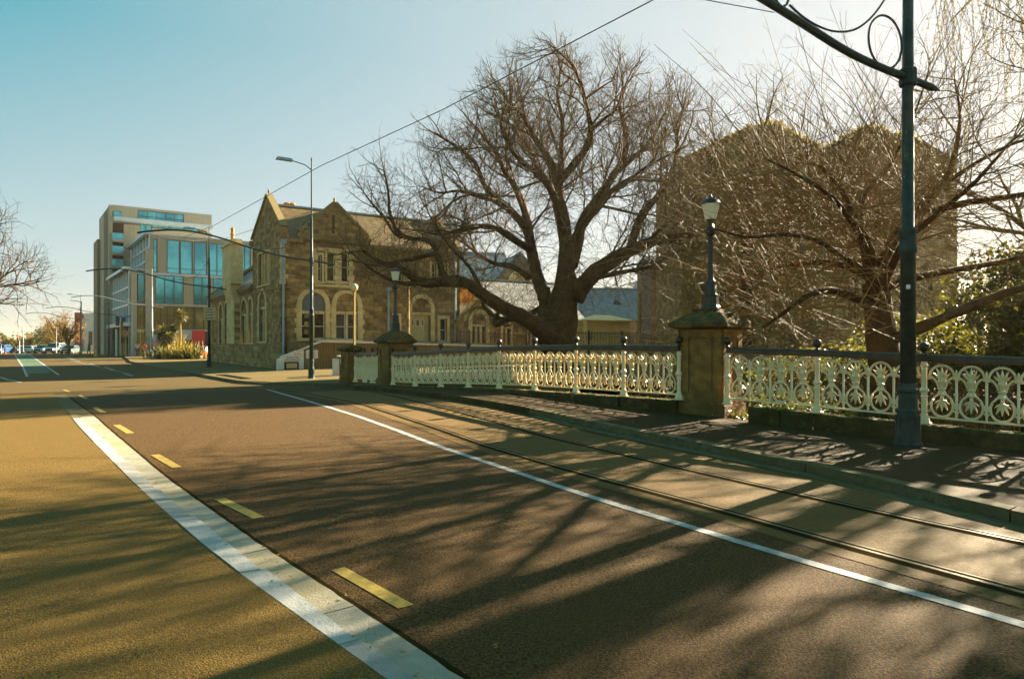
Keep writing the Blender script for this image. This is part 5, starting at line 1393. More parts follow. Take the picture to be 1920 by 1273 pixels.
# white building with rust panel
p = P3(141, HY, 150); t = thing('white_walled_building', 'plain white building with a tall rust red panel, far down the street', 'building', (p.x, p.y, -1.6), R(8))
k = 150/F; m = MB(); m.box(14.5*k,40*k,0,14,0,1.6+EYE+(HY-587)*k); m.build('wall', M['white_wall'], t)
m = MB(); m.box(0,14.4*k,-.3,.6,0+2,1.6+EYE+(HY-586)*k); m.build('rust_panel', M['rust_panel'], t)
m = MB(); m.box(-10*k,0,.2,8,0,1.6+EYE+(HY-625)*k); m.build('low_wall', M['white_wall'], t)
m = MB(); m.box(24*k,30*k,-.2,-.01,2.5,5.5); m.build('shopfront', M['win_dark'], t)
# ------------------------------------------------------------------ trees
def rvec(rng): return Vector((rng.gauss(0,1), rng.gauss(0,1), rng.gauss(0,1)))
def along(pts, t):
    k = len(pts)-1; x = min(k-1e-6, max(0, t*k)); i = int(x); return pts[i]+(pts[i+1]-pts[i])*(x-i), (pts[i+1]-pts[i]).normalized()
def plen(pts): return sum((b-a).length for a, b in zip(pts, pts[1:]))
def spawn(out, pts, r0, r1, lv, P, rng, t0=.15):
    """side shoots along a stem of level lv"""
    if lv+1 >= P['max']: return
    L = plen(pts); n = L*P['dens'][lv]; n = int(n)+(1 if rng.random() < n-int(n) else 0)
    az = rng.random()*6.28
    for i in range(n):
        t = t0+(1-t0)*((i+rng.random())/n); p, d = along(pts, t); az += 2.4+rng.uniform(-.5,.5)
        ref = Vector((0,0,1)) if abs(d.z) < .9 else Vector((1,0,0)); u = d.cross(ref).normalized(); v = d.cross(u)
        side = u*math.cos(az)+v*math.sin(az); a = R(rng.uniform(*P['ang'][lv]))
        nd = (d*math.cos(a)+side*math.sin(a)+Vector((0,0,P['lift'][lv]))).normalized()
        cl = rng.uniform(*P['len'][lv])*(1-P['taper'][lv]*t)
        if P.get('env'):
            c, rad = P['env']; e = p+nd*cl-c; q = math.sqrt((e.x/rad[0])**2+(e.y/rad[1])**2+(e.z/rad[2])**2)
            if q > 1: cl *= max(.25, 1-1.6*(q-1)); 
            if q > 1.25: continue
        if P.get('floor') is not None and (p+nd*cl).z < P['floor']: nd.z = abs(nd.z)
        rr = min(r0+(r1-r0)*t, P['rad'][lv]*(.6+.8*rng.random()))*.85
        grow(out, p, nd, cl, max(rr, P['rmin']), lv+1, P, rng)
def grow(out, p, d, L, r, lv, P, rng):
    k = P['segs'][lv]; pts = [p.copy()]; sl_ = L/k; wob = P['wob'][lv]; tr = P['trop'][lv]
    for i in range(k):
        d = (d+rvec(rng)*wob+Vector((0,0,tr))).normalized(); p = p+d*sl_; pts.append(p)
    r1 = max(P['rmin']*.7, r*P['rt'][lv])
    out[min(lv, len(out)-1)].append((pts, r, r1, lv))
    spawn(out, pts, r, r1, lv, P, rng, .12)
def emit(lst, O, sides, mb=None):
    mb = mb or MB()
    for pts, r0, r1, lv in lst:
        k = len(pts)-1; mb.tube([p-O for p in pts], [r0+(r1-r0)*i/k for i in range(k+1)], sides[min(lv, len(sides)-1)], cap=lv < 1)
    return mb
def smooth_path(pts, n=3):
    """Catmull-Rom through (Vector, radius)"""
    out = []
    for i in range(len(pts)-1):
        p0, p1, p2, p3 = pts[max(i-1,0)], pts[i], pts[i+1], pts[min(i+2,len(pts)-1)]
        for j in range(n):
            t = j/n
            f = lambda a,b,c,d: .5*((2*b)+(c-a)*t+(2*a-5*b+4*c-d)*t*t+(-a+3*b-3*c+d)*t*t*t)
            out.append((Vector([f(p0[0][k],p1[0][k],p2[0][k],p3[0][k]) for k in range(3)]), p1[1]+(p2[1]-p1[1])*t))
    out.append(pts[-1]); return out
def gnarl(mb, path, O, sides=12, amp=.06):
    n0 = len(mb.v); mb.tube([p-O for p, r in path], [r for p, r in path], sides)
    for i in range(n0, len(mb.v)):
        x, y, z = mb.v[i]; q = (i-n0)//sides; c = path[min(q, len(path)-1)][0]-O; r = path[min(q, len(path)-1)][1]
        nn = noise.noise(Vector((x*1.8, y*1.8, z*.8)))+.5*noise.noise(Vector((x*5, y*5, z*2)))
        dx = Vector((x,y,z))-c; dx = dx*(1+amp*nn*2.2); mb.v[i] = tuple(c+dx)
def limb_tree(name, label, Y, limbs, P, seed, mats, base_px, group=None, zbase=-.6, twig=None, trunk_sides=12):
    rng = random.Random(seed); O = P3(base_px, HY, Y); O.z = zbase
    t = thing(name, label, 'tree', O, 0, group); out = [[] for _ in range(P['max'])]
    tr = None; P0 = P
    for L in limbs:
        P = dict(P0, env=None) if L.get('free') else P0
        pts = [(P3(a, b, Y+dy), w_/2*Y/F*P.get('wk',.54)*(1.42 if L.get('trunk') else 1)) for a, b, dy, w_ in L['p']]
        path = smooth_path(pts, 3); mb = MB(); big = path[0][1] > .12
        if big: gnarl(mb, path, O, trunk_sides if path[0][1] > .3 else 9, .10)
        else: mb.tube([p-O for p, r in path], [r for p, r in path], 7)
        o = mb.build('trunk' if L.get('trunk') else 'limb', mats[0], t if tr is None else tr, smooth=True)
        if tr is None: tr = o
        if not L.get('bare'):
            pp = [p for p, r in path]; lv = L.get('lv', 0)
            spawn(out, pp, path[0][1], path[-1][1], lv, P, rng, L.get('t0', .25))
            # the limb's tip carries on as a fork
            dd = (pp[-1]-pp[-2]).normalized()
            for k in range(2): grow(out, pp[-1], (dd+rvec(rng)*.3).normalized(), P['tip'], max(path[-1][1]*.8, P['rmin']), min(lv+1, P['max']-2), P, rng)
    if P.get('shoots'):
        for L in limbs:
            pts = [(P3(a, b, Y+dy), w_/2*Y/F*P.get('wk',.54)) for a, b, dy, w_ in L['p']]; pp = [p for p, r in pts]
            n = int(plen(pp)*P['shoots'])
            for i in range(n):
                tt = rng.random(); p, dd = along(pp, tt); rr = pts[min(len(pts)-1, int(tt*(len(pts)-1)))][1]*.9
                sd_ = (rvec(rng)-dd*.2).normalized(); q0 = p+sd_*rr
                grow(out, q0, (sd_+Vector((0,0,rng.uniform(-.5,.6)))).normalized(), rng.uniform(.5,1.7), rng.uniform(.009,.017), 3 if rng.random() < .75 else 2, dict(P, env=None, floor=.4, trop=[0,0,-.03,-.05,-.04]), rng)
    S = [8,6,5,3,3,3]
    if out[1]: emit(out[1], O, S).build('branches', mats[1], t, smooth=True)
    mb = MB()
    for lst in out[2:3]: emit(lst, O, S, mb)
    if mb.v: mb.build('branchlets', mats[1], t)
    mb = MB()
    for lst in out[3:]: emit(lst, O, S, mb)
    if mb.v: mb.build('twigs', mats[2], t)
    return t, out
# ---- the great bare tree across the river
def D_(d0, *a): return [(x, y, d0*(i/(len(a)-1)), w) for i, (x, y, w) in enumerate(a)]
YT = 33.0
limbs = [
 dict(trunk=True, bare=True, p=[(1046,700,0,96),(1046,655,0,84),(1050,610,0,80),(1056,570,0,74),(1060,535,0,56),(1060,500,0,36),(1058,470,0,14)]),
 dict(bare=True, p=[(1030,655,-.3,60),(1015,620,-.5,52),(1022,575,-.4,44),(1018,540,-.3,44)]),
 dict(p=[(1045,635,0,64),(1015,618,-.8,58),(985,598,-1.6,50),(940,576,-2.4,44),(900,548,-3.0,40),(870,530,-3.4,36),(835,527,-3.7,33),(800,531,-3.9,32),(775,520,-4.1,26),(745,500,-4.3,20),(715,492,-4.6,13),(680,470,-4.8,8)], t0=.4, lv=1, free=1),
 dict(p=[(835,527,-3.7,26),(826,500,-3.6,22),(818,470,-3.5,20),(805,452,-3.4,18),(780,448,-3.4,15),(752,442,-3.4,15),(738,420,-3.3,13),(730,395,-3.3,10),(728,360,-3.3,7),(720,320,-3.3,4)], lv=1, free=1, t0=.35),
 dict(p=[(752,446,-3.4,13),(735,432,-3.2,9),(722,410,-3.0,8),(700,385,-2.9,6),(680,358,-2.8,4)], lv=1, free=1, t0=.2),
 dict(p=[(818,475,-3.5,16),(780,484,-3.9,14),(740,492,-4.2,11),(705,498,-4.6,8),(668,490,-4.9,4)], lv=1, free=1, t0=.2),
 dict(p=[(790,530,-3.9,20),(760,532,-4.2,14),(725,522,-4.5,11),(690,500,-4.9,6),(655,470,-5.2,4)], lv=1, free=1, t0=.2),
 dict(p=[(900,540,-3,18),(880,500,-3.2,12),(850,470,-3.5,8),(820,430,-4,5)], lv=2, t0=.2),
 dict(p=[(1020,560,-.2,50),(1008,520,.3,44),(998,480,.8,40),(992,440,1.4,36),(985,400,1.9,30),(968,355,2.4,24),(945,320,2.8,19),(930,285,3.1,15),(905,255,3.4,10),(880,225,3.6,5)]),
 dict(p=[(1060,520,0,60),(1063,470,.2,56),(1056,420,.4,52),(1048,370,.6,46),(1044,335,.8,38),(1030,300,.9,26),(1005,262,.9,20),(985,225,.8,15),(955,190,.7,10),(930,160,.6,5)]),
 dict(p=[(1046,345,.8,28),(1052,310,.7,22),(1052,270,.6,18),(1055,225,.6,14),(1045,180,.6,11),(1050,140,.6,7),(1045,95,.6,4)], t0=.1),
 dict(p=[(1050,340,.8,32),(1075,310,.2,28),(1098,280,-.4,24),(1108,245,-.8,20),(1100,200,-1.1,16),(1090,160,-1.3,13),(1075,125,-1.4,10),(1050,100,-1.5,6),(1030,85,-1.5,3)]),
 dict(p=[(1104,250,-.8,17),(1130,225,-1.0,12),(1155,205,-1.2,9),(1168,160,-1.3,6),(1165,125,-1.4,3)]),
 dict(p=[(1078,560,0,70),(1100,528,-.3,64),(1130,500,-.6,56),(1165,478,-1.0,46),(1200,462,-1.4,38),(1240,450,-1.8,32),(1285,444,-2.2,24),(1330,432,-2.6,16),(1370,410,-3,8)]),
 dict(p=[(1072,500,.4,44),(1084,450,.9,38),(1092,415,1.3,36),(1122,370,1.7,31),(1150,330,2.0,28),(1172,288,2.2,22),(1172,240,2.3,17),(1162,200,2.3,13),(1175,160,2.3,6)]),
 dict(p=[(1160,318,2.0,20),(1195,290,2.3,16),(1225,255,2.5,13),(1245,215,2.7,8),(1262,180,2.8,4)]),
 dict(p=[(1180,474,-1.0,34),(1192,430,-1.0,28),(1210,395,-.9,24),(1240,360,-.8,20),(1262,315,-.7,17),(1270,275,-.7,14),(1268,235,-.7,10),(1288,200,-.7,5)]),
 dict(p=[(1215,455,-1.6,20),(1245,425,-2,15),(1280,390,-2.4,12),(1310,350,-2.8,8),(1335,305,-3,4)]),
 dict(p=[(998,470,.8,30),(968,452,.0,26),(935,430,-.8,22),(900,424,-1.5,18),(865,430,-2.2,13),(830,440,-2.8,8),(800,436,-3.1,4)]),
 dict(p=[(996,450,1.2,32),(975,415,1.6,27),(950,390,1.9,24),(925,372,2.1,22),(905,340,2.3,20),(890,305,2.4,17),(862,280,2.5,13),(835,262,2.6,9),(805,245,2.6,4)]),
 dict(p=[(930,376,2.0,17),(895,368,1.2,14),(860,358,.6,10),(825,362,0,7),(790,350,-.4,3)]),
 dict(p=[(992,520,.3,26),(960,500,1.5,20),(930,495,2.5,16),(900,480,3.3,12),(872,455,4,7),(850,430,4.4,4)]),
 dict(p=[(1040,370,.6,28),(1022,335,1.6,24),(1000,300,2.6,20),(985,265,3.4,15),(970,225,4,10),(985,180,4.3,5)]),
 dict(p=[(1058,440,.4,30),(1050,400,-1.2,26),(1030,350,-2.2,22),(1000,320,-3,18),(965,290,-3.6,13),(940,240,-4,8),(945,200,-4.2,4)]),
 dict(p=[(1068,460,.2,30),(1095,420,-1.2,26),(1125,385,-2.2,22),(1150,355,-2.8,17),(1190,330,-3.3,12),(1225,300,-3.8,7),(1240,265,-4,4)]),
 dict(p=[(1080,530,.3,30),(1120,520,1.4,22),(1170,510,2.3,17),(1220,500,3.2,12),(1260,480,4,7),(1290,465,4.5,4)]),
 dict(p=[(990,600,-1.3,26),(970,590,-.6,22),(930,610,-.1,16),(935,585,.5,14),(960,575,1,8)], bare=True),
 dict(p=[(1020,575,.4,24),(990,590,.9,20),(960,600,1.4,18),(925,592,1.9,15),(905,570,2.3,10),(908,545,2.5,5)], lv=2),
]
Pm = dict(max=5, segs=[6,6,5,4,3], wob=[.05,.13,.16,.2,.24], trop=[0,.05,.06,.05,.04], dens=[2.05,2.6,3.3,3.5], ang=[(30,70),(30,65),(28,60),(25,60)],
   lift=[.12,.10,.06,.04], len=[(2.0,4.4),(1.0,2.3),(.5,1.2),(.25,.55)], taper=[.35,.35,.3,.2], rad=[.060,.026,.0115,.007], rt=[.4,.35,.4,.5,.6], rmin=.0055, tip=1.35,
   env=(P3(1048,385,YT), (7.8,6.6,6.7)), floor=1.9)
Pm['shoots'] = 10
limb_tree('bare_tree', 'great spreading bare tree with low left limb behind the balustrade, centre of view', YT, limbs, Pm, 11, (M['dark_bark'], M['bark'], M['bark_twig']), 1046)
# ---- smaller bare tree behind, between great tree and the creeper hall
YT2 = 37.0
limbs = [dict(trunk=True, bare=True, p=[(1400,660,0,40),(1398,520,0,34),(1400,420,0,28),(1405,330,0,20),(1420,260,0,14)]),
 dict(p=[(1405,330,0,14),(1425,260,.5,11),(1440,220,.6,9),(1450,180,.6,5)]), dict(p=[(1402,400,0,14),(1370,330,-.5,10),(1345,280,-.8,8),(1335,230,-1,4)]),
 dict(p=[(1405,380,0,12),(1350,340,1,9),(1310,300,1.5,7),(1290,250,2,3)]), dict(p=[(1410,380,0,14),(1460,310,-.8,10),(1500,250,-1,7),(1510,200,-1,3)])]
P2 = dict(Pm, shoots=0); P2.update(env=(P3(1400,300,YT2),(5.5,3,4.6)), dens=[1.0,1.7,2.3,2.2], max=5, floor=2)
limb_tree('bare_tree', 'slender bare tree whose top rises just above the creeper clad gable', YT2, limbs, P2, 12, (M['dark_bark'], M['bark'], M['bark_twig']), 1400)
# ---- near bare tree on the right with long pale wands
YN = 16.0
limbs = [
 dict(trunk=True, bare=True, p=[(1668,760,0,66),(1662,700,0,56),(1656,650,0,52),(1650,600,0,50),(1644,560,0,48),(1640,530,0,40)]),
 dict(p=[(1644,560,0,40),(1632,500,-.1,34),(1622,455,-.2,30),(1605,420,-.3,24),(1590,385,-.4,18),(1570,345,-.5,12),(1535,310,-.6,8)], t0=.3),
 dict(p=[(1640,545,0,34),(1655,490,.2,28),(1690,430,.5,26),(1735,380,.8,24),(1770,340,1.0,20),(1790,290,1.2,13),(1800,220,1.4,8),(1790,150,1.6,5)], t0=.3),
 dict(p=[(1625,450,-.2,24),(1610,400,.2,20),(1625,360,.5,16),(1660,320,.8,13),(1690,270,1.0,9),(1720,200,1.2,6),(1745,120,1.3,3)]),
 dict(p=[(1650,585,0,26),(1620,568,-.3,24),(1580,550,-.7,20),(1545,545,-1.0,17),(1505,560,-1.3,13),(1465,590,-1.6,9),(1430,615,-1.9,5)], lv=1),
 dict(p=[(1645,530,0,24),(1600,505,.3,20),(1555,492,.6,16),(1500,495,.9,13),(1440,505,1.2,9),(1390,530,1.4,5)], lv=1),
 dict(p=[(1640,520,0,20),(1590,490,-.5,16),(1530,450,-1.1,12),(1470,440,-1.7,9),(1400,445,-2.2,6),(1330,425,-2.6,3)], lv=1),
 dict(p=[(1660,640,0,30),(1700,625,-.5,27),(1760,600,-1.2,25),(1820,575,-1.7,23),(1880,552,-2.1,20),(1950,530,-2.4,14),(2030,500,-2.6,8)], lv=1),
 dict(p=[(1665,540,.1,22),(1700,525,.3,20),(1770,510,.6,18),(1840,498,.9,16),(1920,480,1.2,12),(2000,440,1.5,6)], lv=1),
 dict(p=[(1740,400,.8,22),(1790,385,.4,20),(1850,375,0,17),(1920,365,-.4,14),(2000,350,-.7,8)], lv=1),
 dict(p=[(1770,345,1.0,13),(1840,300,.6,10),(1900,270,.3,8),(1990,240,0,5)], lv=1),
 dict(p=[(1650,560,0,22),(1668,510,-.8,20),(1700,450,-1.6,17),(1760,400,-2.2,13),(1830,340,-2.8,9),(1900,260,-3.2,4)]),
 dict(p=[(1625,470,-.2,18),(1600,420,-1.2,15),(1560,370,-2.0,11),(1500,330,-2.7,7),(1440,300,-3.2,3)]),
]
Pn = dict(max=5, segs=[7,8,7,5,3], wob=[.05,.07,.07,.10,.12], trop=[0,.02,-.004,-.01,0], dens=[3.6,3.2,2.6,2.6], ang=[(35,75),(25,60),(25,60),(25,60)],
   lift=[.10,.12,.08,.02], len=[(1.8,3.6),(.9,2.2),(.35,.9),(.10,.26)], taper=[.4,.35,.3,.2], rad=[.020,.010,.006,.004], rt=[.4,.3,.35,.5,.6], rmin=.0028, tip=1.3,
   env=(P3(1660,430,YN)+Vector((.3,0,0)), (5.6,4.2,5.2)), floor=.2)
Pn['wk'] = .72
tn, on = limb_tree('bare_tree', 'near bare tree with long glinting wands, right of the large pillar behind the balustrade', YN, limbs, Pn, 21, (M['dark_bark'], M['pale_twig'], M['pale_twig']), 1662, zbase=-1.6)
# long arching wands reaching left and up out of that crown
rng = random.Random(5); mb = MB(); O = tn.location
W_ = [[(1560,340),(1480,250),(1400,180),(1340,110),(1278,55)],[(1600,300),(1520,230),(1460,190),(1380,150),(1310,100)],[(1580,360),(1490,330),(1420,300),(1380,290),(1270,310)],
 [(1570,370),(1500,300),(1440,250),(1380,230),(1290,225)],[(1640,260),(1590,180),(1530,120),(1490,70)],[(1590,340),(1560,250),(1540,160),(1560,60)],[(1540,440),(1450,420),(1380,360),(1300,350)],
 [(1600,400),(1520,340),(1450,310),(1380,300),(1305,320)],[(1500,480),(1420,450),(1350,430),(1290,440),(1240,470)],[(1480,560),(1400,540),(1330,540),(1260,545),(1120,540)],[(1650,300),(1640,200),(1600,120),(1575,40)],
 [(1690,270),(1760,200),(1830,150),(1905,60)],[(1790,230),(1850,200),(1920,190)],[(1440,600),(1380,570),(1320,590),(1270,640)],[(1780,300),(1760,220),(1700,150),(1680,60)]]
extra = [[] for _ in range(5)]
for wv in W_:
    dy = rng.uniform(-2.5,1.5); pts = smooth_path([(P3(a, b, YN+dy-i*.12), .010-.0018*i) for i, (a, b) in enumerate(wv)], 4)
    mb.tube([p-O for p, r in pts], [max(.003,r) for p, r in pts], 5)
    spawn(extra, [p for p, r in pts], .01, .004, 2, Pn, rng, .05)
for lst in extra: emit(lst, O, [5,5,5,3,3], mb)
cr = random.Random(19)
for k in range(330):
    sx, sy = cr.uniform(1400,1760), cr.uniform(320,640); p = P3(sx, sy, YN+cr.uniform(-1.5,2.0)); a_ = cr.uniform(R(95),R(215)) if cr.random() < .72 else cr.uniform(R(-30),R(80))
    dd = Vector((math.cos(a_)*1.15, cr.uniform(-.5,.5), math.sin(a_)*.85+.12)).normalized(); L = cr.uniform(2.0,4.6); pts = [p.copy()]; q_ = p.copy()
    for i in range(8): dd = (dd+rvec(cr)*.05+Vector((0,0,-.035))).normalized(); q_ = q_+dd*L/8; pts.append(q_)
    if pts[-1].z < .6: continue
    r0 = cr.uniform(.008,.014); mb.tube([p_-O for p_ in pts], [r0*(1-.8*i/8)+.002 for i in range(9)], 5)
    ex2 = [[] for _ in range(5)]; spawn(ex2, pts, r0, .003, 2, Pn, cr, .15)
    for lst in ex2: emit(lst, O, [5,5,5,3,3], mb)
mb.build('wands', M['pale_twig'], tn)

# ---- generic twiggy trees
def free_tree(name, label, base, H, seed, mats, spread=.5, group=None, stems=5, dens=(1.4,1.9,2.2,2.0), maxlv=5, rm=.006, trunk_r=.2, low=.25, lift=.15, droop=0, scale_len=1.0, cat='tree', env=None):
    rng = random.Random(seed); O = Vector(base); t = thing(name, label, cat, O, 0, group); k = H/10.0*scale_len
    P = dict(max=maxlv, segs=[7,6,5,4,3], wob=[.07,.12,.16,.2,.24], trop=[.02,.04+droop,.05+droop,.04+droop,.03], dens=[d/k for d in dens], ang=[(30,65),(30,60),(28,60),(25,60)],
       lift=[lift,.10,.06,.04], len=[(2.2*k,3.8*k),(1.1*k,2.1*k),(.5*k,1.1*k),(.25*k,.55*k)], taper=[.5,.4,.35,.2], rad=[.08*k,.035*k,.016*k,.010*k], rt=[.3,.35,.4,.5,.6], rmin=rm, tip=1*k, env=env, floor=O.z+H*.12)
    out = [[] for _ in range(5)]
    tr = smooth_path([(O-Vector((0,0,.5)), trunk_r*1.2), (O+Vector((rng.uniform(-.1,.1),0,H*low*.5)), trunk_r), (O+Vector((rng.uniform(-.2,.2),rng.uniform(-.2,.2),H*low)), trunk_r*.9)], 3)
    m = MB(); gnarl(m, tr, O, 9, .08); trp = m.build('trunk', mats[0], t, smooth=True); top = tr[-1][0]
    for s in range(stems):
        a = 6.28*s/stems+rng.uniform(-.4,.4); tilt = spread*rng.uniform(.35,1.2) if s else .1
        d = Vector((math.cos(a)*math.sin(tilt), math.sin(a)*math.sin(tilt), math.cos(tilt)))
        grow(out, top-Vector((0,0,rng.uniform(0,.25)*H*low)), d, H*(1-low)*rng.uniform(.62,.92), trunk_r*.6, 0, P, rng)
    m = emit(out[0], O, [8]); m.build('limb', mats[0], t, smooth=True)
    m = MB()
    for l in out[1:]: emit(l, O, [6,5,4,3,3], m)
    m.build('crown', mats[1], t)
    return t, out
# left edge tree, its crown just entering the picture
free_tree('bare_tree', 'bare mauve twigged tree at the left edge of the view across the road', (-39.9, 44.0, -.3), 15.5, 31, (M['mauve_twig'], M['mauve_twig']), spread=.95, trunk_r=.28, rm=.008, dens=(2.2,2.6,2.8,2.6), stems=8)
# two trees standing to the right, whose branches shade the road
free_tree('bare_tree', 'bare river bank tree beyond the right edge of the view', (15.2, 12.5, -1.2), 12.0, 41, (M['dark_bark'], M['bark_twig']), spread=.85, trunk_r=.26, group='bank trees out of view', dens=(1.5,2.0,2.0,1.2), maxlv=5)
free_tree('bare_tree', 'tall bare river bank tree farther off, beyond the right edge of the view', (20.5, 22.5, -1.2), 14.5, 43, (M['dark_bark'], M['bark_twig']), spread=.85, trunk_r=.30, group='bank trees out of view', dens=(1.5,2.0,2.0,1.2), maxlv=5)
# ---- leafy masses
def leaf_cloud(mb, c, rad, n, s, rng, lump=1.0, shell=.35):
    k = 0
    while k < n:
        v = rvec(rng).normalized(); r = (shell+(1-shell)*rng.random())
        q = Vector((v.x*rad[0]*r, v.y*rad[1]*r, v.z*rad[2]*r)); w_ = noise.noise((c+q)*lump*.7)+.5*noise.noise((c+q)*lump*1.9)
        if w_ < -.08+.3*(r-.7): continue
        p = c+q*(1+.15*w_); a = rvec(rng).normalized()*s*rng.uniform(.6,1.3); b = a.cross(rvec(rng)).normalized()*s*rng.uniform(.4,.8)
        mb.v += [tuple(p-a), tuple(p+b), tuple(p+a), tuple(p-b)]; i = len(mb.v)-4; mb.f.append((i,i+1,i+2,i+3)); k += 1
def leafy(name, label, base, blobs, n, s, mt, seed, trunk=True, group=None, cat='tree', lump=1.0, tmat='bark'):
    rng = random.Random(seed); O = Vector(base); t = thing(name, label, cat, O, 0, group)
    tot = sum(b[3]*b[4]*b[5] for b in blobs); m = MB()
    for b in blobs:
        c = Vector(b[:3]); k = int(n*(b[3]*b[4]*b[5])/tot); leaf_cloud(m, c, b[3:6], k, s, rng, lump)
    tm_ = MB(); top = Vector(blobs[0][:3])
    if trunk:
        tm_.tube([Vector((0,0,-.5)), Vector((0,0,top.z*.4)), top*.9], [.16*s/.12+.02,.12,.04], 7)
        for b in blobs[1:]: tm_.tube([Vector((0,0,top.z*.35)), Vector(b[:3])*.9], [.07,.02], 5)
        tm_.build('trunk', M[tmat], t)
    m.build('crown' if trunk else 'foliage', M[mt], t)
    return t
# evergreen mass at the right edge, and undergrowth on the river bank
b = P3(1890, HY, 21); leafy('evergreen_tree', 'bright yellow green evergreen at the right edge behind the bare branches', (b.x+.8, b.y, -1.4), [(0,0,4.6,2.6,2.2,1.6),(-1.4,.5,3.2,1.7,1.8,1.3),(1.5,-.4,3.3,1.9,1.8,1.6),(0,-.6,2.0,2.6,1.5,1.3)], 15000, .085, 'leaf_yellow', 51, lump=1.4)
b = P3(1820, HY, 24); leafy('bank_shrub', 'olive shrub mass behind the bare tree, right of the green pole', (b.x, b.y, -1.2), [(0,0,1.9,3.4,1.6,1.5),(-2.5,0,1.4,2.0,1.5,1.1),(2.8,0,2.6,2.2,1.6,1.8)], 16000, .08, 'leaf_olive', 52, False, cat='shrub', lump=1.5)
b = P3(1560, HY, 22); leafy('bank_shrub', 'green shrub behind the trunk of the near bare tree', (b.x, b.y, -1.3), [(0,0,1.5,2.6,1.3,1.4),(-2.2,.3,1.2,1.6,1.2,.9),(2.0,.4,1.9,1.6,1.2,1.3)], 10000, .07, 'leaf_olive', 53, False, cat='shrub', lump=1.6)
b = P3(1440, HY, 17.0); leafy('bank_shrub', 'low leafy shrub showing through the ironwork right of the large pillar', (b.x, b.y-.6, -1.2), [(0,0,.9,1.5,.7,.65),(1.4,-.2,1.0,1.1,.6,.6)], 3200, .05, 'leaf_dark', 54, False, cat='shrub', lump=2)
leafy('bank_shrub', 'dark leafy shrub behind the railing bay left of the green pole', (6.6, 14.2, -1.5), [(0,0,.8,.8,.4,.6)], 1500, .045, 'leaf_dark', 55, False, cat='shrub', lump=2)
leafy('bank_shrub', 'dark bramble mass behind the balustrade at the right edge', (10.2, 12.4, -1.5), [(0,0,.6,1.6,.7,.9),(1.6,-1.2,.8,1.5,.8,.8)], 4200, .05, 'leaf_dark', 56, False, cat='shrub', lump=2)
leafy('bank_shrub', 'yellow green weeds behind the long balustrade', (1.2, 18.6, -.6), [(0,0,.3,1.0,.5,.5),(1.6,-1.6,.3,1.1,.5,.5),(-1.6,2.0,.3,1.1,.5,.5),(-3,3.8,.3,1.0,.5,.4)], 4200, .045, 'leaf_yellow', 57, False, cat='shrub', lump=2)
# dense evergreen beyond the right edge: its shade covers the near corner of the road
leafy('evergreen_tree', 'dark evergreen beyond the right edge of the view', (16.3, 15.2, -1.0), [(0,0,8.4,2.3,2.2,2.2),(1.8,-2.6,7.8,2.2,2.2,2.4),(3.6,-5.0,7.4,2.6,2.4,2.6)], 4500, .11, 'leaf_dark', 58, lump=.8)
leafy('evergreen_tree', 'dark evergreen mass filling the bank behind the low right limbs', (19.5, 27.5, -1.2), [(0,0,3.0,3.4,2.0,2.6),(-3.6,0,2.2,2.6,1.8,1.9),(3.8,0,3.6,3.2,2.0,3.0)], 15000, .12, 'leaf_olive', 59, lump=1.2)
# brambles: fine twig tangle on the bank under the near tree
rng = random.Random(8); t = thing('bramble', 'tangle of bare brambles and saplings on the bank under the near bare tree', 'brambles', (7,16,-1.5)); t2 = None
out = [[] for _ in range(5)]; O = Vector((7,16,-1.5))
for k in range(230):
    x = rng.uniform(4.2, 15.5); p = Vector((x, 12.6+(15.5-x)*.42+rng.uniform(3.0,8.5), -1.6)); 
    if p.x/p.y > .83: continue
    grow(out, p, (Vector((0,0,1))+rvec(rng)*.35).normalized(), rng.uniform(1.6,3.6), .014, 2, dict(Pn, dens=[2,2,3.2,2.0], len=[(1,2),(1,2),(.6,1.3),(.2,.5)], env=None), rng)
m = MB()
for l in out: emit(l, O, [5,4,3,3,3], m)
o = m.build('stems', M['pale_twig'], t, kind='stuff')
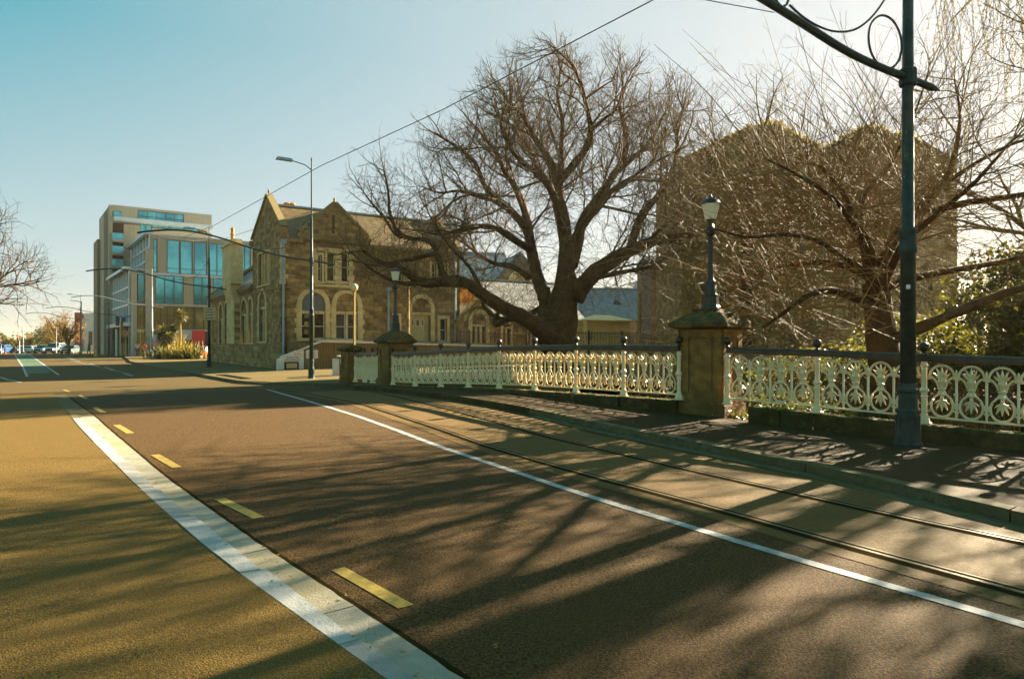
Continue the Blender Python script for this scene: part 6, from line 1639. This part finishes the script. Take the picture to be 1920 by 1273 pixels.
# willow strands hanging into the top right corner
def willow():
    rng = random.Random(77); O = Vector((16.2, 19.0, -1.4)); t = thing('willow_tree', 'weeping willow whose thin yellowish strands hang into the top right corner', 'tree', O)
    m = MB(); m.tube([Vector((0,0,-.4)),Vector((.1,0,3)),Vector((.2,.1,8)),Vector((.1,0,13.0))], [.42,.36,.28,.15], 10)
    m.build('trunk', M['dark_bark'], t, smooth=True)
    lm = MB(); st = MB(); lf_ = MB()
    for k in range(30):
        a = rng.uniform(0, 6.28); L = rng.uniform(1.8, 4.3); z0 = rng.uniform(10, 12.8)
        pts = [Vector((0,0,z0)), Vector((math.cos(a)*L*.35, math.sin(a)*L*.35, z0+2.2)), Vector((math.cos(a)*L*.75, math.sin(a)*L*.75, z0+3.0)), Vector((math.cos(a)*L, math.sin(a)*L, z0+2.4))]
        lm.tube(pts, [.10,.07,.04,.02], 6)
        for j in range(13):
            p, d = along(pts, rng.uniform(.3,1)); h = rng.uniform(1.8,5.6); k_ = 6; q = p.copy(); sp = [q]
            dr = Vector((rng.uniform(-.2,.2), rng.uniform(-.2,.2), .15))
            for i in range(k_):
                dr = (dr+Vector((rng.gauss(0,.05),rng.gauss(0,.05),-.30))); q = q+dr.normalized()*h/k_; sp.append(q)
            st.tube(sp, [.008,.007,.006,.005,.004,.004,.003], 3, cap=False)
            for i in range(int(h*10)):
                c, d2 = along(sp, rng.uniform(.1,1)); v = (Vector((rng.gauss(0,.5),rng.gauss(0,.5),-1))).normalized()*rng.uniform(.06,.12); b_ = v.cross(rvec(rng)).normalized()*.014
                lf_.v += [tuple(c), tuple(c+v*.5+b_), tuple(c+v), tuple(c+v*.5-b_)]; n = len(lf_.v)-4; lf_.f.append((n,n+1,n+2,n+3))
    lm.build('limb', M['dark_bark'], t); st.build('strands', M['tan_twig'], t); lf_.build('leaves', M['willow'], t)
willow()
# ---- distant street trees
def far(px, Y, z=-1.0): p = P3(px, HY, Y); return (p.x, p.y, z)
free_tree('street_tree', 'tan bare plane tree in front of the rust red panel, far along the street', far(118,122,-.5), 8.2, 61, (M['bark'], M['tan_twig']), spread=.9, trunk_r=.25, rm=.02, dens=(2.2,2.6,2.6,1.6), maxlv=4, low=.2)
free_tree('street_tree', 'small bare tree with dark crooked trunk beside the parked grey car', far(128,108,-.4), 5.4, 62, (M['bark'], M['bark_twig']), spread=.8, trunk_r=.22, rm=.016, dens=(2.0,2.4,2.2,1.5), maxlv=4, low=.3)
free_tree('street_tree', 'pale bare tree behind the left cars', far(50,150,-1), 4.4, 63, (M['bark'], M['tan_twig']), spread=.9, trunk_r=.2, rm=.02, dens=(2.2,2.6,2.6,1.6), maxlv=4, low=.2)
k = 0
for (px, Y, h, wd, mt, lab) in ((88,160,8.2,5.2,'leaf_olive','olive leafed tree left of the tan plane tree far down the street'),(104,140,7.2,4.0,'leaf_gold','autumn yellow tree behind the silver car'),(66,170,5.4,4.0,'leaf_dark','dark round tree beyond the left cars'),
    (20,150,4.2,3.2,'leaf_gold','golden shrub tree at the left edge of the street'),(3,140,5.2,3.2,'leaf_olive','tall olive tree at the very left edge'),(132,160,5.6,3.2,'leaf_dark','dark tree directly left of the rust red panel'),(42,190,4.6,5,'leaf_olive','distant olive tree behind the red signal'),
    (-30,150,7,6,'leaf_olive','olive tree just beyond the left edge'),(-70,140,8,7,'leaf_olive','large olive tree beyond the left edge')):
    b = far(px, Y, -1.6); k += 1
    leafy('street_tree', lab, b, [(0,0,h*.62,wd*.5,wd*.5,h*.36),(-wd*.4,0,h*.42,wd*.42,wd*.4,h*.3),(wd*.4,.3,h*.45,wd*.42,wd*.4,h*.3)], 1500, .24, mt, 70+k, group='leafy trees far down the street', lump=.6)
# far hedge and tree belt that closes the street and the horizon
rng = random.Random(9); m = MB(); O = Vector((0,260,-3))
for k in range(150):
    x = -330+k*5.2+rng.uniform(-2,2); y = 260+rng.uniform(-12,12)-abs(x)*.1; h = rng.uniform(4,8.0)
    leaf_cloud(m, Vector((x, y-260, h*.5+.5)), (5,4,h*.6), 130, .5, rng, .3, .6)
t = m.build('tree_belt', M['leaf_olive'], None, kind='stuff'); t.location = O; t['label'] = 'far belt of trees closing the end of the street'; t['category'] = 'tree belt'
# grass tufts and ivy on the bank edge behind the plinth
rng = random.Random(10); m = MB()
for k in range(9000):
    i = rng.randrange(len(BNR)+len(BAL)-2); seg = (BAL+BNR); a, b_ = Vector(seg[i]), Vector(seg[i+1]); c = a+(b_-a)*rng.random(); dd = (b_-a).normalized(); s = Vector((-dd.y, dd.x, 0))
    if s.x < 0: s = -s
    off = rng.uniform(.22,2.4); z = c.z-.25-off*.42+rng.uniform(0,.22); p = c+s*off; p.z = z; v = (Vector((0,0,1))+rvec(rng)*.7).normalized()*rng.uniform(.06,.20); w_ = v.cross(rvec(rng)).normalized()*rng.uniform(.012,.035)
    m.v += [tuple(p-w_), tuple(p+w_), tuple(p+v+w_*.3), tuple(p+v-w_*.3)]; n = len(m.v)-4; m.f.append((n,n+1,n+2,n+3))
o = m.build('bank_weeds', M['leaf_olive'], None, kind='stuff'); o['label'] = 'weeds and ivy on the bank edge behind the balustrade'; o['category'] = 'weeds'
# ------------------------------------------------------------------ people, cars, signals, small street things
def person(label, px, fy, hgt, shirt, trousers, facing, stride=.18):
    b = U(px, fy, .12); t = thing('person', label, 'person', b, facing); k = hgt/1.75
    J = {'pelvis':(0,0,.95,.15),'chest':(0,0,1.28,.17),'neck':(0,0,1.48,.065),'head':(0,.02,1.62,.105),'top':(0,.02,1.70,.07),
         'hL':(-.10,0,.88,.10),'kL':(-.10,stride*.6,.50,.065),'fL':(-.10,stride,.08,.05),'tL':(-.10,stride+.14,.04,.035),
         'hR':(.10,0,.88,.10),'kR':(.10,-stride*.2,.50,.065),'fR':(.10,-stride,.10,.05),'tR':(.10,-stride+.14,.04,.035),
         'sL':(-.20,0,1.40,.065),'eL':(-.25,-.04,1.13,.045),'wL':(-.24,.06,.90,.035),'mL':(-.23,.10,.81,.03),'sR':(.20,0,1.40,.065),'eR':(.25,-.02,1.13,.045),'wR':(.24,.12,.93,.035),'mR':(.23,.17,.85,.03)}
    E = [('pelvis','chest'),('chest','neck'),('neck','head'),('head','top'),('pelvis','hL'),('hL','kL'),('kL','fL'),('fL','tL'),('pelvis','hR'),('hR','kR'),('kR','fR'),('fR','tR'),('chest','sL'),('sL','eL'),('eL','wL'),('wL','mL'),('chest','sR'),('sR','eR'),('eR','wR'),('wR','mR')]
    def skin(names, name, mt, grow_=0.0, root='pelvis'):
        ks = list(names); idx = {n:i for i,n in enumerate(ks)}; me = bpy.data.meshes.new(name)
        me.from_pydata([Vector(J[n][:3])*k for n in ks], [(idx[a],idx[b_]) for a,b_ in E if a in idx and b_ in idx], [])
        o = bpy.data.objects.new(name, me); COL.objects.link(o)
        md = o.modifiers.new('s','SKIN'); sv = me.skin_vertices[0].data
        for n in ks: r = (J[n][3]+grow_)*k; sv[idx[n]].radius = (r, r*.8 if n in ('pelvis','chest') else r); sv[idx[n]].use_root = (n == root)
        o.modifiers.new('b','SUBSURF').levels = 1
        dg = bpy.context.evaluated_depsgraph_get(); me2 = bpy.data.meshes.new_from_object(o.evaluated_get(dg)); bpy.data.objects.remove(o)
        me2.materials.clear(); me2.materials.append(mt); o = bpy.data.objects.new(name, me2); COL.objects.link(o); o.parent = t
        for p_ in me2.polygons: p_.use_smooth = True
        return o
    skin(list(J), 'body', M['skin'])
    skin(['pelvis','chest','sL','eL','sR','eR'], 'shirt', M[shirt], .022)
    skin(['pelvis','hL','kL','fL','hR','kR','fR'], 'trousers', M[trousers], .018)
    MB().sphere((0,-.01,1.68*k), .115*k, 10, 6, 1.0).build('hair', M['hair'], t, smooth=True)
    return t
person('pedestrian in pale grey top and blue jeans walking away by the traffic signals', 257.5, 668.3, 1.78, 'shirt_grey', 'trousers_blue', R(25))
person('pedestrian in red top and dark trousers beside the pale pier', 270.5, 668.3, 1.72, 'shirt_red', 'trousers_dark', R(20))
person('dark clothed pedestrian far left of the office building', 167, 664, 1.7, 'trousers_dark', 'trousers_dark', R(100))

def car(label, px, gy, rz, paint, wd=1.85, L=4.4, H=1.5, lights=False, suv=False, Y=None):
    b = U(px, gy, 0.0); t = thing('car', label, 'car', b, rz, 'cars at the far end of the street')
    # side profile along y (front at -y), lofted across x with tumblehome
    hb_ = .62*H if not suv else .58*H; f = -L/2
    prof = [(f,.35),(f+.02,.55*H*.8),(f+.25,hb_*.92),(f+1.15,hb_),(f+1.75,H*.97),(f+2.3,H),(L/2-1.0,H*.98),(L/2-.35,hb_+.06),(L/2-.02,hb_*.9),(L/2,.38),(L/2-.1,.22),(f+.1,.22)]
    m = MB(); n = len(prof)
    for s, w_ in ((-1,1),(1,1)):
        for y, z in prof:
            x = s*wd/2*(1 if z < hb_+.02 else .80 if z > H*.9 else .9); m.v.append((x, y, z))
    for tr_ in tessellate_polygon([[Vector((a,b_,0)) for a,b_ in prof]]): m.f += [tuple(tr_), tuple(n+i for i in reversed(tr_))]
    for i in range(n): j = (i+1)%n; m.f.append((i,j,n+j,n+i))
    o = m.build('body', M[paint], t); fixnormals(o)
    bv = o.modifiers.new('bevel','BEVEL'); bv.width = .05; bv.segments = 2
    gl = MB(); w2 = wd/2*.80
    gl.add([(-w2*1.05,f+1.18,hb_+.02),(w2*1.05,f+1.18,hb_+.02),(w2*.95,f+1.74,H*.94),(-w2*.95,f+1.74,H*.94)],[(0,1,2,3)])
    gl.v = [(x, y-.03, z+.02) for x,y,z in gl.v]; gl.build('windscreen', M['car_glass'], t)
    gl = MB().add([(-w2*.95,L/2-.95,H*.94),(w2*.95,L/2-.95,H*.94),(w2,L/2-.38,hb_+.1),(-w2,L/2-.38,hb_+.1)],[(0,1,2,3)]); gl.v = [(x, y+.03, z+.03) for x,y,z in gl.v]; gl.build('rear_window', M['car_glass'], t)
    for s in (-1,1):
        gl = MB().add([(s*wd/2*.955,f+1.3,hb_+.05),(s*wd/2*.955,L/2-.5,hb_+.08),(s*wd/2*.835,L/2-1.05,H*.92),(s*wd/2*.835,f+1.85,H*.92)],[(0,1,2,3)]); gl.build('side_window', M['car_glass'], t)
        for y in (f+.85, L/2-.85):
            wl = MB(); k = 16; 
            for xx in (s*(wd/2-.2), s*(wd/2+.01)):
                for i in range(k): wl.v.append((xx, y+.32*math.cos(6.283*i/k), .32+.32*math.sin(6.283*i/k)))
            wl.f = [(i,(i+1)%k,k+(i+1)%k,k+i) for i in range(k)]+[tuple(range(k)), tuple(range(k,2*k))]; wo_ = wl.build('wheel', M['tyre'], t)
            rm = MB().lathe([(.18,0),(.16,.02)], n=10); rm.v = [(s*(wd/2+.012)+s*c*.3, y+a, .32+b_) for a,b_,c in rm.v]; rm.build('rim', M['steel_grey'], wo_)
        hl = MB().sphere((s*(wd/2-.28), f-.0, hb_*.72), .13, 8, 5, .7); hl.build('headlight', M['lit_head'] if lights else M['headlight'], t)
        MB().obox((s*(wd/2+.08), f+1.4), .16,.1,hb_+.02,hb_+.16,0).build('mirror', M[paint], t)
    MB().box(-wd*.27,wd*.27,f-.03,f+.01,.42,hb_*.80).build('grille', M['tyre'], t)
    MB().box(-.26,.26,f-.04,f-.031,.34,.44).build('number_plate', M['white_render'], t)
    return t
car('silver sport utility car with lit headlights coming towards the crossing', 104.5, 662.9, R(10), 'car_silver', 1.95, 4.6, 1.75, True, True)
car('low teal car left of the silver utility car', 82, 662.6, R(10), 'car_teal', 1.75, 4.3, 1.4)
car('grey car parked right of the silver utility car', 132.5, 662.8, R(12), 'car_grey', 1.78, 4.3, 1.35)
car('white car seen beyond the start of the cycle lane', 62, 661.9, R(80), 'car_white', 1.75, 4.3, 1.25)
car('small pale car between the cycle lane lines', 42, 661.9, R(40), 'car_white', 1.7, 4.0, 1.2)
car('blue car at the left edge of the street', 3, 662.4, R(10), 'car_blue', 1.8, 4.4, 1.45)
car('orange car parked beyond the flax garden beside the stone building', 381, 674.5, R(-20), 'car_orange', 1.75, 4.0, 1.45)
car('dark blue car parked behind the orange car under the red sign', 366, 668.5, R(-65), 'car_blue', 1.85, 4.5, 1.55)

# traffic signals
def signal(label, px, gy, top_py, heads, red=False, pr=.085, sign=False, pm='yellow_pole', hz=1.0):
    b = U(px, gy, .12); Yk = b.y/F; H = EYE+(HY-top_py)*Yk-b.z; t = thing('traffic_signal', label, 'traffic signal', b, 0, 'traffic signals at the crossing')
    MB().lathe([(pr*1.3,0),(pr*1.3,.1),(pr,.14),(pr,H)], n=8).build('post', M[pm], t)
    for dx, zc_, rz in heads:
        m = MB(); m.obox((dx,-.12), .36*hz, .26, H+zc_-.55*hz, H+zc_+.55*hz, rz); o = m.build('signal_head', M['signal_black'], t)
        m = MB(); m.obox((dx,-.20), .46*hz, .03, H+zc_-.62*hz, H+zc_+.62*hz, rz); m.build('backboard', M['signal_black'], o)
        for i, zz in enumerate((.34,0,-.34)):
            m = MB(); 
            for k in range(10): a0, a1 = math.pi*k/10, math.pi*(k+1)/10; m.bar((dx+.13*math.cos(a0),-.34,H+zc_+zz*hz+.13*math.sin(a0)),(dx+.13*math.cos(a1),-.34,H+zc_+zz*hz+.13*math.sin(a1)),.22,.01)
            m.build('visor', M['signal_black'], o)
            MB().lathe([(.11,0),(.07,.03)], (0,0,0), 8).build('lens', M['lit_red'] if red and i == 0 else M['win_dark'], o)
            l = [c for c in bpy.data.objects if c.parent == o and c.name.startswith('lens')][-1]; l.rotation_euler = (R(90),0,0); l.location = (dx,-.26,H+zc_+zz*hz)
    if sign:
        Z0 = EYE+(HY-625)*Yk-b.z; m = MB().lathe([(.42,0),(.42,.03)], (0,0,0), 20); o = m.build('sign_disc', M['sign_face'], t); o.rotation_euler = (R(90),0,R(15)); o.location = (0,-.16,Z0)
        m = MB(); 
        for i in range(20): a0, a1 = 6.283*i/20, 6.283*(i+1)/20; m.bar((.38*math.cos(a0),.38*math.sin(a0),.035),(.38*math.cos(a1),.38*math.sin(a1),.035),.07,.02)
        m.bar((-.26,.26,.037),(.26,-.26,.037),.07,.02); m.build('red_ring', M['red_sign'], o)
        m = MB(); m.bar((-.15,-.2,.034),(-.15,.12,.034),.07,.02); m.bar((-.15,.12,.034),(.14,.12,.034),.07,.02); m.build('arrow', M['black_text'], o)
    return t
signal('tall yellow signal post with two black heads left of the piers', 226.5, 667, 603.5, [(-.35,.1,R(-15)),(.45,.05,R(20))])
signal('shorter yellow signal post carrying a no turning disc and two black heads', 236.5, 667, 632, [(-.32,-.4,0),(.38,-.4,R(10))], sign=True, hz=.7)
signal('far signal showing a red light at the left of the street', 36, 662.3, 637, [(0,.2,R(10))], red=True, pr=.05, pm='steel_grey', hz=.75)
signal('small signal at the very left edge of the street', 2, 663, 643, [(0,.2,R(10))], red=True, pr=.06, pm='steel_grey', hz=.8)
# white posts, street name sign, lamp columns
def post(name, label, px, gy, top_py, r, mt, cat='post', group=None):
    b = U(px, gy, .12); H = EYE+(HY-top_py)*b.y/F-b.z; t = thing(name, label, cat, b, 0, group); MB().lathe([(r*1.4,0),(r*1.4,.25),(r,.3),(r*.8,H)], n=8).build('shaft', M[mt], t); return t, H, b
t, H, b = post('white_post', 'plain white post left of the yellow signal', 218, 667.5, 618, .10, 'white_render')
t, H, b = post('street_name_post', 'slim pale post carrying a blue street name blade', 247.5, 667.8, 560, .09, 'steel_grey', 'street sign')
z = EYE+(HY-593.5)*b.y/F-b.z; MB().box(-1.5,-.1,-.03,.03,z-.12,z+.12).build('name_blade', M['blue_sign'], t)
t, H, b = post('pale_post', 'pale post with small cross plate between the two walkers', 263.5, 668, 622, .07, 'timber')
MB().box(-.35,.35,-.04,.04,H-.1,H+.12).build('cross_plate', M['sign_face'], t)
t, H, b = post('lamp_column', 'tall thin street light column in front of the glass corner', 246, 667.0, 470, .085, 'steel_grey', 'street light', 'tall thin street lights')
m = MB().tube([(0,0,H-.1),(-1.2,-.1,H+.15),(-1.9,-.1,H+.2)], .04, 5); m.build('light_arm', M['steel_grey'], t)
t, H, b = post('lamp_column', 'tall thin street light column rising beside the red panel', 152.5, 663.3, 565, .08, 'steel_grey', 'street light', 'tall thin street lights')
MB().tube([(0,0,H-.1),(-1.6,-.1,H+.15)], .05, 5).build('light_arm', M['steel_grey'], t)
for px, top, lab in ((36.5,605,'distant light column over the red signal'),(43.5,612,'distant light column right of the red signal'),(105.5,612,'white light column behind the silver car')):
    post('lamp_column', lab, px, 662, top, .07, 'steel_grey', 'street light', 'distant light columns')
for i, (px, lab) in enumerate(((178.5,'left bollard by the office colonnade'),(344,'pale timber bollard at the front of the flax garden'),(366,'pale timber bollard at the right end of the flax garden'))):
    post('bollard', lab, px, 669 if i == 0 else 673, 655 if i == 0 else 655, .13, 'timber', 'bollard', 'bollards')
# red cones
for i, (px, lab) in enumerate(((9,'red road cone nearest the left edge'),(234,'orange cone at the foot of the signal posts'))):
    b = U(px, 663.5 if i == 0 else 667.5, .02); t = thing('road_cone', lab, 'cone', b, 0, 'road cones'); m = MB().lathe([(.30,0),(.30,.05),(.22,.06),(.05,.95)], n=10); m.build('cone', M['red_sign'] if i == 0 else M['orange_text'], t)
    MB().lathe([(.165,.35),(.125,.55)], n=10).build('white_band', M['white_render'], t)

# flax garden with cabbage trees
gd = U(325, 672, .12)
def flax(label, px, gy, n, h, mt, seed, dx=1.0):
    rng = random.Random(seed); b = U(px, gy, .12); t = thing('flax_plant', label, 'flax', b, 0, 'flax plants of the corner garden'); m = MB()
    for k in range(n):
        a = rng.random()*6.28; tl = rng.uniform(.15,1.1); L = h*rng.uniform(.7,1.15); c = Vector((rng.gauss(0,.35)*dx, rng.gauss(0,.3), 0)); d = Vector((math.cos(a)*math.sin(tl), math.sin(a)*math.sin(tl), math.cos(tl))); w_ = Vector((-math.sin(a), math.cos(a), 0))*.045
        p1 = c+d*L*.55; p2 = c+d*L*.9+Vector((0,0,-.12*L*tl)); p3 = c+d*L*1.1+Vector((0,0,-.38*L*tl)); i = len(m.v)
        m.v += [tuple(c-w_), tuple(c+w_), tuple(p1-w_), tuple(p1+w_), tuple(p2-w_*.7), tuple(p2+w_*.7), tuple(p3)]; m.f += [(i,i+1,i+3,i+2),(i+2,i+3,i+5,i+4),(i+4,i+5,i+6)]
    m.build('blades', M[mt], t); return t
flax('dark green flax at the left end of the corner garden', 297, 670.5, 160, 1.3, 'leaf_olive', 1, 2.0)
flax('tall bright yellow flax in the middle of the corner garden', 325, 670.5, 260, 3.0, 'leaf_gold', 2, 1.4)
flax('broad yellow green flax at the front of the corner garden', 316, 672.5, 260, 1.5, 'leaf_yellow', 3, 2.5)
flax('yellow flax at the right of the corner garden', 345, 673, 240, 1.8, 'leaf_gold', 4, 2.4)
flax('low green flax near the orange car', 358, 673.5, 160, 1.3, 'leaf_yellow', 5, 1.8)
def cabbage(label, px, gy, top_py, r, mt, seed, heads=1):
    rng = random.Random(seed); b = U(px, gy, .12); H = EYE+(HY-top_py)*b.y/F-b.z; t = thing('cabbage_tree', label, 'palm like tree', b, 0, 'cabbage trees of the corner garden')
    MB().tube([(0,0,0),(.05,0,H*.5),(0,0,H)], [.13,.09,.08], 7).build('trunk', M['tan_twig'], t); m = MB()
    for h_ in range(heads):
        c0 = Vector((rng.uniform(-.5,.5)*(h_>0), rng.uniform(-.3,.3), H-h_*.7))
        for k in range(230):
            v = rvec(rng).normalized(); v.z = v.z*.8+.1; L = r*rng.uniform(.7,1.1); w_ = v.cross(Vector((0,0,1))).normalized()*.05; p1 = c0+v*L*.6; p2 = c0+v*L+Vector((0,0,-L*.25)); i = len(m.v)
            m.v += [tuple(c0-w_*.5), tuple(c0+w_*.5), tuple(p1-w_), tuple(p1+w_), tuple(p2)]; m.f += [(i,i+1,i+3,i+2),(i+2,i+3,i+4)]
    m.build('crown', M[mt], t)
cabbage('tallest cabbage tree with one round head in the corner garden', 338, 671, 590, 1.15, 'leaf_olive', 11)
cabbage('cabbage tree with dark head in front of the shop glazing', 325, 671, 615, .95, 'leaf_dark', 12, 2)
cabbage('low wide cabbage tree left in the corner garden', 305, 671, 622, 1.5, 'leaf_olive', 13, 2)
cabbage('small cabbage tree over the middle of the garden', 316, 672, 632, 1.1, 'leaf_yellow', 14)

# ------------------------------------------------------------------ pieces that can be told apart become parts of their own
SPLIT = {'quoin','corbel','cornice','dark_inset_block','side_wall','kneeler','chimney_pot','fin','colonnade_pier','grate_bar','string_course','door_panel','lettering_line','window_ledge','buttress_quoin','finial','corner_pier'}
def split_loose(o):
    me = o.data; nv = len(me.vertices); par = list(range(nv))
    def f(i):
        while par[i] != i: par[i] = par[par[i]]; i = par[i]
        return i
    for e_ in me.edges:
        a, b = f(e_.vertices[0]), f(e_.vertices[1])
        if a != b: par[a] = b
    groups = {}
    for i in range(nv): groups.setdefault(f(i), []).append(i)
    if len(groups) < 2 or len(groups) > 120: return
    faces = {}
    for p in me.polygons: faces.setdefault(f(p.vertices[0]), []).append(tuple(p.vertices))
    nm = o.name.split('.')[0]; first = True
    for k, vs in groups.items():
        idx = {v: i for i, v in enumerate(vs)}; m2 = bpy.data.meshes.new(nm)
        m2.from_pydata([tuple(me.vertices[v].co) for v in vs], [], [tuple(idx[v] for v in fc) for fc in faces.get(k, [])]); m2.materials.append(me.materials[0])
        if first: o.data = m2; first = False
        else: n = o.copy(); n.data = m2; COL.objects.link(n)
for o in list(bpy.data.objects):
    if o.type == 'MESH' and o.parent and o.name.split('.')[0] in SPLIT: split_loose(o)
for o in bpy.data.objects:      # twigs and leaves nobody could pick apart
    if o.type == 'MESH' and o.parent and o.name.split('.')[0] in {'twigs','branchlets','crown','wands','strands','leaves','foliage','blades','branches'}: o['kind'] = 'stuff'

# ------------------------------------------------------------------ warm volume added to stand in for a veil of lens flare
hzm = bpy.data.materials.new('flare veil'); hzm.use_nodes = True; hn = hzm.node_tree; hn.nodes.clear()
ho = hn.nodes.new('ShaderNodeOutputMaterial'); pv = hn.nodes.new('ShaderNodeVolumePrincipled')
pv.inputs['Color'].default_value = (.97, .86, .62, 1); pv.inputs['Density'].default_value = .0003; pv.inputs['Anisotropy'].default_value = .55
hn.links.new(pv.outputs[0], ho.inputs['Volume'])
hz = MB().box(-2600, 2600, -80, 4100, -9, 26).build('veil', hzm); hz['kind'] = 'stuff'
